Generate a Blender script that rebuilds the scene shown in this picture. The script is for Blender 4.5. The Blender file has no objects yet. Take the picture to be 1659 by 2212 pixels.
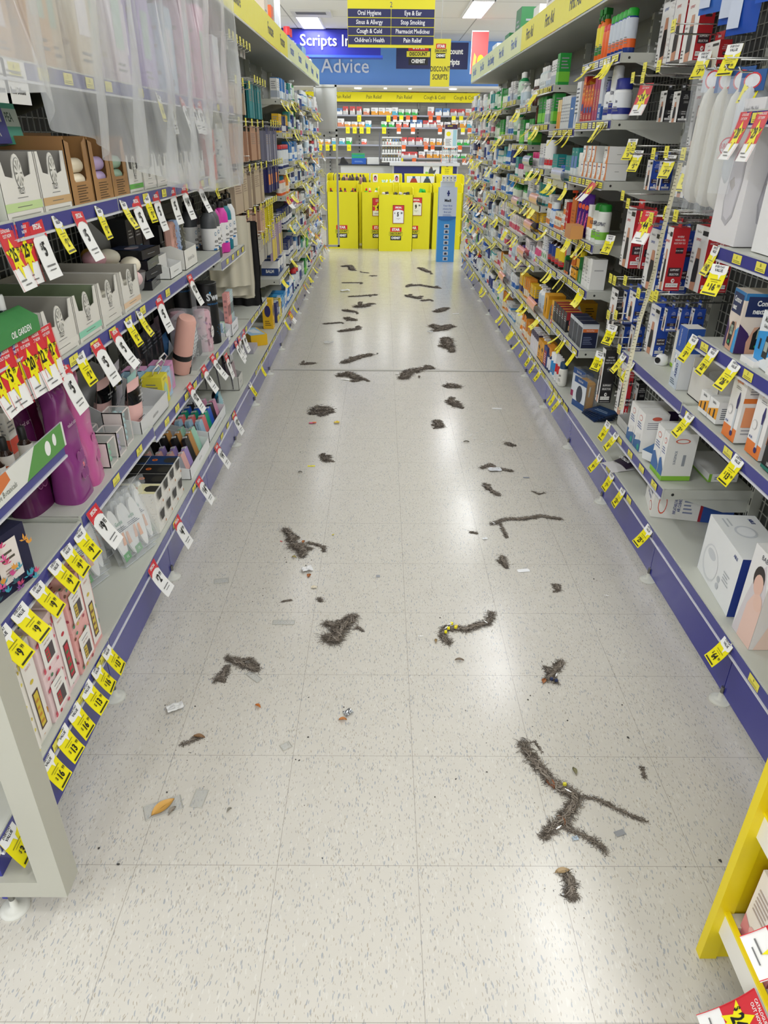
import bpy, math, random
from mathutils import Matrix, Vector, noise
random.seed(7)
C=bpy.context.scene.collection
SC=bpy.context.scene
# ---------- camera model (also used to read places off the photograph onto real planes)
F_=1504.4;TH=math.radians(28.236);YW=math.radians(-.385);RL=math.radians(.545);H_=1.392;CX=828.9
_c,_s=math.cos(TH),math.sin(TH)
def ray(x,y):
    a=(x-CX)/F_;b=(1106-y)/F_
    a,b=a*math.cos(RL)-b*math.sin(RL),a*math.sin(RL)+b*math.cos(RL)
    yy=_c+b*_s;zz=-_s+b*_c
    return (a*math.cos(YW)-yy*math.sin(YW),a*math.sin(YW)+yy*math.cos(YW),zz)
def onz(x,y,z=0.0):
    r=ray(x,y);t=(z-H_)/r[2];return Vector((r[0]*t,r[1]*t,z))
def onx(x,y,X):
    r=ray(x,y);t=X/r[0];return Vector((X,r[1]*t,H_+r[2]*t))
def ony(x,y,D):
    r=ray(x,y);t=D/r[1];return Vector((r[0]*t,D,H_+r[2]*t))
FX={'L':-.729,'R':.953}
def yat(side,px,py): return onx(px,py,FX[side]).y
# ---------- materials
MATS={}
def lin(h):
    o=[]
    for i in (0,2,4):
        c=int(h[i:i+2],16)/255;o.append(c/12.92 if c<=.04045 else ((c+.055)/1.055)**2.4)
    return (*o,1)
def mat(k):
    if k in MATS: return MATS[k]
    m=bpy.data.materials.new(k.replace(':','_'));m.use_nodes=True;nt=m.node_tree;b=nt.nodes['Principled BSDF']
    h,_,t=k.partition(':')
    b.inputs['Base Color'].default_value=lin(h)
    R=.45;rough_noise=.08
    if 'g' in t: R=.16
    if 'r' in t: R=.8
    if 'm' in t: b.inputs['Metallic'].default_value=1;R=.28
    if 't' in t:
        R=.12;b.inputs['Alpha'].default_value=.22;b.inputs['Specular IOR Level'].default_value=.9;m.blend_method='BLEND' if hasattr(m,'blend_method') else None
    if 'h' in t:
        R=.3;b.inputs['Alpha'].default_value=.55
    if 'e' in t:
        b.inputs['Emission Color'].default_value=lin(h);b.inputs['Emission Strength'].default_value={'1':1.,'2':2.2,'5':6.}[t[-1]]
    b.inputs['Roughness'].default_value=R
    if 'e' not in t and len(MATS)<400:
        n=nt.nodes.new('ShaderNodeTexNoise');n.inputs['Scale'].default_value=35;n.inputs['Detail'].default_value=2
        mr=nt.nodes.new('ShaderNodeMapRange');mr.inputs[3].default_value=max(.02,R-.07);mr.inputs[4].default_value=R+.07
        tc=nt.nodes.new('ShaderNodeTexCoord');nt.links.new(tc.outputs['Object'],n.inputs['Vector'])
        nt.links.new(n.outputs[0],mr.inputs[0]);nt.links.new(mr.outputs[0],b.inputs['Roughness'])
    MATS[k]=m;return m
# ---------- mesh builder
TXT={}
def glyphs(s,bold):
    k=(s,bold)
    if k in TXT: return TXT[k]
    cu=bpy.data.curves.new('txt','FONT');cu.body=s;cu.resolution_u=2 if len(s)<14 else 1;cu.align_x='CENTER';cu.align_y='CENTER';cu.offset=.018*bold
    o=bpy.data.objects.new('txt',cu);C.objects.link(o);dg=bpy.context.evaluated_depsgraph_get()
    me=bpy.data.meshes.new_from_object(o.evaluated_get(dg))
    v=[(p.co.x,p.co.y) for p in me.vertices];f=[tuple(p.vertices) for p in me.polygons]
    bpy.data.objects.remove(o);bpy.data.curves.remove(cu);bpy.data.meshes.remove(me)
    TXT[k]=(v,f);return v,f
class MB:
    def __init__(s): s.v=[];s.f=[];s.mi=[];s.sm=[];s.mats=[];s.M=None
    def mid(s,k):
        if k not in s.mats: s.mats.append(k)
        return s.mats.index(k)
    def add(s,vs,fs,k,sm=False,M=None):
        n=len(s.v)
        for p in vs:
            p=Vector(p)
            if M is not None: p=M@p
            if s.M is not None: p=s.M@p
            s.v.append(p)
        i=s.mid(k)
        for f in fs: s.f.append(tuple(n+j for j in f));s.mi.append(i);s.sm.append(sm)
    def box(s,x0,y0,z0,x1,y1,z1,k,M=None):
        s.add([(x0,y0,z0),(x1,y0,z0),(x1,y1,z0),(x0,y1,z0),(x0,y0,z1),(x1,y0,z1),(x1,y1,z1),(x0,y1,z1)],
          [(3,2,1,0),(4,5,6,7),(0,1,5,4),(1,2,6,5),(2,3,7,6),(3,0,4,7)],k,False,M);return s
    def cbox(s,w,d,h,k,z=0,c=.004):  # box standing at the origin with cut edges
        a,b=w/2,d/2;c=min(c,a*.4,b*.4,h*.3)
        def ring(e,zz): return [(-a+c+e*0,-b+e,zz),(a-c,-b+e,zz),(a-e,-b+c,zz),(a-e,b-c,zz),(a-c,b-e,zz),(-a+c,b-e,zz),(-a+e,b-c,zz),(-a+e,-b+c,zz)]
        V=ring(c,z)+ring(0,z+c)+ring(0,z+h-c)+ring(c,z+h);Fs=[tuple(range(7,-1,-1)),tuple(range(24,32))]
        for j in range(3):
            for i in range(8): Fs.append((j*8+i,j*8+(i+1)%8,(j+1)*8+(i+1)%8,(j+1)*8+i))
        s.add(V,Fs,k);return s
    def lathe(s,pr,k,n=18,M=None,sx=1,sy=1,caps=True):
        V=[];Fs=[]
        for r,z in pr:
            for i in range(n):
                a=2*math.pi*i/n;V.append((r*math.cos(a)*sx,r*math.sin(a)*sy,z))
        for j in range(len(pr)-1):
            for i in range(n): Fs.append((j*n+i,j*n+(i+1)%n,(j+1)*n+(i+1)%n,(j+1)*n+i))
        s.add(V,Fs,k,True,M)
        if caps:
            m=len(pr)-1;s.add(V[:n],[tuple(range(n-1,-1,-1))],k,False,M);s.add(V[m*n:],[tuple(range(n))],k,False,M)
        return s
    def tube(s,pts,r,k,n=6,flat=1):
        pts=[Vector(p) for p in pts];V=[];Fs=[]
        for i,p in enumerate(pts):
            t=(pts[min(i+1,len(pts)-1)]-pts[max(i-1,0)]);t=t.normalized() if t.length>1e-9 else Vector((0,0,1))
            u=t.cross(Vector((0,0,1)));
            if u.length<.05: u=t.cross(Vector((0,1,0)))
            u.normalize();w=u.cross(t)
            rr=r[i] if isinstance(r,(list,tuple)) else r
            for j in range(n):
                a=2*math.pi*j/n;V.append(p+u*(math.cos(a)*rr)+w*(math.sin(a)*rr*flat))
        for i in range(len(pts)-1):
            for j in range(n): Fs.append((i*n+j,i*n+(j+1)%n,(i+1)*n+(j+1)%n,(i+1)*n+j))
        Fs.append(tuple(range(n-1,-1,-1)));Fs.append(tuple((len(pts)-1)*n+j for j in range(n)))
        s.add(V,Fs,k,n>4);return s
    def ext(s,pl,t,k,M=None):   # outline in xz, front at y=0, thickness t backwards
        n=len(pl);V=[(x,0,z) for x,z in pl]+[(x,t,z) for x,z in pl]
        Fs=[tuple(range(n)),tuple(range(2*n-1,n-1,-1))]+[(i,i+n,(i+1)%n+n,(i+1)%n) for i in range(n)]
        s.add(V,Fs,k,False,M);return s
    def grid(s,fn,nu,nv,k,sm=True,wrap=False):
        V=[fn(i/(nu-1),j/(nv-1)) for j in range(nv) for i in range(nu)]
        s.add(V,[(j*nu+i,j*nu+i+1,(j+1)*nu+i+1,(j+1)*nu+i) for j in range(nv-1) for i in range(nu-1)],k,sm);return s
    def face(s,o,ux,uz,w,h,spec,off=.0004,warp=None):
        o=Vector(o);ux=Vector(ux);uz=Vector(uz);n=ux.cross(uz)
        for q in spec:
            off+=.00015
            def P(u,v): return o+ux*u*w+uz*v*h+n*off
            c=q[0]
            if c=='r':
                _,u0,v0,u1,v1,k=q;s.add([P(u0,v0),P(u1,v0),P(u1,v1),P(u0,v1)],[(0,1,2,3)],k)
            elif c=='p': s.add([P(u,v) for u,v in q[1]],[tuple(range(len(q[1])))],q[2])
            elif c=='e':
                _,u,v,ru,rv,k=q;s.add([P(u+ru*math.cos(a*math.pi/8),v+rv*math.sin(a*math.pi/8)) for a in range(16)],[tuple(range(16))],k)
            elif c=='l':
                _,u0,v0,u1,v1,N,k=q
                for i in range(N):
                    a=v0+(v1-v0)*(i+.2)/N;b=v0+(v1-v0)*(i+.6)/N;e=u1-(u1-u0)*(.07*((i*7)%5))
                    s.add([P(u0,a),P(e,a),P(e,b),P(u0,b)],[(0,1,2,3)],k)
            elif c=='t':  # u,v centre, size as fraction of height, text, colour, rot deg, x squash, bold
                _,u,v,sz,tx,k=q[:6];ro=math.radians(q[6]) if len(q)>6 else 0;sq=q[7] if len(q)>7 else .8;bo=q[8] if len(q)>8 else 1
                gv,gf=glyphs(tx,bo);H=sz*h;ct=P(u,v)
                vs=[]
                for x,y in gv:
                    x*=H*sq;y*=H;x,y=x*math.cos(ro)-y*math.sin(ro),x*math.sin(ro)+y*math.cos(ro);vs.append(ct+ux*x+uz*y)
                s.add(vs,gf,k)
        return s
    def warp(s,fn): s.v=[Vector(fn(p)) for p in s.v];return s
    def mesh(s,name):
        me=bpy.data.meshes.new(name);me.from_pydata([tuple(p) for p in s.v],[],s.f)
        for k in s.mats: me.materials.append(mat(k) if isinstance(k,str) else k)
        me.polygons.foreach_set('material_index',s.mi);me.polygons.foreach_set('use_smooth',s.sm);me.update();return me
    def build(s,name,parent=None):
        o=bpy.data.objects.new(name,s.mesh(name));C.objects.link(o)
        if parent is not None: o.parent=parent
        return o
USED={}
def tag(o,label,cat,group=None,kind=None):
    if label:
        n=len(label.split())
        if not 4<=n<=16: print('BADLABEL',n,label)
        key=label
        if key in USED and USED[key]!=group or key in USED and not group: print('DUPLABEL',label)
        USED[key]=group
        o['label']=label
    if cat: o['category']=cat
    if group: o['group']=group
    if kind: o['kind']=kind
    return o
def struct(name,mb): o=mb.build(name);o['kind']='structure';return o
def empty(name,loc=(0,0,0),rz=0):
    o=bpy.data.objects.new(name,None);C.objects.link(o);o.location=loc;o.rotation_euler=(0,0,rz);o.empty_display_size=.02;return o
KIDS={}
def copy_tree(o,parent=None):
    c=o.copy();C.objects.link(c)
    for k in ('group','label'):
        if k in c and parent is None: del c[k]
    c.parent=parent
    for ch in o.children: copy_tree(ch,c)
    return c
PRO={}
def use(key,fn,*a,**kw):
    if key not in PRO:
        PRO[key]=fn(*a,**kw);return PRO[key]
    return copy_tree(PRO[key])
_U=['first','second','third','fourth','fifth','sixth','seventh','eighth','ninth']
ORD=_U+['tenth','eleventh','twelfth','thirteenth','fourteenth','fifteenth','sixteenth','seventeenth','eighteenth','nineteenth']
for t in ('twent','thirt','fort','fift','sixt','sevent'): ORD+=[t+'ieth']+[t+'y-'+u for u in _U]
def put(o,side,y,d,z,rot=0,dz=0,tilt=None):   # y centre along the aisle, d = distance of the centre behind the shelf front
    sg=-1 if side=='L' else 1
    o.location=(FX[side]+sg*d,y,z);o.rotation_euler=((tilt or 0),0,(math.pi/2 if side=='L' else -math.pi/2)+rot)
    return o
# ---------- camera
cam=bpy.data.cameras.new('camera');co=bpy.data.objects.new('camera',cam);C.objects.link(co);SC.camera=co
r0=Vector((math.cos(YW),math.sin(YW),0));f0=Vector((-math.sin(YW)*_c,math.cos(YW)*_c,-_s));u0=r0.cross(f0)
r1=r0*math.cos(RL)+u0*math.sin(RL);u1=-r0*math.sin(RL)+u0*math.cos(RL)
M=Matrix((r1,u1,-f0)).transposed().to_4x4();M.translation=(0,0,H_);co.matrix_world=M
cam.sensor_fit='VERTICAL';cam.sensor_height=36;cam.sensor_width=27;cam.lens=F_/2212*36;cam.clip_start=.02
SC.view_settings.view_transform='Standard';SC.view_settings.look='None';SC.view_settings.gamma=1;SC.view_settings.use_curve_mapping=False
SC.view_settings.exposure=.56
# ---------- world: the rest of the shop, evenly lit
w=bpy.data.worlds.new('world');SC.world=w;w.use_nodes=True
w.node_tree.nodes['Background'].inputs[0].default_value=(.93,.96,1,1);w.node_tree.nodes['Background'].inputs[1].default_value=1.3
# ---------- floor, ceiling, walls
T=.3048;GX=.087;GY=.969
def floor_mat():
    m=bpy.data.materials.new('vinyl_floor');m.use_nodes=True;nt=m.node_tree;N=nt.nodes;L=nt.links;b=N['Principled BSDF']
    tc=N.new('ShaderNodeTexCoord');P=tc.outputs['Object']
    def math_(op,a,c=None,v=None):
        n=N.new('ShaderNodeMath');n.operation=op
        for i,x in enumerate((a,c,v)):
            if x is None: continue
            if isinstance(x,(int,float)): n.inputs[i].default_value=x
            else: L.new(x,n.inputs[i])
        return n.outputs[0]
    def mix(f,a,c):
        n=N.new('ShaderNodeMix');n.data_type='RGBA';L.new(f,n.inputs[0]) if not isinstance(f,float) else None
        for s,x in ((6,a),(7,c)):
            if isinstance(x,str): n.inputs[s].default_value=lin(x)
            else: L.new(x,n.inputs[s])
        return n.outputs[2]
    sx=N.new('ShaderNodeSeparateXYZ');L.new(P,sx.inputs[0])
    def line(o,g,wd):
        a=math_('DIVIDE',math_('SUBTRACT',o,g),T);fr=math_('FRACT',math_('ADD',a,.5));d=math_('ABSOLUTE',math_('SUBTRACT',fr,.5));return math_('LESS_THAN',d,wd/T)
    ln=math_('MAXIMUM',line(sx.outputs[0],GX,.0006),line(sx.outputs[1],GY,.0006))
    # flecks: worm-like streaks where a stretched noise crosses a level
    col=None
    def fleck(scale,rot,lo,thr,seed):
        mp=N.new('ShaderNodeMapping');mp.inputs['Rotation'].default_value[2]=rot;mp.inputs['Scale'].default_value=(scale*1.55,scale*.38,1);mp.inputs['Location'].default_value=(seed,seed*.7,seed)
        n0=N.new('ShaderNodeTexNoise');n0.inputs['Scale'].default_value=45;n0.inputs['Detail'].default_value=1;L.new(P,n0.inputs['Vector'])
        va=N.new('ShaderNodeVectorMath');va.operation='MULTIPLY_ADD';L.new(n0.outputs['Color'],va.inputs[0]);va.inputs[1].default_value=(.011,.006,0);L.new(P,va.inputs[2])
        L.new(va.outputs[0],mp.inputs[0]);n=N.new('ShaderNodeTexVoronoi');n.inputs['Scale'].default_value=1;n.inputs['Randomness'].default_value=1;L.new(mp.outputs[0],n.inputs['Vector'])
        s=N.new('ShaderNodeSeparateColor');L.new(n.outputs['Color'],s.inputs[0])
        return math_('MULTIPLY',math_('LESS_THAN',n.outputs['Distance'],math_('MULTIPLY',s.outputs[1],thr)),math_('GREATER_THAN',s.outputs[0],lo))
    nz=N.new('ShaderNodeTexNoise');nz.inputs['Scale'].default_value=14;nz.inputs['Detail'].default_value=5;L.new(P,nz.inputs['Vector'])
    base=mix(nz.outputs[0],'c6c2b9','cecac1')
    x=mix(fleck(200,1.15,.5,.42,3.1),base,'a9a7a3');x=mix(fleck(230,2.0,.55,.4,8.3),x,'aea698');x=mix(fleck(170,.75,.62,.42,5.7),x,'a4a7ab');x=mix(fleck(150,1.5,.62,.5,1.7),x,'d0cdc5')
    big=N.new('ShaderNodeTexNoise');big.inputs['Scale'].default_value=1.1;big.inputs['Detail'].default_value=3;L.new(P,big.inputs['Vector'])
    x=mix(math_('MULTIPLY',math_('LESS_THAN',big.outputs[0],.42),.03),x,'a89f92')
    x=mix(math_('MULTIPLY',ln,.75),x,'8b857c')
    L.new(x,b.inputs['Base Color']);mr=N.new('ShaderNodeMapRange');mr.inputs[3].default_value=.15;mr.inputs[4].default_value=.27;L.new(nz.outputs[0],mr.inputs[0]);L.new(mr.outputs[0],b.inputs['Roughness'])
    b.inputs['Specular IOR Level'].default_value=.42
    bp=N.new('ShaderNodeBump');bp.inputs['Strength'].default_value=.006;bp.inputs['Distance'].default_value=.002;n2=N.new('ShaderNodeTexNoise');n2.inputs['Scale'].default_value=5;L.new(P,n2.inputs['Vector']);L.new(n2.outputs[0],bp.inputs['Height']);L.new(bp.outputs[0],b.inputs['Normal'])
    return m
fm=MB();fm.add([(-6,-5,0),(6,-5,0),(6,16,0),(-6,16,0)],[(0,1,2,3)],floor_mat());struct('floor',fm)
CE=2.75
def ceil_mat():
    m=bpy.data.materials.new('ceiling_tiles');m.use_nodes=True;nt=m.node_tree;N=nt.nodes;L=nt.links;b=N['Principled BSDF']
    tc=N.new('ShaderNodeTexCoord');br=N.new('ShaderNodeTexBrick');br.offset=0;br.inputs['Scale'].default_value=1;br.inputs['Brick Width'].default_value=1.2;br.inputs['Row Height'].default_value=1.2;br.inputs['Mortar Size'].default_value=.008
    br.inputs['Color1'].default_value=lin('ecebe7');br.inputs['Color2'].default_value=lin('e8e7e3');br.inputs['Mortar'].default_value=lin('a7a6a0')
    L.new(tc.outputs['Object'],br.inputs[0]);L.new(br.outputs[0],b.inputs['Base Color']);b.inputs['Roughness'].default_value=.8;return m
cm=MB();cm.box(-6,-5,CE,6,16,CE+.05,ceil_mat());struct('ceiling',cm)
fs=MB();yy=onz(830,800).y;fs.box(-.73,yy-.02,0,.94,yy+.02,.0025,'aaa8a2');fs.box(-.73,yy-.012,.0025,.94,yy+.012,.0045,'bcbab4');o=struct('trim_1',fs)
# ---------- ceiling lights: the panels are the lamps
def panel(x,y,w,l,label):
    e=empty('ceiling_light',(x,y,CE));f=MB()
    for a in (-1,1):
        f.box(a*w/2-.012,-l/2-.012,-.015,a*w/2+.012,l/2+.012,0,'e8e8e6');f.box(-w/2,a*l/2-.012,-.015,w/2,a*l/2+.012,0,'e8e8e6')
    f.build('frame',e);d=MB();d.add([(-w/2,-l/2,-.006),(-w/2,l/2,-.006),(w/2,l/2,-.006),(w/2,-l/2,-.006)],[(0,1,2,3)],'f4f8ff:e5');d.build('diffuser',e)
    tag(e,label,'ceiling light','ceiling light panels')
    la=bpy.data.lights.new('panel_lamp','AREA');la.shape='RECTANGLE';la.size=w*.95;la.size_y=l*.95;la.energy=LAMP*w*l/.33;la.color=(.98,.99,1)
    lo=bpy.data.objects.new('panel_lamp',la);C.objects.link(lo);lo.parent=e;lo.location=(0,0,-.02)
LAMP=11
panel(-.97,11.3,.3,1.1,'ceiling light panel above the back of the left shelves')
panel(1.12,10.1,.26,1.25,'long ceiling light panel above the back of the right shelves')
for i,(x,y) in enumerate([(-.97,13.9),(-.97,8.7),(1.12,7.5),(-.97,6.1),(1.12,4.9),(-.97,3.5),(1.12,2.3),(-.97,.9),(1.12,-.3),(-.97,-1.7),(1.12,-2.9)]):
    panel(x,y,.3,1.15,'ceiling light panel over the aisle, %s row back from the far end'%ORD[i+1])
# ---------- price tickets (flat, then curled)
NV='1f1f33';YE='f5e90c';RD='d6303a';WH='f4f4f2'
import bmesh
def slices(mb,zs):
    bm=bmesh.new();vs=[bm.verts.new(p) for p in mb.v];bm.verts.ensure_lookup_table()
    for f,i in zip(mb.f,mb.mi):
        try: q=bm.faces.new([vs[j] for j in f]);q.material_index=i
        except ValueError: pass
    for z in zs: bmesh.ops.bisect_plane(bm,geom=bm.verts[:]+bm.edges[:]+bm.faces[:],plane_co=(0,0,z),plane_no=(0,0,1))
    bm.verts.index_update();mb.v=[v.co.copy() for v in bm.verts];mb.f=[tuple(v.index for v in f.verts) for f in bm.faces];mb.mi=[f.material_index for f in bm.faces];mb.sm=[False]*len(mb.f);bm.free()
def curl(mb,L,a0,a1):
    slices(mb,[-L*i/7 for i in range(1,7)])
    def fn(p):
        s=-p.z;n=14;y=z=0;st=s/n
        for i in range(n):
            a=a0+(a1-a0)*((i+.5)*st/L if L else 0);y-=math.sin(a)*st;z-=math.cos(a)*st
        a=a0+(a1-a0)*s/L
        return (p.x,y+p.y*math.cos(a),z-p.y*math.sin(a))
    return mb.warp(fn)
def base_sheet(mb,w,L,k,n=8):
    V=[];Fs=[]
    for i in range(n+1): V+=[(-w/2,0,-L*i/n),(w/2,0,-L*i/n)]
    for i in range(n+1): V+=[(-w/2,.0006,-L*i/n),(w/2,.0006,-L*i/n)]
    m=2*(n+1)
    for i in range(n):
        Fs.append((2*i+2,2*i+3,2*i+1,2*i));Fs.append((m+2*i,m+2*i+1,m+2*i+3,m+2*i+2))
    mb.add(V,Fs,k)
def band(u0,v0,u1,v1,k,n=4): # sliced so that it bends with the sheet
    return [('r',u0,v0+(v1-v0)*i/n,u1,v0+(v1-v0)*(i+1)/n,k) for i in range(n)]
def price(u,v,sz,p,k='141414',sq=.72):
    d,c=p.split('.') if '.' in p else (p,'')
    W=.36*sz*len(d);o=[('t',u,v,sz,d,k,0,sq,2)]
    o.append(('t',u-W-.06,v+sz*.18,sz*.5,'$',k,0,sq,1))
    if c: o.append(('t',u+W+.13,v+sz*.2,sz*.48,c,k,0,sq,1))
    return o
def ticket_mesh(kind,p,a0,a1,lod):
    mb=MB()
    if kind=='Y':
        w,L=.052,.083;base_sheet(mb,w,L,YE)
        sp=[('p',[(0,1),(0,.72),(.2,.68),(.55,.68),(.66,.52),(.72,.68),(.9,.71),(1,.76),(1,1)],WH)]
        if lod: sp+=[('t',.5,.93,.095,'EVERYDAY',NV,0,.8,2),('t',.5,.82,.12,'VALUE',NV,0,.85,2),('l',.2,.5,.85,.56,1,'8d8818'),('l',.3,.44,.7,.48,1,'8d8818'),('r',.1,.04,.9,.09,'33330f')]
        sp+=price(.52,.27,.3,p)
    elif kind=='S':
        w,L=.066,.118;base_sheet(mb,w,L,WH)
        sp=band(0,.78,1,1,RD)+[('p',[(0,.78),(0,.69),(.15,.75),(.35,.78)],RD),('p',[(1,.78),(1,.69),(.85,.75),(.65,.78)],RD)]
        if lod: sp+=[('t',.5,.89,.115,'SPECIAL',WH,0,.78,2)]
        sp+=price(.52,.5,.33,p)+[('l',.2,.2,.8,.27,1,'777777'),('l',.28,.13,.72,.18,1,'777777')]
    elif kind=='C':
        w,L=.066,.118;base_sheet(mb,w,L,WH);sp=band(0,.36,1,1,RD)
        st=[(.5+(.52 if i%2==0 else .24)*math.cos(math.pi/2+i*math.pi/5),.56+(.27 if i%2==0 else .13)*math.sin(math.pi/2+i*math.pi/5)) for i in range(10)]
        sp+=[('p',st,YE),('p',[(.36,.42),(.64,.42),(.5,.16)],YE)]
        if lod: sp+=[('t',.5,.94,.07,'CATALOGUE',WH,0,.8,1),('t',.5,.86,.075,'OUT NOW',WH,0,.8,1)]
        sp+=price(.47,.56,.29,p,sq=.62)+[('l',.15,.14,.5,.2,1,'777777'),('l',.3,.07,.7,.12,1,'777777'),('r',0,0,.02,1,RD),('r',.98,0,1,1,RD)]
    elif kind=='y':   # far off: only the strip and its white head read
        w,L=.042,.085;base_sheet(mb,w,L,YE);sp=[('r',0,.78,1,1,WH)]+price(.5,.25,.2,p)
    elif kind=='c':
        w,L=.05,.1;base_sheet(mb,w,L,WH);sp=band(0,.4,1,1,RD)+[('p',[(.1,.6),(.5,.85),(.9,.6),(.5,.35)],YE)]+price(.5,.6,.18,p)
    mb.face((-w/2,0,-L),(1,0,0),(0,0,1),w,L,sp)
    # slice very long polygons is not needed: curls are gentle
    return curl(mb,L,a0,a1)
TK={}
KN={'Y':'yellow price ticket','S':'red and white special ticket','C':'red catalogue ticket with star','y':'yellow ticket strip','c':'red star ticket strip'}
def ticket(side,kind,p,y,z,a0=.35,a1=.75,out=.004,yaw=0,lod=1,X=None,label=None,grp=None,roll=0):
    key=(kind,p,round(a0,1),round(a1,1),lod)
    if key not in TK: TK[key]=ticket_mesh(kind,p,a0,a1,lod).mesh('price_ticket')
    o=bpy.data.objects.new('price_ticket',TK[key]);C.objects.link(o)
    sg=-1 if side=='L' else 1
    o.location=((FX[side] if X is None else X)-sg*out,y,z)
    o.rotation_euler=(0,roll,(math.pi/2 if side=='L' else -math.pi/2)+yaw)
    tag(o,label,'price ticket',grp);return o
def tickets_px(side,lst,z,rail,grp,a=(.5,.8),X=None):
    cnt={}
    for i,t in enumerate(lst):
        px,py,k,p=t[:4];y=onx(px,py,FX[side] if X is None else X).y
        ticket(side,k,p,y,z,a[0]+random.uniform(-.12,.12),a[1]+random.uniform(-.15,.15),yaw=random.uniform(-.08,.08),X=X,
          label='%s reading %s, %s from near end of %s'%(KN[k],p.split('.')[0],ORD[i],rail),grp=grp)
# ---------- shelving
PG='c6c8bf';PB='2e308c';RB='393b8c'
YJ=lambda k:1.48+.608*k
BW=.608;DP=.30;TOPZ=1.925
def rail_mb(w,h,style,seed):
    m=MB();rnd=random.Random(seed)
    m.box(-w/2,-.004,-h,w/2,.002,.004,PG)
    m.box(-w/2+.002,-.0055,-h+.004,w/2-.002,-.0045,0,RB+':g' if style!='p' else 'c9cbd2:g')
    m.box(-w/2,-.009,-h-.002,w/2,-.004,-h+.003,'d5d6dc:g')
    sp=[]
    if style in 'bn':
        x=.06
        while x<.94:
            if rnd.random()<(.22 if style=='b' else .0): sp+=[('r',x,.12,x+.085,.92,'ece25a'),('l',x+.01,.2,x+.08,.45,2,'6e6a20'),('t',x+.04,.68,.4,str(rnd.choice([3,6,9,14,16,19,24,28,64])),'222211',0,.7,1)];x+=.1
            x+=.06
    else:
        x=.01
        while x<.93:
            wv=rnd.uniform(.06,.1);sp+=[('r',x,.1,x+wv,.92,rnd.choice(['ece25a','e7dc4a','f0ea80','dcdcd0'])),('l',x+.01,.25,x+wv-.01,.8,2,'8c8830')];x+=wv+rnd.choice([.005,.01,.03])
    m.face((-w/2,-.0057,-h+.004),(1,0,0),(0,0,1),w,h-.005,sp);return m
RAILS={}
def shelf(side,z,k,parent,style,w=BW,yc=None,dp=DP,name='shelf'):
    key=('sh',round(dp,2),round(w,2))
    if key not in PRO:
        m=MB();m.box(-w/2+.003,0,-.003,w/2-.003,dp,0,PG);m.box(-w/2+.003,0,-.03,w/2-.003,.003,-.003,PG);PRO[key]=m.mesh('shelf')
        b=MB();b.add([(0,0,-.03),(0,0,0),(0,dp,0),(0,dp,-.085),(0,dp*.72,-.085),(0,.06,-.034)],[(0,1,2,3,4,5),(5,4,3,2,1,0)],PG)
        b.box(-.0035,.0,-.034,.0035,dp,0,PG);b.lathe([(.005,-.0045),(.005,.0045)],'2a2a28',10,Matrix.Translation((0,.03,-.017))@Matrix.Rotation(math.pi/2,4,'Y'))
        PRO[key+('b',)]=b.mesh('bracket')
    rot=math.pi/2 if side=='L' else -math.pi/2
    yy=YJ(k)+BW/2 if yc is None else yc
    o=bpy.data.objects.new(name,PRO[key]);C.objects.link(o);o.parent=parent
    o.matrix_basis=Matrix.Translation((FX[side],yy,z))@Matrix.Rotation(rot,4,'Z')
    for a in (-1,1):
        q=bpy.data.objects.new('bracket',PRO[key+('b',)]);C.objects.link(q);q.parent=o;q.location=(a*(w/2-.004),.001,0)
    rk=(style,round(w,2),(k*7+int(z*20))%4)
    if rk not in RAILS: RAILS[rk]=rail_mb(w-.006,.034,style,rk[2]).mesh('ticket_rail')
    q=bpy.data.objects.new('ticket_rail',RAILS[rk]);C.objects.link(q);q.parent=o
    return o
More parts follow.
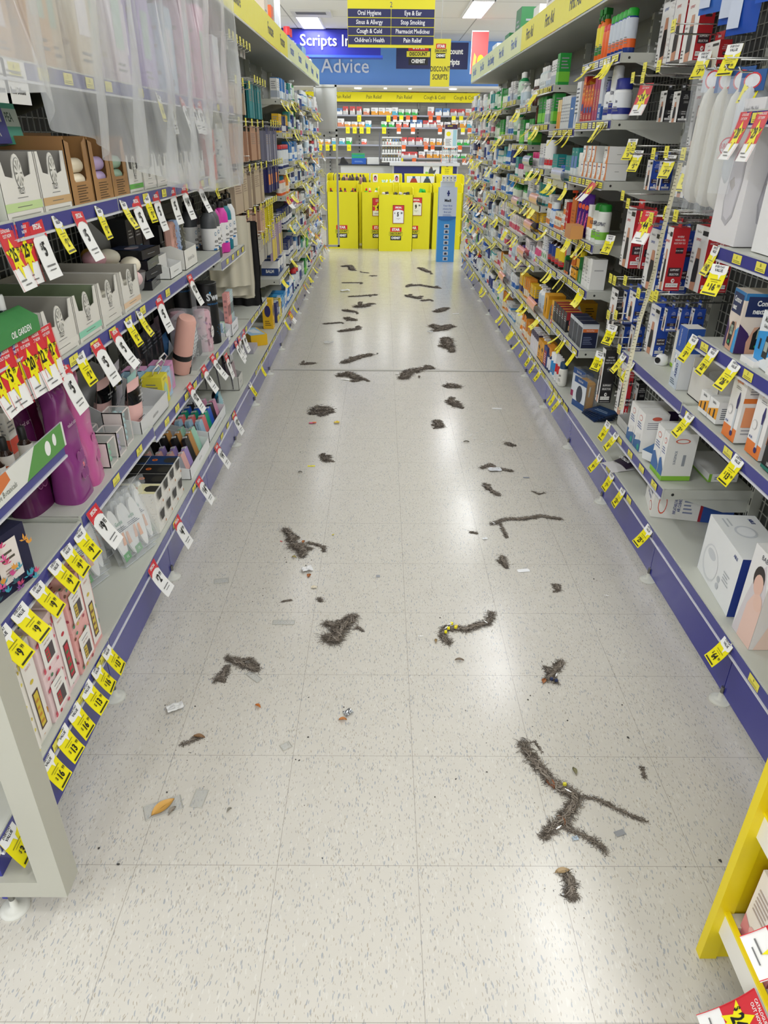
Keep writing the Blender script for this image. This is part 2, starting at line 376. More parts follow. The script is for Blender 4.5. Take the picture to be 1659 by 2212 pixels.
def bay(side,k,levels,style='b',head=None,headk='y',base=True,hooks=False,back='8c8d88'):
    e=empty('shelving_bay',(0,0,0));rot=math.pi/2 if side=='L' else -math.pi/2
    R=Matrix.Translation((FX[side],YJ(k)+BW/2,0))@Matrix.Rotation(rot,4,'Z')
    def P(name,mb): o=mb.build(name,e);o.matrix_basis=R;return o
    w=BW/2
    m=MB();m.box(-w+.0015,.012,.028,w-.0015,.03,.168,PB+':g');P('kick_panel',m)
    m=MB();m.box(-w,.0,.165,w,DP+.06,.2,PG);m.box(-w,-.002,.2,w,.01,.208,PG);m.box(-w,.01,.2,w,DP+.06,.205,PG);P('base_deck',m)
    q=rail_mb(2*w-.002,.034,style,k%3).build('ticket_rail',e);q.matrix_basis=R@Matrix.Translation((0,0,.203))
    for a in ([-1] if side=='R' else [-1]):
        m=MB();m.lathe([(.028,0),(.029,.004),(.02,.007),(.008,.010),(.006,.03)],'cfcfc6',20,Matrix.Translation((a*w,.01,0)));m.lathe([(.006,.03),(.006,.05)],'8a8a86:m',8,Matrix.Translation((a*w,.01,0)));P('foot',m)
    m=MB();m.box(-w,DP+.03,.2,w,DP+.045,TOPZ,back)
    if hooks: # wire mesh on the back
        for i in range(1,15): m.box(-w+i*.04,DP+.022,.22,-w+i*.04+.003,DP+.025,TOPZ,'bdbfb8')
        for i in range(44): m.box(-w,DP+.025,.22+i*.038,w,DP+.028,.223+i*.038,'bdbfb8')
    else:
        for i in range(11): m.box(-w,DP+.0285,.3+i*.15,w,DP+.03,.304+i*.15,'6d6e6a')
    P('back_panel',m)
    for a in ([-1,1] if k in(-1,12) else [1 if side=='L' else -1]):
        m=MB();x=a*w;m.box(x-.014,DP-.005,.2,x+.014,DP+.03,TOPZ,PG)
        for i in range(34):
            for b in (-.006,.006): m.box(x+b-.0022,DP-.0058,.26+i*.05,x+b+.0022,DP-.005,.285+i*.05,'20201e')
        P('upright',m)
    for z in levels: shelf(side,z,k,e,style)
    if head is not None:
        m=MB();hk={'y':'f0e60a','w':'e4ecb4'}[headk];m.box(-w,-.004,TOPZ,w,.0,TOPZ+.145,hk);m.box(-w,-.003,TOPZ-.012,w,DP+.04,TOPZ-.004,'b4b6b0')
        
        m.face((-w,-.0042,TOPZ),(1,0,0),(0,0,1),2*w,.145,[('t',.5,.5,.62,head,'1c1c2c' if headk=='y' else '3c6cc4',0,.78,1)])
        P('header_sign',m)
    sd={'L':'left','R':'right'}[side]
    n=k+2
    tag(e,'grey steel shelving bay with blue kick panel, %s from the camera, %s side'%(ORD[n-1],sd),'shelving','%s side shelving run'%sd)
    return e
def wire_hook(L=.26,label=True):
    m=MB();m.tube([(0,.0,.012),(0,.004,.004),(0,.012,0),(0,L,0)],.0028,'c9cac8:m',6)
    m.tube([(0,.0,.028),(0,L,.028)],.0022,'c9cac8:m',6)
    if label: m.box(-.018,-.003,.004,.018,-.001,.04,'f0e652');m.face((-.018,-.003,.004),(1,0,0),(0,0,1),.036,.036,[('l',.1,.15,.9,.5,2,'7a7520'),('t',.5,.72,.35,'9','222211')])
    return m
HKN={}
def hook(side,y,z,desc,grp,L=.26,d=.0,lab=True):
    key=(round(L,2),lab)
    if key not in HKN: HKN[key]=wire_hook(L,lab).mesh('display_hook')
    o=bpy.data.objects.new('display_hook',HKN[key]);C.objects.link(o);put(o,side,y,d,z);tag(o,desc,'display hook',grp);return o
# ---------- products: each maker returns the root of a thing standing at the origin, front towards -Y
def root1(name): return empty(name)
def carton(w,d,h,k,F=(),S=(),Tp=(),name='carton',cut=.0):
    m=MB()
    m.box(-w/2,-d/2,0,w/2,d/2,h,k)
    if F: m.face((-w/2,-d/2,0),(1,0,0),(0,0,1),w,h,F)
    if S: m.face((w/2,-d/2,0),(0,1,0),(0,0,1),d,h,S);m.face((-w/2,d/2,0),(0,-1,0),(0,0,1),d,h,S)
    if Tp: m.face((-w/2,-d/2,h),(1,0,0),(0,1,0),w,d,Tp)
    return m.build(name)
def stack_lines(k='8a8a8a'): return ('l',.12,.1,.85,.35,4,k)
def bottle(r,h,k,cap='f2f2f2',lab=None,style='screw',sx=1,sy=1,txt=None,name='bottle',lk2=None):
    e=empty(name);b=MB();nk=h*(.80 if style!='can' else .86)
    if style=='can': pr=[(r*.92,0),(r,.004),(r,nk-.012),(r*.8,nk)]
    elif style=='dropper': nk=h*.66;pr=[(r*.9,0),(r,.004),(r,nk-.014),(r*.45,nk)]
    elif style=='jar': nk=h*.62;pr=[(r*.9,0),(r,.005),(r,nk)]
    elif style=='round': nk=h*.8;pr=[(r*.85,0),(r,.008),(r,nk*.72),(r*.85,nk*.84),(r*.4,nk*.96),(r*.38,nk)]
    else: pr=[(r*.88,0),(r,.006),(r,nk*.8),(r*.86,nk*.9),(r*.42,nk)]
    b.lathe(pr,k,18,None,sx,sy);b.build('body',e)
    c=MB()
    if style=='pump':
        c.lathe([(r*.42,nk),(r*.42,nk+h*.07)],cap,12);c.lathe([(r*.12,nk+h*.07),(r*.12,nk+h*.15)],cap,8);c.box(-r*.25,-r*1.15,nk+h*.14,r*.25,r*.3,nk+h*.2,cap)
    elif style=='spray':
        c.lathe([(r*.45,nk),(r*.4,nk+h*.08)],cap,12);c.box(-r*.3,-r*.9,nk+h*.08,r*.3,r*.6,nk+h*.2,cap);c.tube([(0,-r*.7,nk+h*.1),(0,-r*1.1,nk+h*.02),(0,-r*.8,nk-h*.06)],r*.14,cap,6)
    elif style=='can': c.lathe([(r*.93,nk-.006),(r*.93,h-.006),(r*.7,h)],cap,18)
    elif style=='jar': c.lathe([(r*1.04,nk-.002),(r*1.04,h-.003),(r*.98,h)],cap,18)
    elif style=='dropper': c.lathe([(r*.55,nk-.004),(r*.55,h-.004),(r*.45,h)],cap,14)
    elif style=='flip': c.lathe([(r*.9,nk-h*.06),(r*.86,h-.004),(r*.7,h)],cap,18,None,sx,sy)
    else: c.lathe([(r*.48,nk-.002),(r*.48,h-.003),(r*.42,h)],cap,14)
    c.build('cap',e)
    if lab:
        l=MB();z0,z1=(.14,.66) if style not in('jar','dropper','can') else ((.1,.5) if style!='can' else (.12,.78))
        R=r*1.012;l.lathe([(R,h*z0),(R,h*z1)],lab,18,None,sx,sy,caps=False)
        if lk2: l.lathe([(R*1.01,h*z0),(R*1.01,h*(z0+(z1-z0)*.3))],lk2,18,None,sx,sy,caps=False)
        l.face((-r*.5,-R*sy*1.005,h*z0),(1,0,0),(0,0,1),r,h*(z1-z0),([('t',.5,.6,.2,txt,'222244',0,.6,1)] if txt else [])+[('l',.15,.12,.85,.4,3,'888888')])
        l.build('label',e)
    return e
def tube(r,h,k,cap='f0f0f0',bandk=None,name='tube'):
    e=empty(name);m=MB();n=16
    def fn(u,v):
        a=2*math.pi*u;rx=r*(1-v)+r*1.18*v;ry=r*(1-v)+.0012*v;return (rx*math.cos(a),ry*math.sin(a),h*.14+h*.86*v)
    m.grid(fn,n+1,7,k)
    if bandk: m.grid(lambda u,v:(lambda p:(p[0]*1.012,p[1]*1.03,p[2]))(fn(u,.25+.35*v)),n+1,3,bandk)
    m.build('body',e);c=MB();c.lathe([(r*.85,0),(r*.9,h*.14)],cap,16);c.build('cap',e);return e
def pouch(w,h,t,k,F=(),name='pouch',rows=()):
    m=MB()
    for s in (-1,1):
        def fn(u,v,s=s):
            x=(u-.5)*w;b=(max(0,math.sin(math.pi*u))**.5)*(max(0,math.sin(math.pi*min(1,v*1.15)))**.6) if v<.86 else 0
            wr=noise.noise(Vector((u*5,v*7,s*3+h*40)))*.12
            return (x,s*(t/2*(b*(1+wr))+.0006),h*v)
        m.grid(fn,13,15,k)
        for v0,v1,kk in rows: m.grid(lambda u,v,s=s,v0=v0,v1=v1:(lambda p:(p[0]*1.01,p[1]*1.04+s*.0006,p[2]))(fn(u,v0+(v1-v0)*v)),13,5,kk)
    if F: m.face((-w/2,-t/2-.001,0),(1,0,0),(0,0,1),w,h,F)
    return m.build(name)
def hangbox(w,d,h,front,side,kind='support',name='support_box'):
    # carton with a euro-hook tab on top; the wide face w is the front, d the side
    m=MB();m.box(-w/2,-d/2,0,w/2,d/2,h,front)
    skin='c98f72';blk='1d1d22'
    F=[('r',.55,.86,.95,.93,'222222'),('t',.3,.9,.05,'TheraCare'[:9],'333340',0,.8,0),('t',.35,.78,.055,'WRIST' if kind=='wrist' else 'SUPPORT',side,0,.8,1),('p',[(.35,.0),(.68,.0),(.72,.3),(.62,.66),(.42,.66),(.36,.35)],skin),('p',[(.36,.12),(.69,.14),(.71,.34),(.66,.5),(.42,.5),(.35,.3)],blk),('l',.06,.4,.26,.6,3,'999999'),('l',.06,.05,.2,.2,3,'555555')]
    S=[('t',.5,.86,.042,'WHERE',WH,0,.8,0),('t',.5,.81,.042,'WEAR & FEEL',WH,0,.7,0),('t',.5,.76,.042,'RIGHT FOR YOU',WH,0,.6,0),('r',.35,.6,.8,.69,'33222a' if side!='1c1c20' else '555555'),('t',.57,.645,.03,'SCAN HERE',WH,0,.8,0),('r',.12,.3,.88,.375,'3a2a30' if side!='1c1c20' else '444444'),('t',.5,.338,.045,'SUPPORT',WH,0,.8,1),('r',.12,.235,.88,.3,'3a2a30' if side!='1c1c20' else '444444'),('t',.5,.268,.045,'SELECTOR',WH,0,.75,1),('e',.5,.165,.11,.035,WH),('p',[(.45,.16),(.56,.19),(.56,.15)],side),('r',.1,.06,.85,.125,WH),('t',.48,.092,.035,'LIFE UNSTOPPABLE','333333',0,.6,0),('l',.1,.02,.9,.035,1,WH)]
    m.face((-w/2,-d/2,0),(1,0,0),(0,0,1),w,h,F)
    for o,u in (((w/2,-d/2,0),(0,1,0)),((-w/2,d/2,0),(0,-1,0))):
        m.face(o,u,(0,0,1),d,h,[('r',0,0,1,1,side)]+S,off=.0003)
    m.face((-w/2,-d/2,h),(1,0,0),(0,1,0),w,d,[('r',0,0,1,1,side)])
    e=m.build(name);t=MB();t.box(-w*.3,-.0006,h,w*.3,.0006,h+.028,side);t.box(-.012,-.001,h+.012,.012,.001,h+.018,'cfd3d8');t.build('hang_tab',e);return e
def tray(w,d,h,k,strip,text='TILLEY',inner='b9b6ae',name='display_tray'):
    e=empty(name);t=.002;m=MB()
    m.box(-w/2,-d/2,0,w/2,d/2,t,k);m.box(-w/2,d/2-t,0,w/2,d/2,h,inner)
    for s in (-1,1): m.box(s*w/2-(t if s>0 else 0),-d/2,0,s*w/2+(0 if s>0 else t),d/2,h,inner);m.box(s*(w/2+.0004)-.0002,-d/2,0,s*(w/2+.0004)+.0002,d/2,h,k)
    pl=[(-w/2,0),(w/2,0),(w/2,h),(w*.40,h),(w*.34,h*.66),(w*.15,h*.62)]
    pl+=[(w*.13*math.cos(a*math.pi/8),h*.68+h*.3*math.sin(a*math.pi/8)) for a in range(0,9)]
    pl+=[(-w*.15,h*.62),(-w*.34,h*.66),(-w*.40,h),(-w/2,h)]
    m.ext(pl,t,k,Matrix.Translation((0,-d/2,0)));m.build('body',e)
    f=MB();sp=[('t',.5,.42,.15,text,'3c3c3c',0,.55,0),('l',.36,.31,.64,.335,1,'777777'),('r',0,.12,1,.25,strip),('l',.3,.17,.7,.2,1,'666660'),('l',.1,.03,.9,.07,1,'999990')]
    sp+=[('e',.5,.69,.105,.24,'8f8f8a'),('e',.5,.69,.097,.225,k)]
    for i in range(10):
        a=i*math.pi/5;c,s=math.cos(a),math.sin(a);sp.append(('p',[(.5+.02*c,.69+.05*s),(.5+.09*c-.008*s,.69+.2*s+.02*c),(.5+.09*c+.008*s,.69+.2*s-.02*c)],'77776f'))
    f.face((-w/2,-d/2,0),(1,0,0),(0,0,1),w,h,sp);f.build('front_print',e);return e
def soap(w,d,h,k='ddd8c8'):
    return MB().cbox(w,d,h,k,0,.004).face((-w/2,-d/2,h),(1,0,0),(0,1,0),w,d,[('e',.5,.5,.2,.3,'c9c3b0'),('e',.5,.5,.17,.26,k)]).build('soap_bar')
def wintray(w,d,h,k='a87c4c',bar='e9dfc8'):
    e=empty('soap_carton');m=MB();t=.002
    m.box(-w/2,d/2-t,0,w/2,d/2,h*1.15,k);m.box(-w/2,-d/2,0,w/2,d/2,t,k)
    for s in (-1,1): m.box(s*w/2-(t if s>0 else 0),-d/2,0,s*w/2+(0 if s>0 else t),d/2,h*1.1,k)
    pl=[(-w/2,0),(w/2,0),(w/2,h*1.1),(w*.3,h),(w*.3,h*.42)]+[(w*.25-.0*a,h*(.38)) for a in (0,)]+[(-w*.25,h*.38),(-w*.3,h*.42),(-w*.3,h),(-w/2,h*1.05)]
    m.ext(pl,t,k,Matrix.Translation((0,-d/2,0)));m.face((-w/2,-d/2,0),(1,0,0),(0,0,1),w,h,[('l',.25,.04,.75,.34,7,'5b4226')]);m.build('body',e);return e
def roundbar(r,l,k):
    return MB().lathe([(r*.8,0),(r,.006),(r,l-.006),(r*.8,l)],k,16,Matrix.Rotation(math.pi/2,4,'X')@Matrix.Translation((0,r,-l/2))).build('soap_roll')
def ball(r,k,sx=1,sz=.75,name='soap_ball'):
    return MB().lathe([(r*math.sin(math.pi*i/10)+.0005,r*sz*(1-math.cos(math.pi*i/10))) for i in range(11)],k,18,None,sx,1).build(name)
def flask(k,cap='1b1b1b'):
    e=empty('drink_bottle');r=.036;MB().lathe([(r*.93,0),(r,.006),(r,.155),(r*.93,.175),(r*.62,.195),(r*.55,.2)],k,20).build('body',e)
    l=MB();l.lathe([(r*1.015,.045),(r*1.015,.135)],'ecebea',20,None,1,1,False);l.face((-r*.6,-r*1.03,.045),(1,0,0),(0,0,1),r*1.2,.09,[('t',.5,.4,.16,'ADIE','222222',0,.7,1),('e',.5,.75,.14,.09,'4a7fa8'),('e',.5,.75,.1,.06,'ecebea'),('l',.2,.15,.8,.27,1,'777777'),('r',0,0,.5,.08,'2277bb')]);l.build('label',e)
    c=MB();c.lathe([(r*.62,.2),(r*.62,.218),(r*.5,.226)],cap,16);c.tube([(-r*.6,0,.21),(-r*.75,-.004,.235),(-r*.2,-.006,.252),(r*.5,-.004,.245),(r*.65,0,.21)],.005,cap,8);c.build('cap',e);return e
def giftbox(w,d,h,base,dots,tall=False):
    m=MB();m.box(-w/2,-d/2,0,w/2,d/2,h,base);rnd=random.Random(int(h*1000)+len(dots[0]))
    def pat(n):
        o=[]
        for i in range(n):
            u,v=rnd.uniform(.06,.94),rnd.uniform(.04,.96);k=rnd.choice(dots);o.append(('e',u,v,.06 if not tall else .1,.035,k))
        return o
    F=pat(26)+[('r',.14,.16,.86,.8,'f4f1ec'),('l',.3,.66,.7,.72,1,'999999'),('t',.5,.6,.05,'SWEET TREATS','9a6a5a',0,.7,0)]
    if tall: F=pat(14)+[('r',.12,.06,.88,.97,'f2eee8'),('l',.3,.9,.7,.94,1,'777777'),('t',.5,.82,.035,'SWEET','c98a7a',0,.8,0),('t',.5,.77,.035,'TREATS','c98a7a',0,.8,0),('e',.5,.62,.12,.02,dots[0]),('r',.3,.12,.7,.52,'4a2c2c'),('r',.36,.14,.64,.5,dots[0]),('l',.38,.16,.6,.46,4,dots[-1])]
    else: F+=[('r',.3,.22,.74,.52,'4d4448'),('r',.32,.24,.5,.5,dots[0]),('l',.34,.26,.48,.48,3,dots[-1])]
    m.face((-w/2,-d/2,0),(1,0,0),(0,0,1),w,h,F)
    for o,u in (((w/2,-d/2,0),(0,1,0)),((-w/2,d/2,0),(0,-1,0))): m.face(o,u,(0,0,1),d,h,pat(10))
    m.face((-w/2,-d/2,h),(1,0,0),(0,1,0),w,d,pat(8));return m.build('gift_box')
def clearbox(w,d,h,inner,frame='e7dcd8',balls=True):
    e=empty('sponge_box');m=MB();t=.003
    for x in (-w/2,w/2-t):
        m.box(x,-d/2,0,x+t,-d/2+t,h,frame);m.box(x,d/2-t,0,x+t,d/2,h,frame);m.box(x,-d/2,h-t,x+t,d/2,h,frame)
    m.box(-w/2,-d/2,0,w/2,d/2,t,frame);m.box(-w/2,-d/2,0,-w/2+.001,d/2,h,frame);m.box(-w/2,-d/2,h-t,w/2,-d/2+t,h,frame);m.box(-w/2,d/2-t,h-t,w/2,d/2,h,frame);m.build('frame',e)
    c=MB();c.box(-w/2+.001,-d/2+.001,t,w/2-.001,d/2-.001,h-.001,'dfe8e6:t');c.build('clear_film',e)
    s=MB();r=.0095
    for i in range(int((w-.01)/(2*r))):
        for j in range(int((d-.01)/(2*r))):
            for k in range(int((h-.008)/(2*r))):
                s.lathe([(r*math.sin(math.pi*q/5)+.0003,r*(1-math.cos(math.pi*q/5))) for q in range(6)],inner,8,Matrix.Translation((-w/2+.006+r+i*2*r,-d/2+.006+r+j*2*r,t+.001+k*2*r)),1,1,False)
    s.build('sponge',e);return e
# ---------- shelving runs
LV={};RV={}
LL={-1:[.565,.775,1.03,1.24,1.5],0:[.575,.94,1.24,1.52],1:[.555,.94,1.24,1.52],2:[.555,.94,1.24,1.52],3:[.50,.89,1.215,1.52],4:[.50],5:[],6:[.50],7:[.55,.80,1.0,1.18,1.42,1.63],8:[.48,.68,.86,1.05,1.22,1.45,1.65],9:[.42,.62,.82,1.02,1.2,1.4,1.6],10:[.48,.66,.86,1.04,1.25,1.45,1.65],11:[.44,.62,.8,1.0,1.2,1.42,1.62],12:[.48,.68,.88,1.06,1.24,1.44,1.64]}
RR={-1:[.66,.875,1.13,1.46],0:[.66,.875,1.13,1.46],1:[.36,.665],2:[],3:[.50,.775,.975,1.235,1.465,1.70],4:[.46,.76,.95,1.20,1.44],5:[.45,.70,.88,1.04,1.24,1.47,1.66],6:[.42,.6,.8,.98,1.16,1.36,1.58],7:[.46,.66,.84,1.02,1.22,1.42,1.64],8:[.42,.6,.78,.98,1.18,1.38,1.6],9:[.46,.64,.84,1.04,1.22,1.44,1.62],10:[.42,.62,.82,1.0,1.2,1.42,1.62],11:[.46,.66,.84,1.04,1.24,1.44,1.64]}
HL={3:('Giftware','y'),4:('Giftware','y'),5:('','y'),6:('Footcare','y'),7:('Footcare','y'),8:('Footcare','w'),9:('Footcare','w'),10:('Massage','w'),11:('Massage','w'),12:('Massage','w')}
HR={3:('Aching Joints','y'),4:('First Aid','y'),5:('First Aid','y'),6:('First Aid','y'),7:('First Aid','w'),8:('First Aid','w'),9:('Stop Smoking','w'),10:('Eye & Ear','w'),11:('Eye & Ear','w')}
for k in range(-1,13):
    h=HL.get(k,('','y') if k<3 else None)
    bay('L',k,LL[k],'b' if k<4 else 'y',h[0] if h else None,h[1] if h else 'y',hooks=k in(0,1,2,4,5,6,8,10),back='4c4d4a' if k in(0,1,2,4,5,6) else '8c8d88')
for k in range(-1,12):
    h=HR.get(k,('','y'))
    bay('R',k,RR[k],'b' if k<2 else ('n' if k==2 else 'y'),h[0],h[1],hooks=k in(0,1,2,3,5),back='4c4d4a' if k in(0,1,2,3) else '7c7d78')
# ---------- framed end panel of the left run
e=empty('end_frame',(0,9.44,0));m=MB();x0,x1=-.80,-.535
for x in (x0,x1-.022): m.box(x,0,.16,x+.022,.03,1.93,'b9bbb6')
for z in (.16,1.40,1.455,1.908): m.box(x0,0,z,x1,.03,z+.024,'b9bbb6')
m.box(-.70,0,.18,-.685,.03,1.42,'b9bbb6');m.build('frame',e);m=MB();m.box(x0+.02,.008,1.475,x1-.02,.02,1.91,'c3c5c2');m.build('board',e)
m=MB()
for i in range(9): m.box(x0+.02,.012,.85+i*.05,-.69,.015,.853+i*.05,'c9cac8:m')
for i in range(3): m.box(x0+.04+i*.035,.01,.82,x0+.043+i*.035,.013,1.28,'c9cac8:m')
m.build('wire_panel',e);tag(e,'grey framed end panel with board on top at far end of left shelves','end panel')
m=MB();m.tube([(-1.02,8.2,1.93),(-1.02,8.2,CE)],.028,'eceef2',14);tag(m.build('ceiling_pole'),'white pole from the left shelf top up to ceiling','pole')
# ---------- star discount logo
def logo(w,red='d8232a',yel=None,blk='17171a'):
    h=w*.95
    return [('r',.08,.66,.92,1,red),('t',.5,.82,.27,'STAR',WH,0,1.0,3)]+([('r',0,.36,1,.64,yel)] if yel else [])+[('r',0,.355,1,.37,'17171a'),('r',0,.63,1,.645,'17171a'),('r',0,.36,.012,.64,'17171a'),('r',.988,.36,1,.64,'17171a'),('t',.5,.5,.23,'DISCOUNT','17171a',0,.83,2),('r',.1,0,.9,.34,blk),('t',.5,.17,.24,'CHEMIST',WH,0,.78,3)]
# ---------- yellow dump bins
def bin_(x0,x1,y,h,hb,label,logo_at=None,d=.34,price_board=None,zl=.145):
    w=x1-x0;e=empty('dump_bin',((x0+x1)/2,y,0));a=w/2;k='ebe21a';m=MB();t=.006
    m.box(-a,0,0,a,t,h,k);m.box(-a,d-t,0,a,d,hb,k)
    for s in (-1,1):
        X0,X1=(s*a-t,s*a) if s>0 else (s*a,s*a+t)
        m.add([(X0,0,0),(X0,0,h),(X0,d*.08,hb-.01),(X0,d,hb),(X0,d,0),(X1,0,0),(X1,0,h),(X1,d*.08,hb-.01),(X1,d,hb),(X1,d,0)],[(0,1,2,3,4),(9,8,7,6,5),(0,5,6,1),(1,6,7,2),(2,7,8,3)],k)
    m.box(-a,t,h-.11,a,d,h-.105,k);m.build('bin_body',e)
    if logo_at:
        l=MB();W=.185;l.face((logo_at-(x0+x1)/2-W/2,0,zl),(1,0,0),(0,0,1),W,.165,logo(W));l.build('logo_print',e)
    tag(e,label,'bin','yellow dump bins');return e
def board(x,z,y,kind,dol,cents,label):
    e=empty('price_board',(x,y,z));w,h=.155,.232;m=MB()
    m.box(-w/2,-.006,0,w/2,0,h,'8c1a22');m.build('frame',e);f=MB()
    if kind=='S': sp=[('r',.05,.03,.95,.97,WH),('r',.05,.76,.95,.97,RD),('p',[(.05,.77),(.05,.68),(.2,.73),(.5,.76)],RD),('p',[(.95,.77),(.5,.76),(.8,.73),(.95,.68)],RD),('t',.5,.865,.13,'SPECIAL',WH,0,.8,3),('t',.18,.57,.12,'$','111111',0,.8,2),('t',.46,.49,.3,dol,'111111',0,.75,3),('t',.78,.56,.14,cents,'111111',0,.8,2),('t',.5,.28,.045,'Assorted cosmetics','333333',0,.7,1),('t',.5,.23,.045,'From','333333',0,.7,1)]
    else: sp=[('r',.05,.03,.95,.3,WH),('r',.05,.3,.95,.97,RD),('t',.5,.9,.06,'CATALOGUE',WH,0,.8,2),('t',.5,.82,.07,'OUT NOW',WH,0,.8,2),('p',[(.5+(.5 if i%2==0 else .23)*math.cos(math.pi/2+i*math.pi/5),.5+(.26 if i%2==0 else .12)*math.sin(math.pi/2+i*math.pi/5)) for i in range(10)],YE),('t',.2,.55,.12,'$','111111',0,.8,2),('t',.48,.48,.28,dol,'111111',0,.75,3),('t',.8,.56,.12,cents,'111111',0,.8,1),('l',.2,.1,.8,.2,2,'888888')]
    f.face((-w/2,-.006,0),(1,0,0),(0,0,1),w,h,sp);f.build('price_card',e);tag(e,label,'price board')
a=onz(838,543);b=onz(893,543)
XB=lambda px,D:ony(px,400,D).x
Y1=10.29;bin_(XB(817,Y1),XB(893,Y1),Y1,.72,.80,'front yellow cardboard bin with 5.99 special board',XB(856,Y1));board(XB(861,Y1),.36,Y1-.002,'S','5','99','SPECIAL board reading 5.99 on the front yellow bin')
Y2=10.52;bin_(XB(705,Y2),XB(773,Y2),Y2,.735,.86,'yellow cardboard bin leftmost in the front row, no price board',XB(736,Y2))
bin_(XB(780,Y2),XB(850,Y2),Y2,.735,.84,'yellow bin with catalogue board behind the front bin, left',XB(816,Y2));board(XB(816,Y2),.43,Y2-.002,'C','4','99','red CATALOGUE board on the yellow bin left of centre')
bin_(XB(862,Y2),XB(932,Y2),Y2,.735,.84,'yellow bin with special board behind the front bin, right',XB(893,Y2));board(XB(900,Y2),.44,Y2-.002,'S','9','99','SPECIAL board ending in 99 partly hidden behind front bin')
bin_(XB(936,Y2),XB(1000,Y2),Y2,.735,.84,'yellow bin at the right end partly behind the blue stand')
Y3=11.1
for i,(a_,b_) in enumerate([(706,718),(722,796),(800,868),(874,938),(942,1002)]):
    bin_(XB(a_,Y3),XB(b_,Y3),Y3,.80,.93,'yellow bin in the back row, %s from the left'%ORD[i],d=.4)
rb=random.Random(4)
def binitems(x0,x1,y,z,n,cols,desc,style='screw'):
    for i in range(n):
        k=cols[i%len(cols)];o=bottle(.026,.15,k,cols[(i+1)%len(cols)],None,style,name='cosmetic_bottle')
        o.location=(x0+(x1-x0)*(i+.5)/n,y+rb.uniform(.03,.12),z);o.rotation_euler=(rb.uniform(-.2,.2),rb.uniform(-.5,.5),rb.uniform(0,6))
        tag(o,desc+', %s from left'%ORD[i],'bottle',desc)
binitems(XB(712,Y2),XB(770,Y2),Y2+.03,.63,6,['1d1a1d','b3123a','1d1a1d','a01530'],'dark or crimson bottle poking from the leftmost yellow bin')
binitems(XB(784,Y2),XB(815,Y2),Y2+.03,.63,3,['5cc43a','d8323c','e8e8e8'],'small coloured bottle in the bin with catalogue board')
binitems(XB(820,Y1),XB(890,Y1),Y1+.03,.60,6,['30302f','cfc9c4','3c3438'],'dark rounded bottle in the front yellow bin','can')
binitems(XB(900,Y2),XB(928,Y2),Y2+.03,.63,2,['28b848','28b848'],'green capped bottle in the bin with hidden special board','can')
binitems(XB(724,Y3),XB(794,Y3),Y3+.03,.78,8,['5a4a48','3a3438','b98f8c','4b4548'],'crumpled dark pack heaped in the back left bin')
binitems(XB(804,Y3),XB(852,Y3),Y3+.03,.72,7,['e8f2ee','bfe3da'],'white topped bottle in the back middle bin')
for i,px in enumerate((820-10,856)):
    o=carton(.07,.02,.1,'f2e8ea',[('e',.5,.5,.3,.35,'1c1c20'),('e',.5,.45,.2,.22,'e070a0')]);o.location=(XB(px,Y3),Y3+.03,.83);tag(o,'white card pack with dark oval picture, %s from left'%ORD[i],'box','white picture packs in back bins')
for i,px in enumerate((893,922)):
    o=MB().box(-.1,-.01,0,.1,.01,.09,'e9ecee').face((-.1,-.01,0),(1,0,0),(0,0,1),.2,.09,[('p',[(.2,0),(.35,.7),(.65,.7),(.8,0)],'a83a2c' if i==0 else '3c4650'),('r',.4,.7,.6,1,'2a5c94')]).build('garment_pack');o.location=(XB(px,Y3),Y3+.03,.82);tag(o,'folded garment pack with %s top in back right bin'%('red' if i==0 else 'grey'),'garment pack')
# ---------- blue first aid stand
yM=9.37;e=empty('display_stand',(.81,yM,0));xa,xb=ony(942,566,yM).x-.81,ony(979,566,yM).x-.81;W=xb-xa
m=MB();m.box(xa,0,0,xb,.16,.86,'3f95dc');m.box(xa+.02,.02,.86,xb-.03,.14,.93,'d8dde2');m.build('stand_body',e)
s=MB();s.box(xa,-.008,.52,xb,-.002,.87,'c9d3e6')
s.face((xa,-.008,.0),(1,0,0),(0,0,1),W,.9,[('p',[(0,.565),(0,.6),(1,.6),(1,.575),(.6,.545),(.3,.55)],'2c6cb8'),('r',.44,.88,.52+.08,.9,'1f2a6e'),('r',.48,.855,.56,.925,'1f2a6e'),('t',.5,.80,.05,'Medi','1c1c2a',0,.9,2),('t',.5,.735,.034,'Your first','3a5fae',0,.95,0),('t',.5,.695,.034,'choice for','3a5fae',0,.95,0),('t',.5,.655,.034,'first aid','3a5fae',0,.95,0),('l',.25,.6,.75,.63,2,'7d92c8')])
for i in range(7):
    v=.50-i*.072;s.face((xa,-.0005,0),(1,0,0),(0,0,1),W,.9,[('r',.36,v-.05,.64,v,'c5cbd6'),('e',.5,v-.025,.08,.014,'2b3550'),('r',.42,v-.042,.58,v-.034,'2b3550')])
s.build('sign_panel',e);p=MB()
for i in range(4): p.box(xa+.03+i*.045,.0,.93,xa+.068+i*.045,.04,1.0,'e3e6ea');p.face((xa+.03+i*.045,0,.93),(1,0,0),(0,0,1),.038,.07,[('e',.5,.6,.2,.12,'333a48'),('l',.3,.15,.7,.35,2,'333a48')])
p.build('pack_row',e);tag(e,'narrow blue first aid display stand with grey sign at right aisle end','display stand')
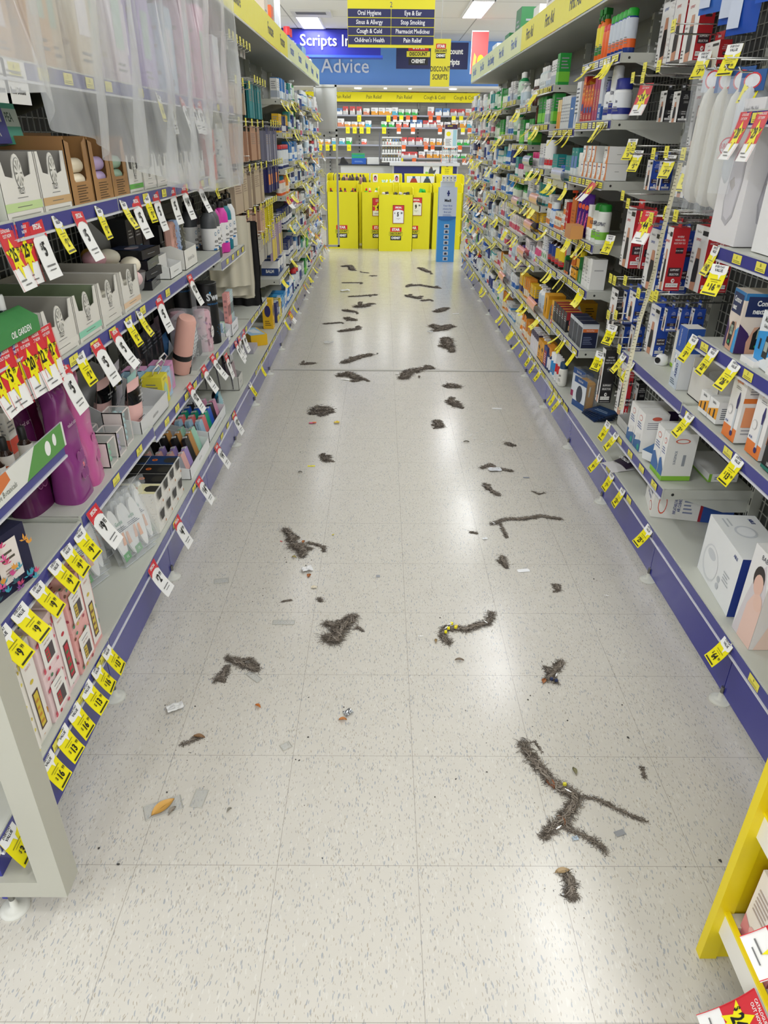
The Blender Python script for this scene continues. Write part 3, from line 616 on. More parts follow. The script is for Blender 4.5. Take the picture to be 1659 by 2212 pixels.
# ---------- counter
yC=12.6;e=empty('counter',(0,yC,0));xa=ony(848,350,yC).x;xb=ony(990,350,yC).x
m=MB();m.box(xa,.03,0,xb,.6,1.0,'c9cbd0');m.build('carcass',e);m=MB();m.box(xa+.02,.015,.0,xb-.02,.03,.99,'232c72');m.build('blue_front',e)
m=MB();m.box(xa-.05,-.03,1.0,xb+.02,.62,1.045,'d3d5da:g');m.build('worktop',e);tag(e,'dispensary counter with navy front and pale grey worktop','counter')
def flat(x0,x1,z0,z1,y,name,k,sp,label,cat,t=.01):
    o=MB().box(0,0,0,x1-x0,t,z1-z0,k).face((0,0,0),(1,0,0),(0,0,1),x1-x0,z1-z0,sp).build(name);o.location=(x0,y,z0);tag(o,label,cat);return o
a=ony(914,380,yC);b=ony(949,357,yC);flat(a.x,b.x,a.z,b.z,yC-.001,'poster','e6e8ea',[('p',[(.3,.2),(.35,.6),(.45,.85),(.55,.8),(.6,.5),(.8,.6),(.7,.2)],'4a5058'),('e',.47,.78,.05,.09,'7a5a48'),('e',.2,.3,.1,.1,'7cc04a'),('r',0,0,1,.16,'f6f6f6')],'white poster of person in dark top on counter front','poster')
a=ony(952,380,yC);b=ony(978,357,yC);flat(a.x,b.x,a.z,b.z,yC-.001,'poster',YE,[('e',.5,.88,.1,.07,'9a8a20'),('t',.5,.62,.13,"We Won't",'3a3a20',0,.8,1),('t',.5,.45,.13,'Be Beaten','3a3a20',0,.8,1),('t',.5,.28,.13,'On Price*','3a3a20',0,.8,1)],'yellow price promise poster on the counter front','poster')
e=empty('bench',(0,13.1,0));xa=ony(735,348,13.1).x;xb=ony(850,348,13.1).x
m=MB();m.box(xa,.02,0,xb,.5,.98,'d2d4d4');m.build('bench_front',e);m=MB();m.box(xa-.05,-.01,.98,xb,.52,1.0,'33363e');m.build('worktop',e);tag(e,'grey rear bench with thin dark top left of counter','bench')
def obj_(mb,name,loc,label,cat,group=None): o=mb.build(name);o.location=loc;tag(o,label,cat,group);return o
a=ony(759,347,13.1);w=ony(790,347,13.1).x-a.x
obj_(MB().box(0,0,0,w,.2,.09,'2461c8').face((0,0,0),(1,0,0),(0,0,1),w,.09,[('l',.2,.3,.8,.6,2,'8db4ee')]),'basket',(a.x,13.12,1.0),'blue plastic basket on the rear bench','basket')
obj_(MB().box(0,0,0,w*.9,.18,.025,'2bb26a').box(0,0,.025,w*.9,.18,.05,'1d9a9a').box(0,0,.05,w*.9,.18,.07,'37a85c'),'folder_stack',(a.x,13.14,1.09),'green folders stacked on the blue basket','folders')
obj_(MB().box(0,0,0,.2,.15,.1,'eceef0'),'paper_tray',(a.x+w+.02,13.12,1.0),'white tray of papers right of the blue basket','tray')
m=MB();m.add([(0,0,0),(.14,0,0),(.14,.2,0),(0,.2,0),(.02,0,.09),(.06,0,.1),(.06,.2,.1),(.02,.2,.09)],[(0,1,5,4),(1,2,6,5),(2,3,7,6),(3,0,4,7),(4,5,6,7)],'1b1c20');obj_(m,'card_terminal',(a.x-.2,13.12,1.0),'black sloped machine left of blue basket on bench','terminal')
m=MB();m.box(0,0,0,.02,.3,.42,'6d6f78');obj_(m,'monitor',(ony(818,300,12.7).x,12.7,1.05),'grey edge-on monitor standing at the counter end','monitor')
# leaflet holder, small racks on the counter
a=ony(962,315,12.6);obj_(MB().box(0,0,0,.2,.012,.33,'eef0f2').face((0,0,0),(1,0,0),(0,0,1),.2,.33,[('r',0,.8,1,1,'3a1a40'),('t',.4,.93,.06,'HOT PRICE',YE,0,.8,2),('e',.3,.6,.18,.1,YE),('r',.66,.08,.95,.78,'a9d4e2'),('l',.08,.1,.55,.4,6,'777777')]),'price_sign',(a.x-.02,12.62,1.26),'white sign with purple top and yellow circle on stand','sign')
m=MB();m.tube([(0,0,0),(0,0,.22)],.006,'999999:m',8);m.lathe([(.06,0),(.06,.006)],'999999',14);obj_(m,'sign_stand',(a.x+.08,12.64,1.045),'thin metal stand holding the white price sign','stand')
def rack(x,y,z,w,rows,n,kb,kc,label,desc):
    e=empty('counter_rack',(x,y,z));m=MB()
    for i in range(rows+1): m.box(0,0,i*.115,w,.1,i*.115+.006,'d5d7da');m.box(0,-.003,i*.115,w,0,i*.115+.02,'e8eaec')
    for q in (0,w-.004): m.box(q,0,0,q+.004,.1,rows*.115,'c5c7ca')
    m.build('rack_frame',e);tag(e,label,'rack')
    for r in range(rows):
        for i in range(n):
            o=use((kb,kc,'rk'),bottle,.016,.095,kb,kc,'eef0f0',name='rack_bottle');o.location=(x+w*(i+.5)/n,y+.03,z+r*.115+.007);o.rotation_euler=(0,0,0)
            tag(o,desc+', row %s, %s from left'%(['one','two','three'][r],ORD[i]),'bottle',desc)
rack(ony(824,346,12.65).x,12.65,1.045,.32,3,7,'2a4a44','b99a50','counter rack of green bottles with gold caps','small green bottle in counter rack')
rack(ony(954,346,12.65).x,12.65,1.045,.25,2,7,'7cc4d0','e9f1f3','counter rack of pale blue bottles','pale blue bottle in counter rack')
# ---------- back wall gondola
yG=14.0;m=MB();m.box(-4,yG+.35,0,4,yG+.45,CE,'a5a29b');struct('wall_back',m)
hz0=ony(800,220,yG).z;hz1=ony(800,199,yG).z
JX=[ony(px,210,yG).x for px in (650,707,774,840,906,970,1036)]
TX=['Pain Relief','Pain Relief','Pain Relief','Pain Relief','Cough & Cold','Cough & Cold']
SZ=[ony(800,py,yG).z for py in (248,274,312,340)]
for i in range(6):
    x0,x1=JX[i],JX[i+1];W=x1-x0;e=empty('wall_shelving',(x0,yG,0));m=MB();m.box(0,.3,.1,W,.34,hz0,'b3b1aa')
    for j in range(22): m.box(0,.296,.3+j*.075,W,.3,.304+j*.075,'999790')
    m.build('slat_back',e);m=MB();m.box(-.014,.27,.1,.014,.3,hz0,'a9aaa6')
    for j in range(28): m.box(-.008,.268,.2+j*.06,.008,.27,.23+j*.06,'1e1e1e')
    m.build('upright',e);m=MB();m.box(0,-.006,hz0,W,0,hz1,'fff200');m.box(0,0,hz0,W,.3,hz0+.01,'b4b4ae')
    m.face((0,-.006,hz0),(1,0,0),(0,0,1),W,hz1-hz0,[('t',.5,.5,.55,TX[i],'2a2a22',0,.8,0)]);m.build('header_sign',e)
    for z in SZ:
        m=MB();m.box(0,0,z-.012,W,.29,z,'c4c6c6');m.box(0,-.008,z-.025,W,0,z,'a2a5b2');m.build('shelf',e)
    tag(e,'wall shelving bay with yellow %s header, %s from the left'%(TX[i],ORD[i]),'shelving','back wall shelving')
rg=random.Random(12);cols=[['34b54a','e8f4e8'],['e9705a','f2f2f2'],['f2f2f2','5c8cc8'],['c9c9c9','d94a4a'],['d98a6a','f2f2f2'],['e8a030','f4f4f4'],['58b0c8','f4f4f4']]
for r,z in enumerate(SZ):
    n=0;x=JX[0]+.25
    while x<JX[6]-.1:
        i=sum(1 for q in JX if q<=x);c=cols[(i+r*2+(n//4))%7];w=rg.uniform(.09,.12);h=rg.uniform(.07,.13)
        if r==2 and JX[2]+.1<x<JX[3]-.1 or rg.random()<.08 or (r==3 and x<.2): x+=.16;continue
        reps=2 if rg.random()<.25 else 1
        o=carton(w,.08,h,c[1],[('r',0,0,1,.5,c[0]),('e',.75,.5,.12,.25,WH),('l',.1,.6,.6,.85,2,'666666')],name='medicine_carton') if ('bw',i,r,n//4) not in PRO else copy_tree(PRO[('bw',i,r,n//4)])
        PRO.setdefault(('bw',i,r,n//4),o);o.location=(x+w/2,yG+.06,z);tag(o,'small medicine carton on back wall, row %s from top, %s from left'%(['one','two','three','four'][r],ORD[n]),'box','medicine cartons on the back wall')
        if rg.random()<.55: 
            q=MB().box(-.035,0,-.1,.035,.002,0,YE if (i<4 or rg.random()<.3) else 'f07030').face((-.035,0,-.1),(1,0,0),(0,0,1),.07,.1,[('r',0,0,1,.35,WH)] if i>=4 else [('l',.2,.3,.8,.7,2,'a8a020')]).build('price_ticket');q.location=(x+w/2,yG-.011,z-.005)
            tag(q,'price ticket on back wall, row %s from top, under carton %s from left'%(['one','two','three','four'][r],ORD[n]),'price ticket','back wall tickets')
        n+=1;x+=w+rg.uniform(.01,.03)
n=0;x=JX[1]-.3
for c,h,g in [('eee4d8',.17,1),('5a6a8c',.14,3),('e6e6e4',.19,2),('dfe3da',.14,4),('dfe0e0',.12,1),('a83018',.13,10),('7a2a20',.14,2),('8a6a88',.09,3),('c04a50',.17,2),('e2e0dc',.1,2),('3a4a5c',.12,2),('e8d6d0',.09,3),('4a9a5a',.1,2),('4a4a90',.14,2),('301a1a',.13,1)]:
    for j in range(g):
        w=.06 if g>4 else .085;o=carton(w*.78,.1,h*rg.uniform(.9,1.05),c,[('l',.15,.5,.85,.8,2,'8a8078'),('r',0,0,1,.15,'b0a8a0')],name='stock_carton');o.location=(x,yG+.12,hz0+.01+ (0));tag(o,'stock box on top of the back wall header, %s from left'%ORD[n],'box','stock boxes above the back wall header');x+=w*.8+.008;n+=1
# ---------- fascia, signs
def fascia():
    m=MB();y=13.2;z0,z1=2.13,CE
    m.box(-3,y,z0,3,y+.8,z1,'76aaf4');m.box(-3,y-.25,z0-.03,3,y+.85,z0,'e8e6e0');return m
struct('trim_2',fascia())
yA=13.18
m=MB();x=ony(697,145,yA).x;sz=.52;h=sz
m.face((0,0,0),(1,0,0),(0,0,1),1,1,[('t',0,0,1,'Advice','dce9ff',0,1,0)]);
def lettering(txt,px0,px1,pyc,y,k,bold,label,name='sign_lettering'):
    v,f=glyphs(txt,bold);xs=[p[0] for p in v];ys=[p[1] for p in v];a=ony(px0,pyc,y);b=ony(px1,pyc,y);s=(b.x-a.x)/(max(xs)-min(xs))
    m=MB();m.add([(p[0]*s,0,p[1]*s) for p in v],f,k);m.add([(p[0]*s,.012,p[1]*s) for p in v],[tuple(reversed(q)) for q in f],k);o=m.build(name);o.location=((a.x+b.x)/2,y,a.z-(max(ys)+min(ys))/2*s+.0);tag(o,label,'lettering');return o
lettering('Advice',693,797,141,yA,'f0f5ff',.3,'pale thin Advice lettering on the light blue fascia')
e=empty('hanging_sign',(0,11.9,0));a=ony(640,118,11.9);b=ony(822,50,11.9)
m=MB();m.box(a.x-.3,0,a.z,b.x,.2,2.74,'1a1f9e');m.box(a.x-.3,-.02,a.z-.03,b.x+.03,.22,a.z,'2c55e0');m.build('sign_box',e);tag(e,'deep blue Scripts In lightbox sign above the counter','sign')
lettering('Scripts In',648,757,90,11.88,'f6f8ff',.3,'white bold Scripts In lettering on deep blue lightbox')
e=empty('hanging_sign',(0,12.4,0));a=ony(855,148,12.4);b=ony(1012,92,12.4)
m=MB();m.box(a.x,0,a.z,b.x,.05,b.z,'1d2358');W=b.x-a.x;Hh=b.z-a.z;m.build('sign_panel',e)
m=MB();m.face((a.x+W*.14,0,a.z+Hh*.14),(1,0,0),(0,0,1),.36,Hh*.82,logo(.3,yel='f0e63a'));m.build('logo_print',e)
m=MB();m.face((a.x,0,a.z),(1,0,0),(0,0,1),W,Hh,[('t',.78,.66,.3,'Discount',WH,0,.85,2),('t',.78,.26,.3,'Scripts',WH,0,.85,2)]);m.build('lettering',e)
tag(e,'navy Discount Scripts sign with star logo on blue fascia','sign')
a=ony(1014,160,11.0);b=ony(1056,66,11.0);flat(a.x,b.x,a.z,b.z,11.0,'poster','ee5a5a',[('r',0,0,.03,1,WH),('r',0,.97,1,1,WH),('p',[(.1,.1),(.25,.0),(.35,.4),(.2,.5)],'e8b050'),('e',.6,.3,.2,.15,YE)],'coral red poster above the far right shelves','poster')
for i,px in enumerate((713,772,832,886,980)):
    a=ony(px,172,13.0);r=.06 if i in(0,1,4) else .025
    o=MB().lathe([(r,0),(r*.9,.012)],'ffffff:e2',20,None,1,1).build('downlight');o.location=(a.x,13.1,2.087);tag(o,'round ceiling downlight under the blue fascia, %s from left'%ORD[i],'downlight','downlights under the fascia')
    la=bpy.data.lights.new('downlight_lamp','AREA');la.shape='DISK';la.size=.12;la.energy=2.6;lo=bpy.data.objects.new('downlight_lamp',la);C.objects.link(lo);lo.parent=o;lo.location=(0,0,-.01)
# aisle sign
yS=5.0;e=empty('aisle_sign',(0,yS,0));a=ony(751,102,yS);b=ony(940,-8,yS);W=b.x-a.x;H1=b.z-a.z
m=MB();m.box(a.x,0,a.z,b.x,.012,b.z,'f0e62a');m.build('panel',e)
def vv(py): return (ony(800,py,yS).z-a.z)/H1
m=MB();R=[(19,37),(39,57),(59,76),(78,96)];TT=[('Oral Hygiene','Eye & Ear'),('Sinus & Allergy','Stop Smoking'),('Cough & Cold','Pharmacist Medicines'),("Children's Health",'Pain Relief')]
sp=[('t',.5,vv(10),.15,'2','33337a',0,.8,0)]
for (p0,p1),(t1,t2) in zip(R,TT):
    sp+=[('r',.004,vv(p1),.497,vv(p0),'23265e'),('r',.503,vv(p1),.996,vv(p0),'23265e'),('t',.25,vv((p0+p1)/2),.125,t1,'f4f4fa',0,.82,1),('t',.75,vv((p0+p1)/2),.125,t2,'f4f4fa',0,.82 if len(t2)<15 else .74,1)]
m.face((a.x,0,a.z),(1,0,0),(0,0,1),W,H1,sp);m.build('lettering_print',e)
m=MB()
for x in (a.x+.05,b.x-.05): m.tube([(x,.006,b.z),(x,.006,CE)],.0015,'888888',5)
m.build('wire',e);tag(e,'hanging yellow and navy aisle sign numbered 2','sign')
yS=6.6;e=empty('hanging_sign',(0,yS,0));a=ony(928,187,yS);b=ony(974,84,yS);W=b.x-a.x;H1=b.z-a.z
m=MB();m.box(a.x,0,a.z,b.x,.006,b.z,'eee234');m.build('panel',e);m=MB()
m.face((a.x+W*.2,0,a.z+H1*.6),(1,0,0),(0,0,1),W*.6,H1*.3,logo(.1));m.face((a.x,0,a.z),(1,0,0),(0,0,1),W,H1,[('t',.5,.37,.155,'DISCOUNT','222222',0,.62,1),('t',.5,.2,.155,'SCRIPTS','222222',0,.68,1)]);m.build('lettering_print',e)
m=MB();m.tube([((a.x+b.x)/2,.003,b.z),((a.x+b.x)/2,.003,CE)],.003,'dddddd',5);m.build('wire',e);tag(e,'small yellow hanging sign reading DISCOUNT SCRIPTS','sign')
# ceiling air vents
for (px0,px1,py,lab) in ((625,712,12,'ceiling air conditioner grille above the left shelves'),(800,850,0,'ceiling air conditioner grille above the aisle sign')):
    a=onz(px0,py+8,CE);b=onz(px1,py+8,CE);w=b.x-a.x;e=empty('ceiling_vent',(a.x,a.y,CE));m=MB();m.box(0,0,-.02,w,w*1.0,0,'d6d5cf');m.build('vent_body',e)
    m=MB()
    for i in range(6): m.box(.06,.05+i*.03,-.024,w-.06,.065+i*.03,-.02,'6a6a66')
    m.build('grille',e);tag(e,lab,'air vent')
# ================= LEFT SIDE, near bays
def P_(o,side,y,d,z,label,cat,group=None,**kw): put(o,side,y,d,z,**kw);tag(o,label,cat,group);return o
# near frame and yellow display in the foreground
e=empty('end_frame',(0,.86,0));xr=-.617;m=MB();k='b3b2a5'
m.box(xr-.05,0,.055,xr,.055,1.9,k);m.box(-1.3,0,.055,xr-.05,.055,.10,k);m.box(-1.3,.0,1.85,xr-.05,.055,1.9,k);m.build('frame',e)
m=MB();m.box(-.80,.055,.02,-.745,.10,.13,'bdbdae');m.lathe([(.035,0),(.034,.006),(.012,.01),(.01,.02)],'c8c8ba',20,Matrix.Translation((-.745,.09,0)));m.lathe([(.006,-.001),(.006,.004)],'b5b5a5',10,Matrix.Translation((-.76,.055,.05))@Matrix.Rotation(math.pi/2,4,'X'));m.build('foot',e)
tag(e,'cream painted square tube end frame in the bottom left foreground','end frame')
e=empty('cardboard_display',(.625,.78,0));m=MB();m.box(0,0,0,.42,.012,1.2,'e6cf0a');m.box(-.002,-.004,0,.03,.014,1.2,'e6cf0a');m.box(0,-.75,0,.42,-.738,1.2,'e6cf0a');m.box(.41,-.74,0,.42,0,1.2,'e6cf0a');m.build('side_panel',e)
for z in (.13,.40,.67):
    m=MB();m.box(.02,-.735,z-.006,.40,-.002,z,'d8d2c4');m.box(.015,-.735,z-.045,.02,-.002,z+.012,'e9e6dc');m.box(.012,-.735,z+.012,.022,-.002,z+.018,'f2dc10');m.box(.02,-.03,z-.045,.05,-.003,z+.012,'d2cfc0');m.build('shelf',e)
tag(e,'yellow cardboard display stand in the bottom right foreground','display stand')
for j,z in enumerate((.13,.40)):
    for i in range(4):
        o=use('pinkbox',carton,.10,.045,.17,'ece4dc',[('p',[(0,0),(1,0),(1,.5),(.7,.25),(.3,.2),(0,.3)],'d98a8e'),('e',.3,.22,.1,.07,'e8b4b4'),('p',[(.75,.62),(.88,.9),(.65,.85)],'b8a437'),('l',.1,.45,.6,.8,6,'b8a8a0')],[('r',0,0,1,1,'a8363e'),('r',.2,.03,.8,.13,'c9a88a')])
        o.location=(.625+.055,.78-.075-i*.125,z);o.rotation_euler=(0,0,-math.pi/2);tag(o,'cream and pink carton, %s from the far end of %s yellow stand shelf'%(ORD[i],['lowest','second'][j]),'box','pink cartons on the yellow stand')
for i,(y,z,p,w) in enumerate([(.62,.135,'24.99','lowest'),(.60,.40,'59.99','second')]):
    ticket('R','C',p,y,z,.5,1.0,X=.64,out=.003,label='red catalogue ticket reading %s on %s yellow stand shelf'%(p,w))
# ----- tickets read from the photograph
Yt,St,Ct='Y','S','C'
tickets_px('L',[(2,1788,Yt,'3.99'),(88,1622,Yt,'16.99'),(118,1560,Yt,'13.99'),(145,1512,Yt,'16.99'),(172,1462,Yt,'13.99'),(196,1426,Yt,'16.99'),(217,1382,Yt,'13.99'),(318,1200,St,'2.99'),(373,1105,St,'4.99'),(421,1022,St,'14.99'),(461,948,St,'14.99'),(500,884,St,'12.99'),(536,832,Yt,'5.99')],.2,'the left base rail','left base rail tickets',(.35,.6))
tickets_px('L',[(-5,1375,Yt,'9.99'),(30,1318,Yt,'9.99'),(70,1268,Yt,'9.99'),(108,1220,Yt,'9.99'),(136,1188,Yt,'9.99'),(163,1152,Yt,'9.99')],.56,'the white deck rail','left first shelf tickets',(.4,.7))
tickets_px('L',[(187,1078,St,'9.95'),(402,822,St,'12.99'),(433,782,St,'14.99'),(452,757,St,'13.99')],.57,'the bag shelf rail','left lower shelf tickets',(.3,.55))
tickets_px('L',[(480,725,St,'9.99'),(503,716,St,'9.99'),(512,722,St,'14.99'),(521,705,St,'9.99')],.50,'the stepped rail','left stepped shelf tickets',(.2,.4))
tickets_px('L',[(130,792,St,'5'),(166,766,Yt,'2.99'),(200,742,St,'5'),(240,714,St,'5'),(270,697,Yt,'2.99'),(296,682,Yt,'2.99'),(338,650,St,'5'),(405,600,St,'12.99')],.935,'the lower soap shelf','soap tray shelf tickets',(.25,.5))
tickets_px('L',[(72,490,St,'5'),(117,478,Yt,'2.99'),(162,465,St,'5'),(207,452,Yt,'2.99'),(260,438,Yt,'2.99'),(287,432,St,'5'),(311,427,Yt,'2.99'),(331,421,St,'5'),(368,413,St,'5'),(392,408,St,'14.99'),(424,392,St,'14.99'),(457,372,Yt,'8.99')],1.235,'the upper soap shelf','upper left shelf tickets',(.15,.45))
tickets_px('L',[(-22,790,Ct,'5.99'),(2,775,Ct,'5.99'),(24,763,Ct,'11.99'),(46,750,Ct,'20.99'),(68,738,Ct,'22.99'),(92,722,Ct,'42.99')],1.03,'the oils shelf','left oils shelf tickets',(.1,.25))
tickets_px('L',[(5,510,Ct,'25.99'),(40,496,Ct,'25.99')],1.235,'the upper soap shelf','left upper catalogue tickets',(.05,.2))
tickets_px('L',[(335,190,Yt,'7.99'),(362,188,St,'4.99'),(385,188,St,'9.99'),(405,190,St,'9.99'),(422,190,St,'5.99'),(440,195,Yt,'5.99')],1.515,'the sheeted rail','tickets behind the plastic sheet',(.1,.2))
# base shelf of bay A: gift boxes
GD=[(['d9c23a','e8d86a','c98a2a'],'f3efe6','yellow lemon'),(['c22a3c','d8566a','3a7a4a'],'f3d9da','red berry'),(['d8c046','b04a5a','3a8a6a','7a4a30'],'efb3ae','pink fruit')]
gy=[(1.06,0,0),(1.14,0,1),(1.222,1,0),(1.303,1,1),(1.385,2,0),(1.463,2,1)]
for i,(y,c,tall) in enumerate(gy):
    dots,b,nm=GD[c]
    if tall:
        P_(giftbox(.064,.05,.255,b,dots,True),'L',y,.04,.205,'tall %s patterned gift box standing on the left base shelf'%nm,'gift box','gift boxes on the left base shelf')
    else:
        for q in range(2): P_(giftbox(.088,.07,.125,b,dots),'L',y,.045,.205+q*.1255,'%s %s patterned square gift box with window, left base shelf'%(['lower','upper'][q],nm),'gift box','gift boxes on the left base shelf')
for i in range(3):
    P_(use('lilac_pack',pouch,.12,.15,.04,'c9c0d4',[('l',.1,.2,.9,.8,8,'a8a0b4')]),'L',.90-.0+i*.0-(.06*i),.08,.205,'lilac wrapped pack beside gift boxes, %s from far'%ORD[i],'pack','lilac packs on the left base shelf')
# bay A floral box
o=MB().box(-.075,-.06,0,.075,.06,.13,'1a1a3c')
fr=random.Random(3);F=[('r',0,.0,1,1,'14143a')]
for i in range(34):
    u,v=fr.uniform(.05,.95),fr.uniform(.05,.95);k=fr.choice(['e0559a','e8a03a','3aa0b8','7a3a8a','2a5a6a','d94a7a'])
    for j in range(5):
        a=fr.uniform(0,1)+j*.5;du,dv=.09*math.cos(a),.12*math.sin(a);F.append(('p',[(min(1,max(0,p)),min(1,max(0,q))) for p,q in [(u,v),(u+du*.5-dv*.15,v+dv*.5+du*.15),(u+du,v+dv),(u+du*.5+dv*.15,v+dv*.5-du*.15)]],k))
for q in ((-.075,-.06,0),(1,0,0),.15),((-.075,.06,0),(0,-1,0),.12): o.face(q[0],q[1],(0,0,1),q[2],.13,F)
o.face((-.075,-.06,0),(1,0,0),(0,0,1),.15,.13,[('r',.4,.2,.8,.88,'efe6e0'),('l',.48,.55,.72,.75,2,'55503f'),('l',.5,.3,.7,.45,3,'998f80')],off=.002)
P_(o.build('floral_box'),'L',1.19,.08,.565,'dark navy box with bright tropical leaf print on the white deck','gift box',rot=-.25)
# bay A oils shelf z=.775
for i,(y,k2) in enumerate([(1.02,'e0762a'),(1.08,'e8b03a'),(1.14,'6aa84a'),(1.2,'e8503a'),(1.26,'f0b040'),(1.32,'e06a2a'),(1.38,'e8e8e0')]):
    P_(bottle(.0145,.075,'2a150c:g','141414','e9e4dc',style='dropper',lk2=k2,name='oil_bottle'),'L',y,.03+.012*(i%2),.775,'small amber oil bottle with black cap, %s along the lower oils shelf'%ORD[i],'bottle','amber oil bottles')
for i,(y,k2) in enumerate([(1.10,'f0a040'),(1.17,'e0564a'),(1.24,'ece8e0'),(1.30,'e0784a'),(1.36,'8ab84a'),(1.42,'e0503a')]):
    P_(carton(.034,.034,.095,'efebe2',[('r',0,0,1,.35,k2),('l',.15,.5,.85,.8,3,'888888')],[('r',0,0,1,.35,k2),('l',.15,.45,.85,.8,4,'999999')]),'L',y,.09,.775,'slim white oil carton with coloured foot, %s along behind the amber bottles'%ORD[i],'box','slim oil cartons')
m=MB();m.box(-.22,-.003,0,.22,0,.055,'e6eaec:h');m.face((-.22,-.003,0),(1,0,0),(0,0,1),.44,.055,[('r',0,0,1,1,'e4e5df'),('p',[(.0,.35),(.2,.2),(.42,.6),(.4,1),(.0,1)],'d9773a'),('p',[(.55,0),(.98,0),(.98,1),(.68,1)],'5a9a4a'),('e',.8,.5,.03,.3,WH),('e',.88,.6,.02,.25,WH),('t',.28,.3,.32,'Australian Native Botanicals','707468',0,.8,0)])
P_(m.build('shelf_sign'),'L',1.25,-.012,.772,'clear shelf strip reading Australian Native Botanicals with leaf print','shelf sign')
# bay A shelf z=1.03: green bottles + OUT NOW
for i in range(7):
    P_(use('greenoil',bottle,.0145,.08,'10301f:g','ececea','2c5a3c',style='dropper',name='oil_bottle'),'L',1.12+i*.052,.035+.02*(i%2),1.03,'dark green oil bottle with white cap, %s along the upper oils shelf'%ORD[i],'bottle','green oil bottles')
m=MB();m.box(-.2,-.035,0,.2,-.033,.03,'3f8a4a');m.add([(-.2,-.035,.03),(.2,-.035,.03),(.2,.0,.05),(-.2,.0,.05)],[(0,1,2,3)],'3f8a4a');m.face((-.2,-.035,.0),(1,0,0),(0,0,1),.4,.03,[('t',.8,.5,.6,'OIL GARDEN',WH,0,.8,1)])
P_(m.build('shelf_sign'),'L',1.27,.02,1.032,'green shelf strip under the green oil bottles','shelf sign')
# ----- bay B..: shelf z=.575 bags and sponges
def tallbag(k,h=.30,w=.11,flower='d98ac0'):
    e=empty('gift_bag');m=MB()
    def fn(u,v):
        a=2*math.pi*u;c=math.cos(a);s=math.sin(a);q=1-.25*v if v<.8 else (.8-(v-.8)*.6);t=(1-v)**.4*.035+.004
        wr=noise.noise(Vector((u*4,v*5,h*30)))*.006*(1+v*2);x=w/2*q*(abs(c)**.6)*(1 if c>0 else -1);return (x+wr,t*(abs(s)**.7)*(1 if s>0 else -1)+wr,h*v)
    m.grid(fn,33,18,k);m.build('body',e)
    f=MB();sp=[]
    for i in range(6):
        a=i*math.pi/3;sp.append(('e',.5+.2*math.cos(a),.3+.085*math.sin(a),.13,.05,flower))
        sp.append(('e',.5+.2*math.cos(a),.3+.085*math.sin(a),.12,.045,k.split(':')[0]))
    sp+=[('e',.5,.3,.06,.02,'e87a8a'),('t',.5,.66,.045,'naked sista','e8d0e0',0,.8,0)]
    f.face((-w*.4,0,.0),(1,0,0),(0,0,1),w*.8,h,sp)
    def wp(p):
        v=min(.8,max(0,p.z/h));q=1-.25*v;a=w/2*q;c=min(.98,abs(p.x)/a)**(1/.6);return (p.x,-((1-v)**.4*.035+.004)*((1-c*c)**.35)-.003+p.y,p.z)
    f.warp(wp);f.build('print',e);return e
for i,(y,d,k,h,lb) in enumerate([(1.53,.13,'571c4c:g',.34,'dark plum tall gift bag at the back of the bag shelf'),(1.60,.055,'8a3c80:g',.30,'purple tall gift bag with flower print, front of the bag shelf'),(1.70,.06,'c4609a:g',.31,'pink tall gift bag standing right of the purple one'),(1.66,.16,'8a2a5c:g',.33,'wine coloured tall gift bag behind the pink one')]):
    P_(tallbag(k,h,flower='b070a0'),'L',y,d,.575,lb,'gift bag',rot=.15*(i-1))
for i,(y,d,k,lb) in enumerate([(1.80,.05,'7cc29c','green'),(1.875,.05,'a99ac0','lilac'),(1.955,.055,'a8cdd2','pale aqua'),(1.81,.13,'7fc2a0','green'),(1.89,.13,'9a8ab0','lilac')]):
    P_(clearbox(.062,.06,.075 if i!=2 else .105,k),'L',y,d,.575,'clear topped box of %s bath beads, %s row on bag shelf'%(lb,'front' if d<.1 else 'back'),'box')
# open card tray with sista packs
def lowtray(w,d,hf,hb,k='dcdcdc',inner='c4c4c2',txt=None,name='display_tray'):
    e=empty(name);t=.002;m=MB();m.box(-w/2,-d/2,0,w/2,d/2,t,k);m.box(-w/2,-d/2,0,w/2,-d/2+t,hf,k);m.box(-w/2,d/2-t,0,w/2,d/2,hb,inner)
    for s in (-1,1):
        x=s*w/2;x0,x1=(x-t,x) if s>0 else (x,x+t);V=[(x0,-d/2,0),(x0,-d/2,hf),(x0,-d/2+d*.35,hf*1.25),(x0,d/2,hb),(x0,d/2,0)];V+=[(x1,p[1],p[2]) for p in V];m.add(V,[(0,1,2,3,4),(9,8,7,6,5),(0,5,6,1),(1,6,7,2),(2,7,8,3),(3,8,9,4)],k)
    m.build('body',e);f=MB();f.face((-w/2,-d/2,0),(1,0,0),(0,0,1),w,hf,[('t',.5,.5,.3,txt,'8a8a8a',0,.8,0)] if txt else [('l',.3,.4,.7,.6,1,'aaaaaa')]);f.build('front_print',e);return e
P_(lowtray(.30,.24,.055,.16,txt='naked sista'),'L',2.17,.13,.56,'white card tray holding black topped washband packs','tray')
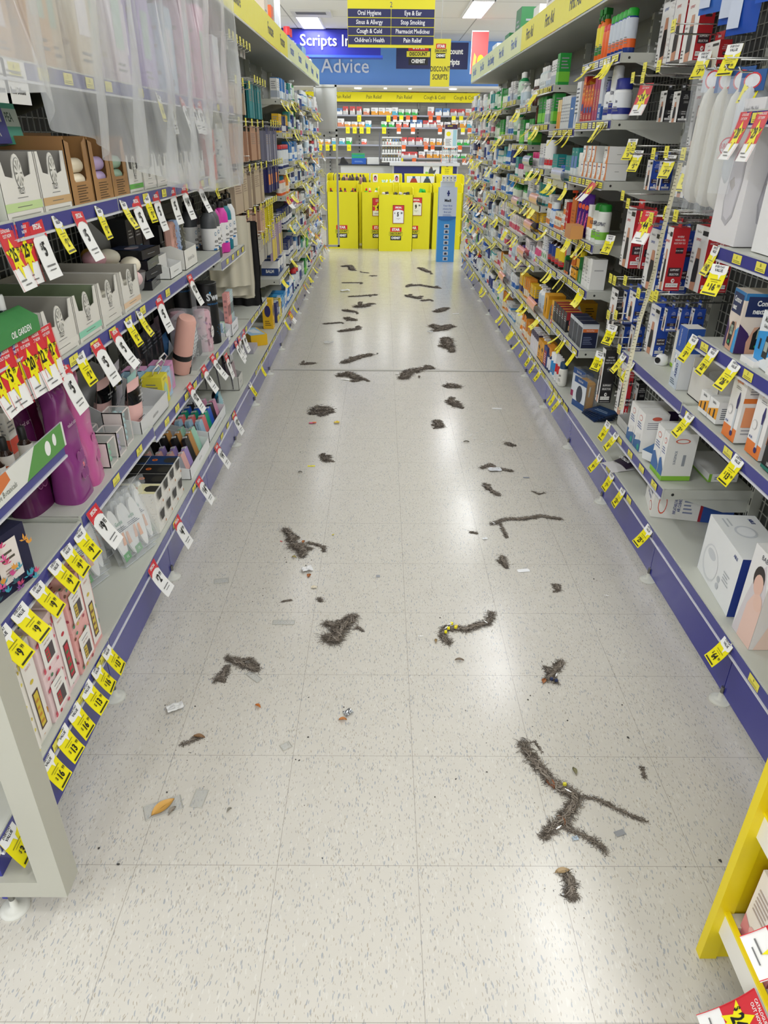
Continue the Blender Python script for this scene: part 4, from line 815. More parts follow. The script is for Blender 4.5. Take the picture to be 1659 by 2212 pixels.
for i,(y,d,k,ti,nm) in enumerate([(2.07,.05,'eebdb8',.12,'pink'),(2.13,.07,'a3cfc8',.1,'mint'),(2.20,.09,'b9b6bb',.12,'grey'),(2.09,.16,'e6bdb8',.2,'pale pink'),(2.17,.17,'26262a',.2,'black'),(2.26,.18,'c9c4cc',.2,'silver')]):
    o=pouch(.085,.17,.045,k,[('t',.5,.75,.05,'WASHBAND',WH,0,.7,0),('t',.5,.68,.045,'naked sista',WH,0,.7,0),('l',.25,.3,.75,.34,1,'3a3a3a')],name='washband_pack',rows=[(.6,.84,'101012:g')])
    P_(o,'L',y,d,.565,'%s fluffy washband pack with black header, %s of the card tray'%(nm,'front' if d<.1 else 'back'),'pack',rot=.1*(i%3-1),tilt=ti)
# hanging konjac boxes (yellow, blue, pink) with cord
for i,(y,d,k,ik,nm) in enumerate([(2.36,.06,'e6d93a','a8ceb0','yellow'),(2.435,.07,'a9c6e0','e8a078','light blue'),(2.51,.08,'d493bc','b8a8c0','pink'),(2.43,.15,'d8a0c4','b8a8c0','back pink'),(2.37,.14,'9ec4dc','e8a078','back blue')]):
    o=carton(.07,.07,.10,k,[('p',[(.5+.33*math.cos(a*math.pi/6)*(1 if a%2 else .8),.45+.33*math.sin(a*math.pi/6)*(1 if a%2 else .8)) for a in range(12)],ik),('l',.25,.85,.75,.93,2,'777766')],[('l',.2,.3,.8,.8,5,'8a8a7a')],name='sponge_carton')
    c=MB();c.tube([(-.012,0,.1),(-.03,-.01,.125),(0,-.02,.135),(.03,-.02,.115),(.012,-.01,.1)],.0028,'eeeae6',6);c.build('cord',o)
    P_(o,'L',y,d,.56,'%s sponge carton with white cord loop and flower cutout'%nm,'box')
P_(lowtray(.20,.22,.03,.10),'L',2.47,.12,.556,'low white tray under the sponge cartons','tray') if 0 else None
# rolled towel, dotted pack, shower cap roll, swell tubes
m=MB();m.lathe([(.036,0),(.038,.01),(.036,.22),(.03,.235)],'eab4a6:r',20);o=m.build('body')
e=empty('towel_roll');o.parent=e;b=MB();b.lathe([(.0375,.03),(.0375,.085)],'19191b',20,None,1,1,False);b.face((-.02,-.038,.03),(1,0,0),(0,0,1),.04,.055,[('l',.1,.3,.9,.6,2,'cccccc')]);b.build('paper_band',e);o=MB();o.box(-.01,-.039,-.0,.01,-.036,.03,'222226');o.build('clip',e)
P_(e,'L',2.72,.07,.567,'rolled pink towel with black paper band leaning by the sponge cartons','towel',tilt=.28);e.rotation_euler=(.28,-.22,math.pi/2)
e=empty('hair_wrap_pack');m=MB()
for s in (-1,1): m.grid(lambda u,v,s=s:((u-.5)*.19*(1-.12*math.sin(math.pi*v)),s*.03*(math.sin(math.pi*u)*math.sin(math.pi*v))**.5,.012+.155*v-.02*math.cos(math.pi*(u*2-1))*(1 if v>.5 else -1)*abs(v-.5)),19,15,'e9ebec')
m.build('wrap',e);f=MB()
for i in range(11):
    for j in range(11):
        u,v=(i+.5+(j%2)*.5)/11.5,(j+.5)/11
        b=.03*(math.sin(math.pi*u)*math.sin(math.pi*v))**.5;x=(u-.5)*.19*(1-.12*math.sin(math.pi*v));z=.012+.155*v-.02*math.cos(math.pi*(u*2-1))*(1 if v>.5 else -1)*abs(v-.5)
        f.face((x-.005,-b-.001,z-.005),(1,0,0),(0,0,1),.01,.01,[('e',.5,.5,.33,.4,'23304a')])
f.box(-.01,-.0345,.03,.045,-.0335,.09,'202024');f.build('dot_print',e);c=MB();c.box(-.11,-.045,0,.11,.045,.2,'dfe4e8:t');c.build('clear_pouch',e);P_(e,'L',2.87,.06,.555,'white hair wrap with navy dots in a clear pouch','pack')
for i in range(4):
    P_(use('dkbag',pouch,.12,.2,.03,'25272b:g',[('l',.3,.6,.7,.8,3,'555a60')]),'L',2.58+.07*i,.17,.555,'dark pouch at the back behind the towel roll, %s along'%ORD[i],'pack','dark pouches behind the towel roll')
P_(pouch(.12,.1,.05,'3a6a9a:g',[('p',[(.1,.2),(.5,.8),(.9,.3)],'d8e4ee')]),'L',2.93,.19,.555,'blue printed pouch behind the dotted hair wrap','pack')
e=empty('shower_cap_roll');m=MB();rr=random.Random(5);m.lathe([(.034,0),(.036,.01),(.036,.165),(.03,.175)],'e2b0bd',20)
for i in range(60):
    a=rr.uniform(0,6.28);z=rr.uniform(.01,.16);M_=Matrix.Rotation(a,4,'Z')@Matrix.Translation((0,-.0365,z))@Matrix.Rotation(rr.uniform(0,3),4,'Y');m.add([(-.012,0,-.004),(.012,0,-.002),(.009,-.001,.005),(-.01,-.001,.004)],[(0,1,2,3)],rr.choice(['b57fae','f3dfe4','8a5a6a','f0c4cc']),False,M_)
m.build('roll',e);f=MB();f.face((-.028,-.039,.055),(1,0,0),(0,0,1),.056,.056,[('e',.5,.5,.46,.46,'f2ecec'),('t',.5,.58,.14,'SHOWER CAP','6a4a4a',0,.75,1),('t',.5,.4,.1,'NAKED SISTA','6a4a4a',0,.75,0)]);f.build('label',e);c=MB();c.lathe([(.039,0),(.039,.185)],'f0e8ee:t',20);c.build('clear_tube',e)
P_(e,'L',3.07,.05,.555,'pink ruffled shower cap in a clear tube with round white label','pack')
P_(copy_tree(e),'L',3.02,.14,.555,'second pink shower cap tube behind the labelled one','pack')
for i,(y,d) in enumerate([(3.21,.055),(3.10,.22),(3.2,.17)]):
    e=empty('bottle_tube');m=MB();m.lathe([(.047,0),(.047,.32)],'131417',28,None,1,1,False);m.lathe([(.047,.312),(.049,.313),(.049,.32),(.044,.322)],'0b0c0f',28);m.lathe([(.043,.318),(.043,.3195)],'2c5f8a',24);m.lathe([(.047,0),(.049,.002),(.047,.006)],'0b0c0f',28);m.build('tube',e)
    f=MB();f.face((-.05,-.0478,.2),(1,0,0),(0,0,1),.1,.1,[('t',.5,.62,.42,"S'we",'d5dade',0,.8,2),('e',.36,.82,.035,.05,'2f9fe0'),('t',.5,.33,.1,'THE INSULATED','2f7fc0',0,.8,0)]);f.face((-.03,-.0478,.08),(1,0,0),(0,0,1),.06,.07,[('l',.1,.1,.9,.9,6,'2a5a80')]);f.warp(lambda p:(p.x*.98,-(max(0,.0482**2-(p.x*.9)**2))**.5 if abs(p.x)<.05 else p.y,p.z));f.build('print',e)
    P_(e,'L',y,d,.50 if i==0 else .556,"tall black round bottle tube with pale lettering, %s"%['front','back left','back right'][i],'tube',rot=-.7)
# base shelf z=.205 left
def footpack():
    e=empty('insole_pack');m=MB()
    for s in (-1,1):
        pl=[]
        for j in range(16):
            a=2*math.pi*j/16;r=.021*(1+.18*math.sin(a));pl.append((s*.022+r*math.cos(a),.1+ .085*math.sin(a)))
        m.ext(pl,.008,'f0f0ee')
        m.face((s*.022-.02,-.0,.02),(1,0,0),(0,0,1),.04,.16,[])
    m.build('insoles',e);f=MB();f.face((-.045,-.001,.0),(1,0,0),(0,0,1),.09,.2,[('t',.45,.66,.1,'Gentle','3f8f6a',0,.6,0),('l',.2,.52,.8,.6,3,'44506a'),('p',[(.3,.3),(.4,.5),(.5,.5),(.45,.3)],'f0b898'),('p',[(.55,.28),(.6,.48),(.7,.48),(.72,.28)],'f0b898'),('p',[(.1,.05),(.45,.08),(.42,.2),(.1,.18)],'2f9a3c'),('t',.27,.125,.06,'12',WH,0,.9,1)]);f.build('print',e)
    c=MB();
    for y in (-.008,.02): c.grid(lambda u,v,y=y:((u-.5)*.1,y+.004*noise.noise(Vector((u*6,v*6,y*90))),.205*v+.003*noise.noise(Vector((u*9,1,y)))),7,9,'eef2f4:t')
    c.box(-.05,-.008,0,.05,.02,.003,'e2e6e8:h');c.build('clear_bag',e);return e
for i in range(12):
    y=1.72+.052*(i%6)+(.0 if i<6 else .02);d=.03+.02*(i%6)*.3+(.09 if i>=6 else 0)
    o=use('footpack',footpack);P_(o,'L',y if i>2 else 1.93+i*.055,d if i>2 else .03,.206,'clear bag of white insoles, %s along the %s of the pile'%(ORD[i%6],'front' if i<6 else 'back'),'insole pack','insole packs on the left base shelf');o.rotation_euler=(-.25-.05*(i%3),.12*(i%3),math.pi/2-.35+.1*(i%3))
def mugbox(top):
    m=MB();w,d,h=.075,.10,.075;m.box(-w/2,-d/2,0,w/2,d/2,h,'efede6');rnd=random.Random(9);F=[('p',[(rnd.uniform(.03,.97),) *1 for _ in ()],WH)] if 0 else []
    def sp(n): 
        o=[]
        for i in range(n):
            u,v=rnd.uniform(.04,.96),rnd.uniform(.05,.95);a=rnd.uniform(0,3);o.append(('p',[(u,v),(u+.03*math.cos(a),v+.03*math.sin(a)),(u+.03*math.cos(a+.6),v+.03*math.sin(a+.6))],rnd.choice(['222222','333344','c85a3a','3a6a8a','2a7a4a','d0a03a'])))
        return o
    m.face((-w/2,-d/2,0),(1,0,0),(0,0,1),w,h,sp(34)+[('p',[(.25,1),(.3,.55),(.7,.55),(.8,1)],'2a2a28'),('e',.8,.3,.07,.07,'c07a4a')])
    for o,u in (((w/2,-d/2,0),(0,1,0)),((-w/2,d/2,0),(0,-1,0))): m.face(o,u,(0,0,1),d,h,sp(34))
    m.face((-w/2,-d/2,h),(1,0,0),(0,1,0),w,d,[('r',0,.0,1,1,top),('p',[(.2,.0),(.2,.3),(.35,.42),(.65,.42),(.8,.3),(.8,0)],'33312c'),('e',.5,.75,.13,.1,'e0782a'),('r',.44,.7,.56,.8,'9a3a1a')]);return m.build('mug_carton')
TP=['efe8b8','17171a','17171a','1a3a6a']
for lv in (0,1):
    for i in range(4):
        for j in (0,1):
            o=mugbox(TP[i]) if ('mb',i) not in PRO else copy_tree(PRO[('mb',i)]);PRO.setdefault(('mb',i),o)
            P_(o,'L',2.08+i*.078,.062+.102*j,.206+lv*.0755,'speckled carton with %s lid, %s along the %s layer, %s'%(['cream','black','black','navy'][i],ORD[i],['lower','upper'][lv],['front','back'][j]),'box','speckled cartons on the left base shelf')
def compact(k,w=.05,h=.075,t=.014):
    e=empty('compact_case');m=MB()
    for a in (0,t*.54): m.M=Matrix.Translation((0,a,0));m.ext([(-w/2,.006),(-w/2+.006,0),(w/2-.006,0),(w/2,.006),(w/2,h-.006),(w/2-.006,h),(-w/2+.006,h),(-w/2,h-.006)],t*.46,k)
    m.M=None;m.build('case',e);c=MB();c.box(-.006,-.001,h-.002,.006,t+.001,h+.003,'d8d8d8');c.build('clasp',e);return e
P_(lowtray(.33,.26,.045,.11,'eeeef0','d8d8da','naked sista'),'L',2.63,.14,.206,'white card tray of compact cases, nearest of the two','tray')
n=0
for i,(k,nm,cnt) in enumerate([('9a9ea4','grey',4),('eab8b0','pink',4),('a892cc','purple',3),('161618','black',4),('c08a48','tan',3),('a2d4bc','mint',2)]):
    for j in range(cnt):
        o=use(('cp',k),compact,k,.05 if i<3 else .06,.075 if i<3 else .1);P_(o,'L',2.50+i*.052,.04+j*.045,.21,'%s compact case, %s from the front in its tray row'%(nm,ORD[j]),'case','compact cases in the near tray',rot=.0,tilt=-.25)
P_(lowtray(.36,.22,.05,.1,'e6e8ea','d8d8da'),'L',3.02,.13,.206,'white card tray of coloured travel cases, farther one','tray')
for i,(k,nm,cnt) in enumerate([('a3c4d8','pale blue',3),('e77a78','coral',4),('1fa57e','green',4),('2a5fc4','blue',4),('18181b','black',3),('d897b4','rose',2)]):
    for j in range(cnt):
        o=use(('cp2',k),compact,k,.055,.085,.02);P_(o,'L',2.885+i*.055,.045+j*.045,.21,'%s travel case, %s from the front in the farther tray'%(nm,ORD[j]),'case','travel cases in the farther tray',tilt=-.2)
for i,(y,k,nm) in enumerate([(3.23,'9ec4cc','pale blue'),(3.27,'3a9ac4','sky blue'),(3.3,'1c1c1e','black')]):
    P_(pouch(.05,.1,.03,k,[('l',.3,.4,.7,.7,3,'e6e6e6')]),'L',y,.05+.02*i,.206,'small %s hanging pouch at the tray corner'%nm,'pack')
# card holder stand with folded packs at y~3.6 and pencils
P_(lowtray(.12,.22,.07,.2,'cfcfc8','bdbdb6'),'L',3.62,.13,.206,'grey card holder of clear pouches on the base shelf','tray')
for i in range(5): P_(use('clrp',pouch,.09,.19,.02,'54505c:g',[('r',.05,.1,.95,.7,'c8b4bc'),('r',.1,.75,.9,.95,'e4e6ea')]),'L',3.60+.012*(i%2),.05+.035*i,.212,'clear fronted pouch in the grey holder, %s from the front'%ORD[i],'pack','clear pouches in the grey holder',tilt=-.1)
P_(lowtray(.17,.2,.06,.24,'e9e9ee','d6d6de','Reusable Straws'),'L',3.60,.12,.503,'white sloped card stand of slim pink straw boxes','tray')
for i,(k,nm) in enumerate([('f0a8a4','pink'),('f0a8a4','pink'),('f0a8a4','pink'),('bcd4dc','pale blue'),('c8dcd8','aqua'),('b8ccd8','grey blue')]):
    P_(carton(.017,.024,.2,k,[('r',.15,.45,.85,.72,'3a3436'),('l',.3,.78,.7,.95,3,'ffffff')],[('l',.2,.1,.8,.9,6,'c08a88')]),'L',3.545+i*.024,.045,.507,'slim %s straw box, %s in the sloped stand'%(nm,ORD[i]),'box','straw boxes in the stand')
P_(lowtray(.1,.16,.05,.09,'eeeef2','d6d6de'),'L',3.42,.1,.503,'small white card tray left of the straw stand','tray')
for i in range(3): P_(carton(.02,.02,.085,['a8c4e0','e8eef2','b8d8c0'][i],[('l',.2,.2,.8,.8,3,'667788')]),'L',3.395+i*.026,.05,.507,'tiny %s stick box in the small white tray'%['blue','white','green'][i],'box')
# totes
def tote(k,w,h,strap,seed):
    e=empty('tote_bag');m=MB()
    for s in (-1,1): m.grid(lambda u,v,s=s:((u-.5)*w*(1-.12*(1-v)*noise.noise(Vector((seed,v*3,0)))),s*.008+(.012*math.sin(u*9+seed)+.008*math.sin(u*21+seed*2))*(1-.6*v),h*v),25,16,k)
    m.build('bag',e);t=MB()
    for s in (-1,1): t.tube([(-w*.25,s*.01,h-.02),(-w*.14,s*.008,h+strap*.6),(0,0,h+strap),(w*.14,s*.008,h+strap*.6),(w*.25,s*.01,h-.02)],.013,k,6,.25)
    t.build('straps',e);return e
a=onx(520,640,-.76)
for i,(y,k,nm,z,w,h,st) in enumerate([(3.99,'d6d0bc:r','cream',.66,.22,.36,.20),(4.04,'d9d3c0:r','cream',.60,.22,.38,.22),(4.09,'cfc9b6:r','cream',.58,.22,.40,.22),(4.27,'121214:r','black',.50,.22,.47,.3),(4.33,'0f0f11:r','black',.50,.22,.46,.3)]):
    o=tote(k,w,h,st,i*1.7);o.location=(-.83,y,z);o.rotation_euler=(0,0,.35-.12*i);tag(o,'%s cotton tote bag hanging, %s from the camera'%(nm,ORD[i]),'tote bag')
hook('L',4.0,1.2,'wire hook carrying the cream tote bags','tote hooks',.28,0,False);hook('L',4.3,1.27,'wire hook carrying the black tote bags','tote hooks',.28,0,False)
# drink bottles z=.89
for i,(y,d,k,nm) in enumerate([(3.37,.05,'55585c','grey'),(3.46,.055,'5a5d61','grey'),(3.56,.07,'d93aa8','magenta'),(3.63,.05,'e23fb0','magenta'),(3.745,.055,'187f92','teal'),(3.85,.055,'e8eaec','white'),(3.42,.15,'4c4f53','grey'),(3.52,.16,'4c4f53','grey')]):
    P_(flask(k),'L',y,d,.893,'%s steel drink bottle with black loop lid, %s%s'%(nm,ORD[i],' of the bottle shelf'),'drink bottle',rot=-.5)
for i,(y,k,nm) in enumerate([(3.5,'e4685c','coral'),(3.72,'dfe6e2','white with blue leaf pattern')]):
    e=empty('drink_bottle');m=MB();m.lathe([(.032,0),(.034,.006),(.034,.2),(.03,.205)],k,20);m.build('body',e);f=MB();rr=random.Random(i)
    for q in range(40):
        a=rr.uniform(0,6.28);z=rr.uniform(.01,.19);f.add([(-.006,0,-.003),(0,0,.009),(.005,0,-.002)],[(0,1,2)],rr.choice(['24405a','2f6a6a','1c2a44']) if i else 'f0f0f0',False,Matrix.Rotation(a,4,'Z')@Matrix.Translation((0,-.0348,z))@Matrix.Rotation(rr.uniform(0,6),4,'Y'))
    f.build('print',e);c=MB();c.lathe([(.028,.205),(.028,.225)],'b9b9b6:m',18);c.build('cap',e);P_(e,'L',y,.05,1.218,'%s flask on the shelf above the drink bottles'%nm,'drink bottle')
# z=.94 shelf: open Tilley trays, balls, black boxes, sock trays
for i,(y,w,st,inn) in enumerate([(1.60,.165,'e2dfd6','aba79e'),(1.765,.15,'8fd0b4','7d8a6c'),(1.925,.15,'dcd9d0','b3afa5'),(2.10,.155,'e2c4a4','b5b0a6')]):
    P_(tray(w,.27,.115,'dedbd3',st,inner=inn,name='soap_tray'),'L',y,.137,.941,'open soap tray with round tree emblem, %s on the lower soap shelf'%ORD[i],'tray','open soap trays lower shelf')
    for j in range(1 if i in(0,1) else 5):
        P_(use('soapb',soap,.062,.085,.035),'L',y-.034+.068*(j%2),.07+.09*(j//2),.9435+(.036 if i>1 else .0),'cream soap bar in the %s lower soap tray, piece %s'%(ORD[i],['one','two','three','four','five'][j]),'soap','cream soap bars in the trays')
        if i>1: P_(use('soapb',soap,.062,.085,.035),'L',y-.034+.068*(j%2),.07+.09*(j//2),.9435,'cream soap bar in the %s lower soap tray, bottom piece %s'%(ORD[i],['one','two','three','four','five'][j]),'soap','cream soap bars in the trays')
for i,(y,d,z,k,nm) in enumerate([(2.24,.20,.941,'c99b35','amber'),(2.30,.13,.941,'e8e2cc','ivory'),(2.33,.22,.941,'dfa5ac','rose'),(2.22,.12,.941,'d9a0a8','pink'),(2.31,.18,.985,'cda33c','golden'),(2.24,.17,.985,'e6b8bc','blush'),(2.37,.14,.985,'ded8c4','off-white'),(2.27,.16,1.03,'dba7b0','dusky pink'),(2.34,.19,1.03,'c79a3a','ochre'),(2.31,.13,1.03,'e6dfca','cream')]):
    P_(ball(.036,k,1,.68),'L',y,d,z,'%s oval soap %s the heap behind the trays'%(nm,'on top of' if z>1 else 'in the middle of' if z>.95 else 'at the bottom of'),'soap')
e=empty('glass_dish');m=MB();m.lathe([(.02,0),(.012,.008),(.012,.012),(.03,.03),(.042,.08)],'e8eeee:t',20,None,1,1,False);m.build('glass',e);P_(e,'L',2.255,.045,.941,'clear footed glass dish beside the last soap tray','glass dish')
for i,k in enumerate(['eebfc0','efe6d0']): P_(ball(.03,k,1,.8),'L',2.255,.045,.975+i*.042,'%s round soap in the glass dish'%['pink','cream'][i],'soap')
for i,(dz,r) in enumerate([(0,.1),(.032,-.06),(.064,.05),(.096,-.1)]):
    o=carton(.15,.13,.028,'16181f:g',[('l',.3,.4,.7,.6,1,'777777')],(),[('r',.06,.06,.94,.94,'26314e'),('e',.4,.45,.22,.16,'b9a7b0'),('e',.62,.5,.14,.12,'7d8ba0')],name='mask_box');P_(o,'L',2.45,.10,.941+dz,'flat black eye mask box, %s from the bottom of its stack'%ORD[i],'box',rot=r)
P_(lowtray(.22,.2,.07,.22,'e4e2dd','9a9894'),'L',2.62,.17,.941,'white card display behind the flat black boxes','tray')
for i,(y,k,ik,nm) in enumerate([(2.52,'17181b','e8a0a8','pink filled'),(2.60,'17181b','5a9ab0','teal filled'),(2.68,'141518','25303c','plain')]): P_(carton(.07,.06,.2,k,[('r',.1,.05,.9,.55,ik),('l',.2,.7,.8,.85,3,'aaaaaa')],[('r',.15,.05,.85,.5,ik)],name='hair_wrap_box'),'L',y,.15,.945,'tall black %s box on the soap ball shelf'%nm,'box')
P_(lowtray(.16,.16,.04,.07,'ececea','d0d0cc'),'L',2.66,.1,.941,'low clear and white tray before the tall black boxes','tray')
P_(lowtray(.19,.14,.07,.07,'eceae4','d8d6d0','Spectacle Case'),'L',2.87,.085,.941,'white card tray of patterned spectacle cases','tray')
for i,(y,k,pk,nm) in enumerate([(2.81,'e8b5a6','c08478','pink scroll'),(2.87,'9fb8dc','c8d4ea','blue trellis'),(2.93,'55544c','9a9a88','dark leaf')]):
    o=MB().cbox(.052,.035,.165,k,0,.014);rr=random.Random(i);o.face((-.026,-.0175,0),(1,0,0),(0,0,1),.052,.165,[('e',rr.uniform(.1,.85),rr.uniform(.05,.93),.07,.02,pk) for _ in range(40)]);P_(o.build('spectacle_case'),'L',y,.07,.944,'%s patterned spectacle case in the white tray'%nm,'spectacle case')
for i in range(4): P_(carton(.07,.1,.14,'1b1c1f',[('l',.2,.3,.8,.6,3,'666666')]),'L',3.02+.08*i if i<3 else 2.98,.2,.941,'black carton in shade behind the spectacle cases, %s along'%ORD[i],'box','black cartons behind the spectacle cases')
# z=1.24 shelf
for i,(y,w,st) in enumerate([(1.555,.165,'c2d99a'),(1.72,.15,'c9a678')]):
    P_(tray(w,.27,.12,'e2dfd8',st,inner='a39f97',name='soap_tray'),'L',y,.137,1.241,'closed front soap tray with %s stripe on the upper shelf'%['green','tan'][i],'tray')
P_(soap(.06,.08,.03,'c07a5a'),'L',1.72,.07,1.245,'brown soap bar inside the tan striped tray','soap')
o=MB().box(-.09,-.12,0,.09,.12,.05,'a9cdb0').build('soap_carton');P_(o,'L',1.36,.13,1.242,'pale green lidded carton at the near end of the upper shelf','box')
n=0
for i,(y,bk,nm,c) in enumerate([(1.875,'ecdfc4','cream',6),(2.02,'bca6d0','lilac',6),(2.155,'9fbda6','sage',4)]):
    P_(wintray(.135,.2,.135,bar=bk),'L',y,.102,1.241,'brown kraft soap carton with open window showing %s soaps'%nm,'box')
    for j in range(c):
        o=use(('rb',bk),roundbar,.0165,.09,bk);put(o,'L',y-.0+(.0),.023,1.2435+.0335*(j%3),rot=math.pi/2+.0);o.location=(o.location.x-.0-.034*(j//3),y,o.location.z);tag(o,'%s round soap in the kraft carton, layer %s %s'%(nm,['one','two','three'][j%3],['front','behind'][j//3]),'soap','round soaps in kraft cartons')
for i in range(7):
    y=2.30+i*.14;k=['5fae4a','e8e4de','e8e4de','d08a9a','d9d6ce','e8e4de','c8ccd0'][i];P_(tray(.13,.2,.1,'dfddd6',k,name='soap_tray'),'L',y,.105,1.241,'soap tray with %s band seen under the plastic sheet, %s of seven'%(['green','ivory','pale','pink','beige','white','grey'][i],ORD[i]),'tray')
# behind the sheet, z=1.52: muted packs
rr=random.Random(2);ck=[('c9a27a','tan'),('d2ac82','brown'),('d8c8b0','beige'),('d9ccd8','mauve'),('b7a4d4','lilac'),('c8d8e8','pale blue'),('e8b8cc','pink'),('e8a8c8','rose'),('dfe4ea','white')]
for i in range(20):
    y=1.30+i*.135;c,nm=ck[min(8,i*9//20)];h=rr.uniform(.2,.34);P_(carton(.12,.1,h,c,[('t',.5,.55,.1,'COCO','5a4030',0,.8,1)] if i<3 else [('r',.2,.3,.8,.75,'b5cdbf' if i%3 else 'efe8ee'),('l',.2,.1,.8,.2,2,'888888')],[('l',.2,.2,.8,.8,6,'b09a88')]),'L',y,.07+.03*(i%2),1.523,'%s carton behind the plastic sheet, %s along the top shelf'%(nm,ORD[i]),'box')
for i,(px,k) in enumerate([(18,'a'),(60,'b')]):
    o=MB().box(-.05,0,-.075,.05,.002,0,'f0efec').face((-.05,0,-.075),(1,0,0),(0,0,1),.1,.075,[('t',.5,.3,.22,'Reed Diffuser','333333',0,.72,1),('l',.15,.6,.85,.8,2,'777777')]).build('shelf_card');P_(o,'L',yat('L',px,215)-.05,-.006,1.52,'white Reed Diffuser card under the top shelf, %s one'%['nearer','farther'][i],'card')
o=MB().box(-.09,-.015,0,.09,.015,.125,'35358a').face((-.09,-.015,0),(1,0,0),(0,0,1),.18,.125,[('r',.04,.34,.9,.6,'b9b6b0'),('t',.47,.47,.19,'GOATSMILK','26262c',0,.72,0),('t',.47,.18,.2,'& LAVENDER','e4e2e8',0,.75,2),('l',.4,.75,.8,.9,2,'8a8ac0')]).build('soap_pack');P_(o,'L',1.67,.11,1.372,'dark blue goatsmilk and lavender soap pack leaning on kraft cartons','box',tilt=-.15)
o=MB().box(-.06,-.015,0,.06,.015,.12,'4aa58c').face((-.06,-.015,0),(1,0,0),(0,0,1),.12,.12,[('r',0,.3,1,.6,'b8c4bc'),('t',.5,.45,.22,'LY PEA','2a4a3c',0,.8,1)]).build('soap_pack');P_(o,'L',1.80,.125,1.37,'green soap pack behind the dark blue goatsmilk pack','box',tilt=-.15)
# ----- the plastic sheet
def sheet():
    m=bpy.data.materials.new('polythene');m.use_nodes=True;nt=m.node_tree;N=nt.nodes;L=nt.links;b=N['Principled BSDF'];out=N['Material Output']
    b.inputs['Base Color'].default_value=(.86,.88,.9,1);b.inputs['Roughness'].default_value=.26;b.inputs['Specular IOR Level'].default_value=.8
    tr=N.new('ShaderNodeBsdfTransparent');tl=N.new('ShaderNodeBsdfTranslucent');tl.inputs[0].default_value=(.9,.92,.95,1);mx=N.new('ShaderNodeMixShader');mx.inputs[0].default_value=.45;L.new(b.outputs[0],mx.inputs[1]);L.new(tl.outputs[0],mx.inputs[2])
    m2=N.new('ShaderNodeMixShader');n=N.new('ShaderNodeTexNoise');n.inputs['Scale'].default_value=3.5;n.inputs['Detail'].default_value=4;tc=N.new('ShaderNodeTexCoord');mp=N.new('ShaderNodeMapping');mp.inputs['Scale'].default_value=(1,3.5,.8);L.new(tc.outputs['Object'],mp.inputs[0]);L.new(mp.outputs[0],n.inputs[0])
    mr=N.new('ShaderNodeMapRange');mr.inputs[1].default_value=.3;mr.inputs[2].default_value=.75;mr.inputs[3].default_value=.36;mr.inputs[4].default_value=.7;L.new(n.outputs[0],mr.inputs[0]);L.new(mr.outputs[0],m2.inputs[0]);L.new(tr.outputs[0],m2.inputs[1]);L.new(mx.outputs[0],m2.inputs[2]);L.new(m2.outputs[0],out.inputs[0]);return m
BOT=[(.6,1.46),(1.45,1.46),(1.60,1.462),(1.72,1.40),(1.88,1.37),(2.0,1.335),(2.2,1.31),(2.45,1.26),(2.75,1.22),(3.1,1.20),(3.7,1.195),(3.95,1.2)]
def bot(y):
    for (a,b),(c,d) in zip(BOT,BOT[1:]):
        if y<=c: return b+(d-b)*(y-a)/(c-a)
    return BOT[-1][1]
def sf(u,v):
    y=.6+3.1*u;z0=bot(y);z=z0+(2.22-z0)*v;am=1-.55*v
    f=.022*math.sin(y*21+2.2*math.sin(z*2.1)+v*1.5)+.014*math.sin(y*47+z*3+1.3)+.03*noise.noise(Vector((y*3.2,z*1.2,1)))+.012*noise.noise(Vector((y*9,z*5,4)))
    return (-.675+f*am-.03*v, y+.32*(v)*u*.9+.012*math.sin(z*9+y*5), z+.012*noise.noise(Vector((y*6,0,9)))*(1-v))
m=MB();m.grid(sf,420,90,sheet());o=m.build('plastic_sheet');md=o.modifiers.new('s','SUBSURF');md.levels=0;md.render_levels=0;o.modifiers.remove(md);tag(o,'rumpled clear polythene sheet draped over the upper left shelves','plastic sheet')
# ----- left hooks area, bays 4..6: brown hanging cartons
def hangcard(w,h,t,k,F=(),name='hang_pack'):
    m=MB();m.box(-w/2,0,-h,w/2,t,-.02,k);m.box(-w/2,0,-.02,w/2,.0015,.012,k);m.face((-w/2,0,-h),(1,0,0),(0,0,1),w,h,[('l',.12,.5,.88,.85,6,'8a7468')]+list(F))
    m.face((w/2,0,-h),(0,1,0),(0,0,1),t,h,[]);return m.build(name)
def hangrow(y0,y1,z,n,k,w,h,t,nm,rown,F=(),cat='pack',deep=3,tick=True):
    for i in range(n):
        y=y0+(y1-y0)*(i+.5)/n
        hook('L' if SIDE=='L' else 'R',y,z,'wire hook, %s along %s'%(ORD[i],rown),rown,.26,0,tick)
        for j in range(deep):
            o=use(('hc',k,w,h,t),hangcard,w,h,t,k,F);put(o,SIDE,y,.03+j*(t+.004),z-.002,rot=.06*((i*7+j*3)%5-2));tag(o,'%s, %s hook along %s, %s'%(nm,ORD[i],rown,['in front','behind it','third back','last'][j]),cat,nm+' '+rown)
SIDE='L'
hangrow(3.93,4.6,1.80,7,'8f8c84',.05,.03,.01,'small grey packet','the top left hook row',deep=1)
hangrow(3.95,4.55,1.62,3,'b9a48c',.13,.12,.03,'brown stocking carton','the high left hook row',deep=2)
hangrow(4.6,5.1,1.66,5,'1c7f86',.06,.17,.008,'teal comb card','the teal left hook row',deep=3)
hangrow(3.95,4.95,1.44,5,'b08468',.14,.17,.03,'brown stocking carton','the upper left hook row',deep=3)
hangrow(3.95,5.0,1.22,5,'b9a690',.14,.19,.025,'tan stocking carton','the middle left hook row',deep=3)
hangrow(4.0,4.9,1.0,4,'c49c88',.14,.15,.03,'rose stocking carton','the lower left hook row',deep=3)
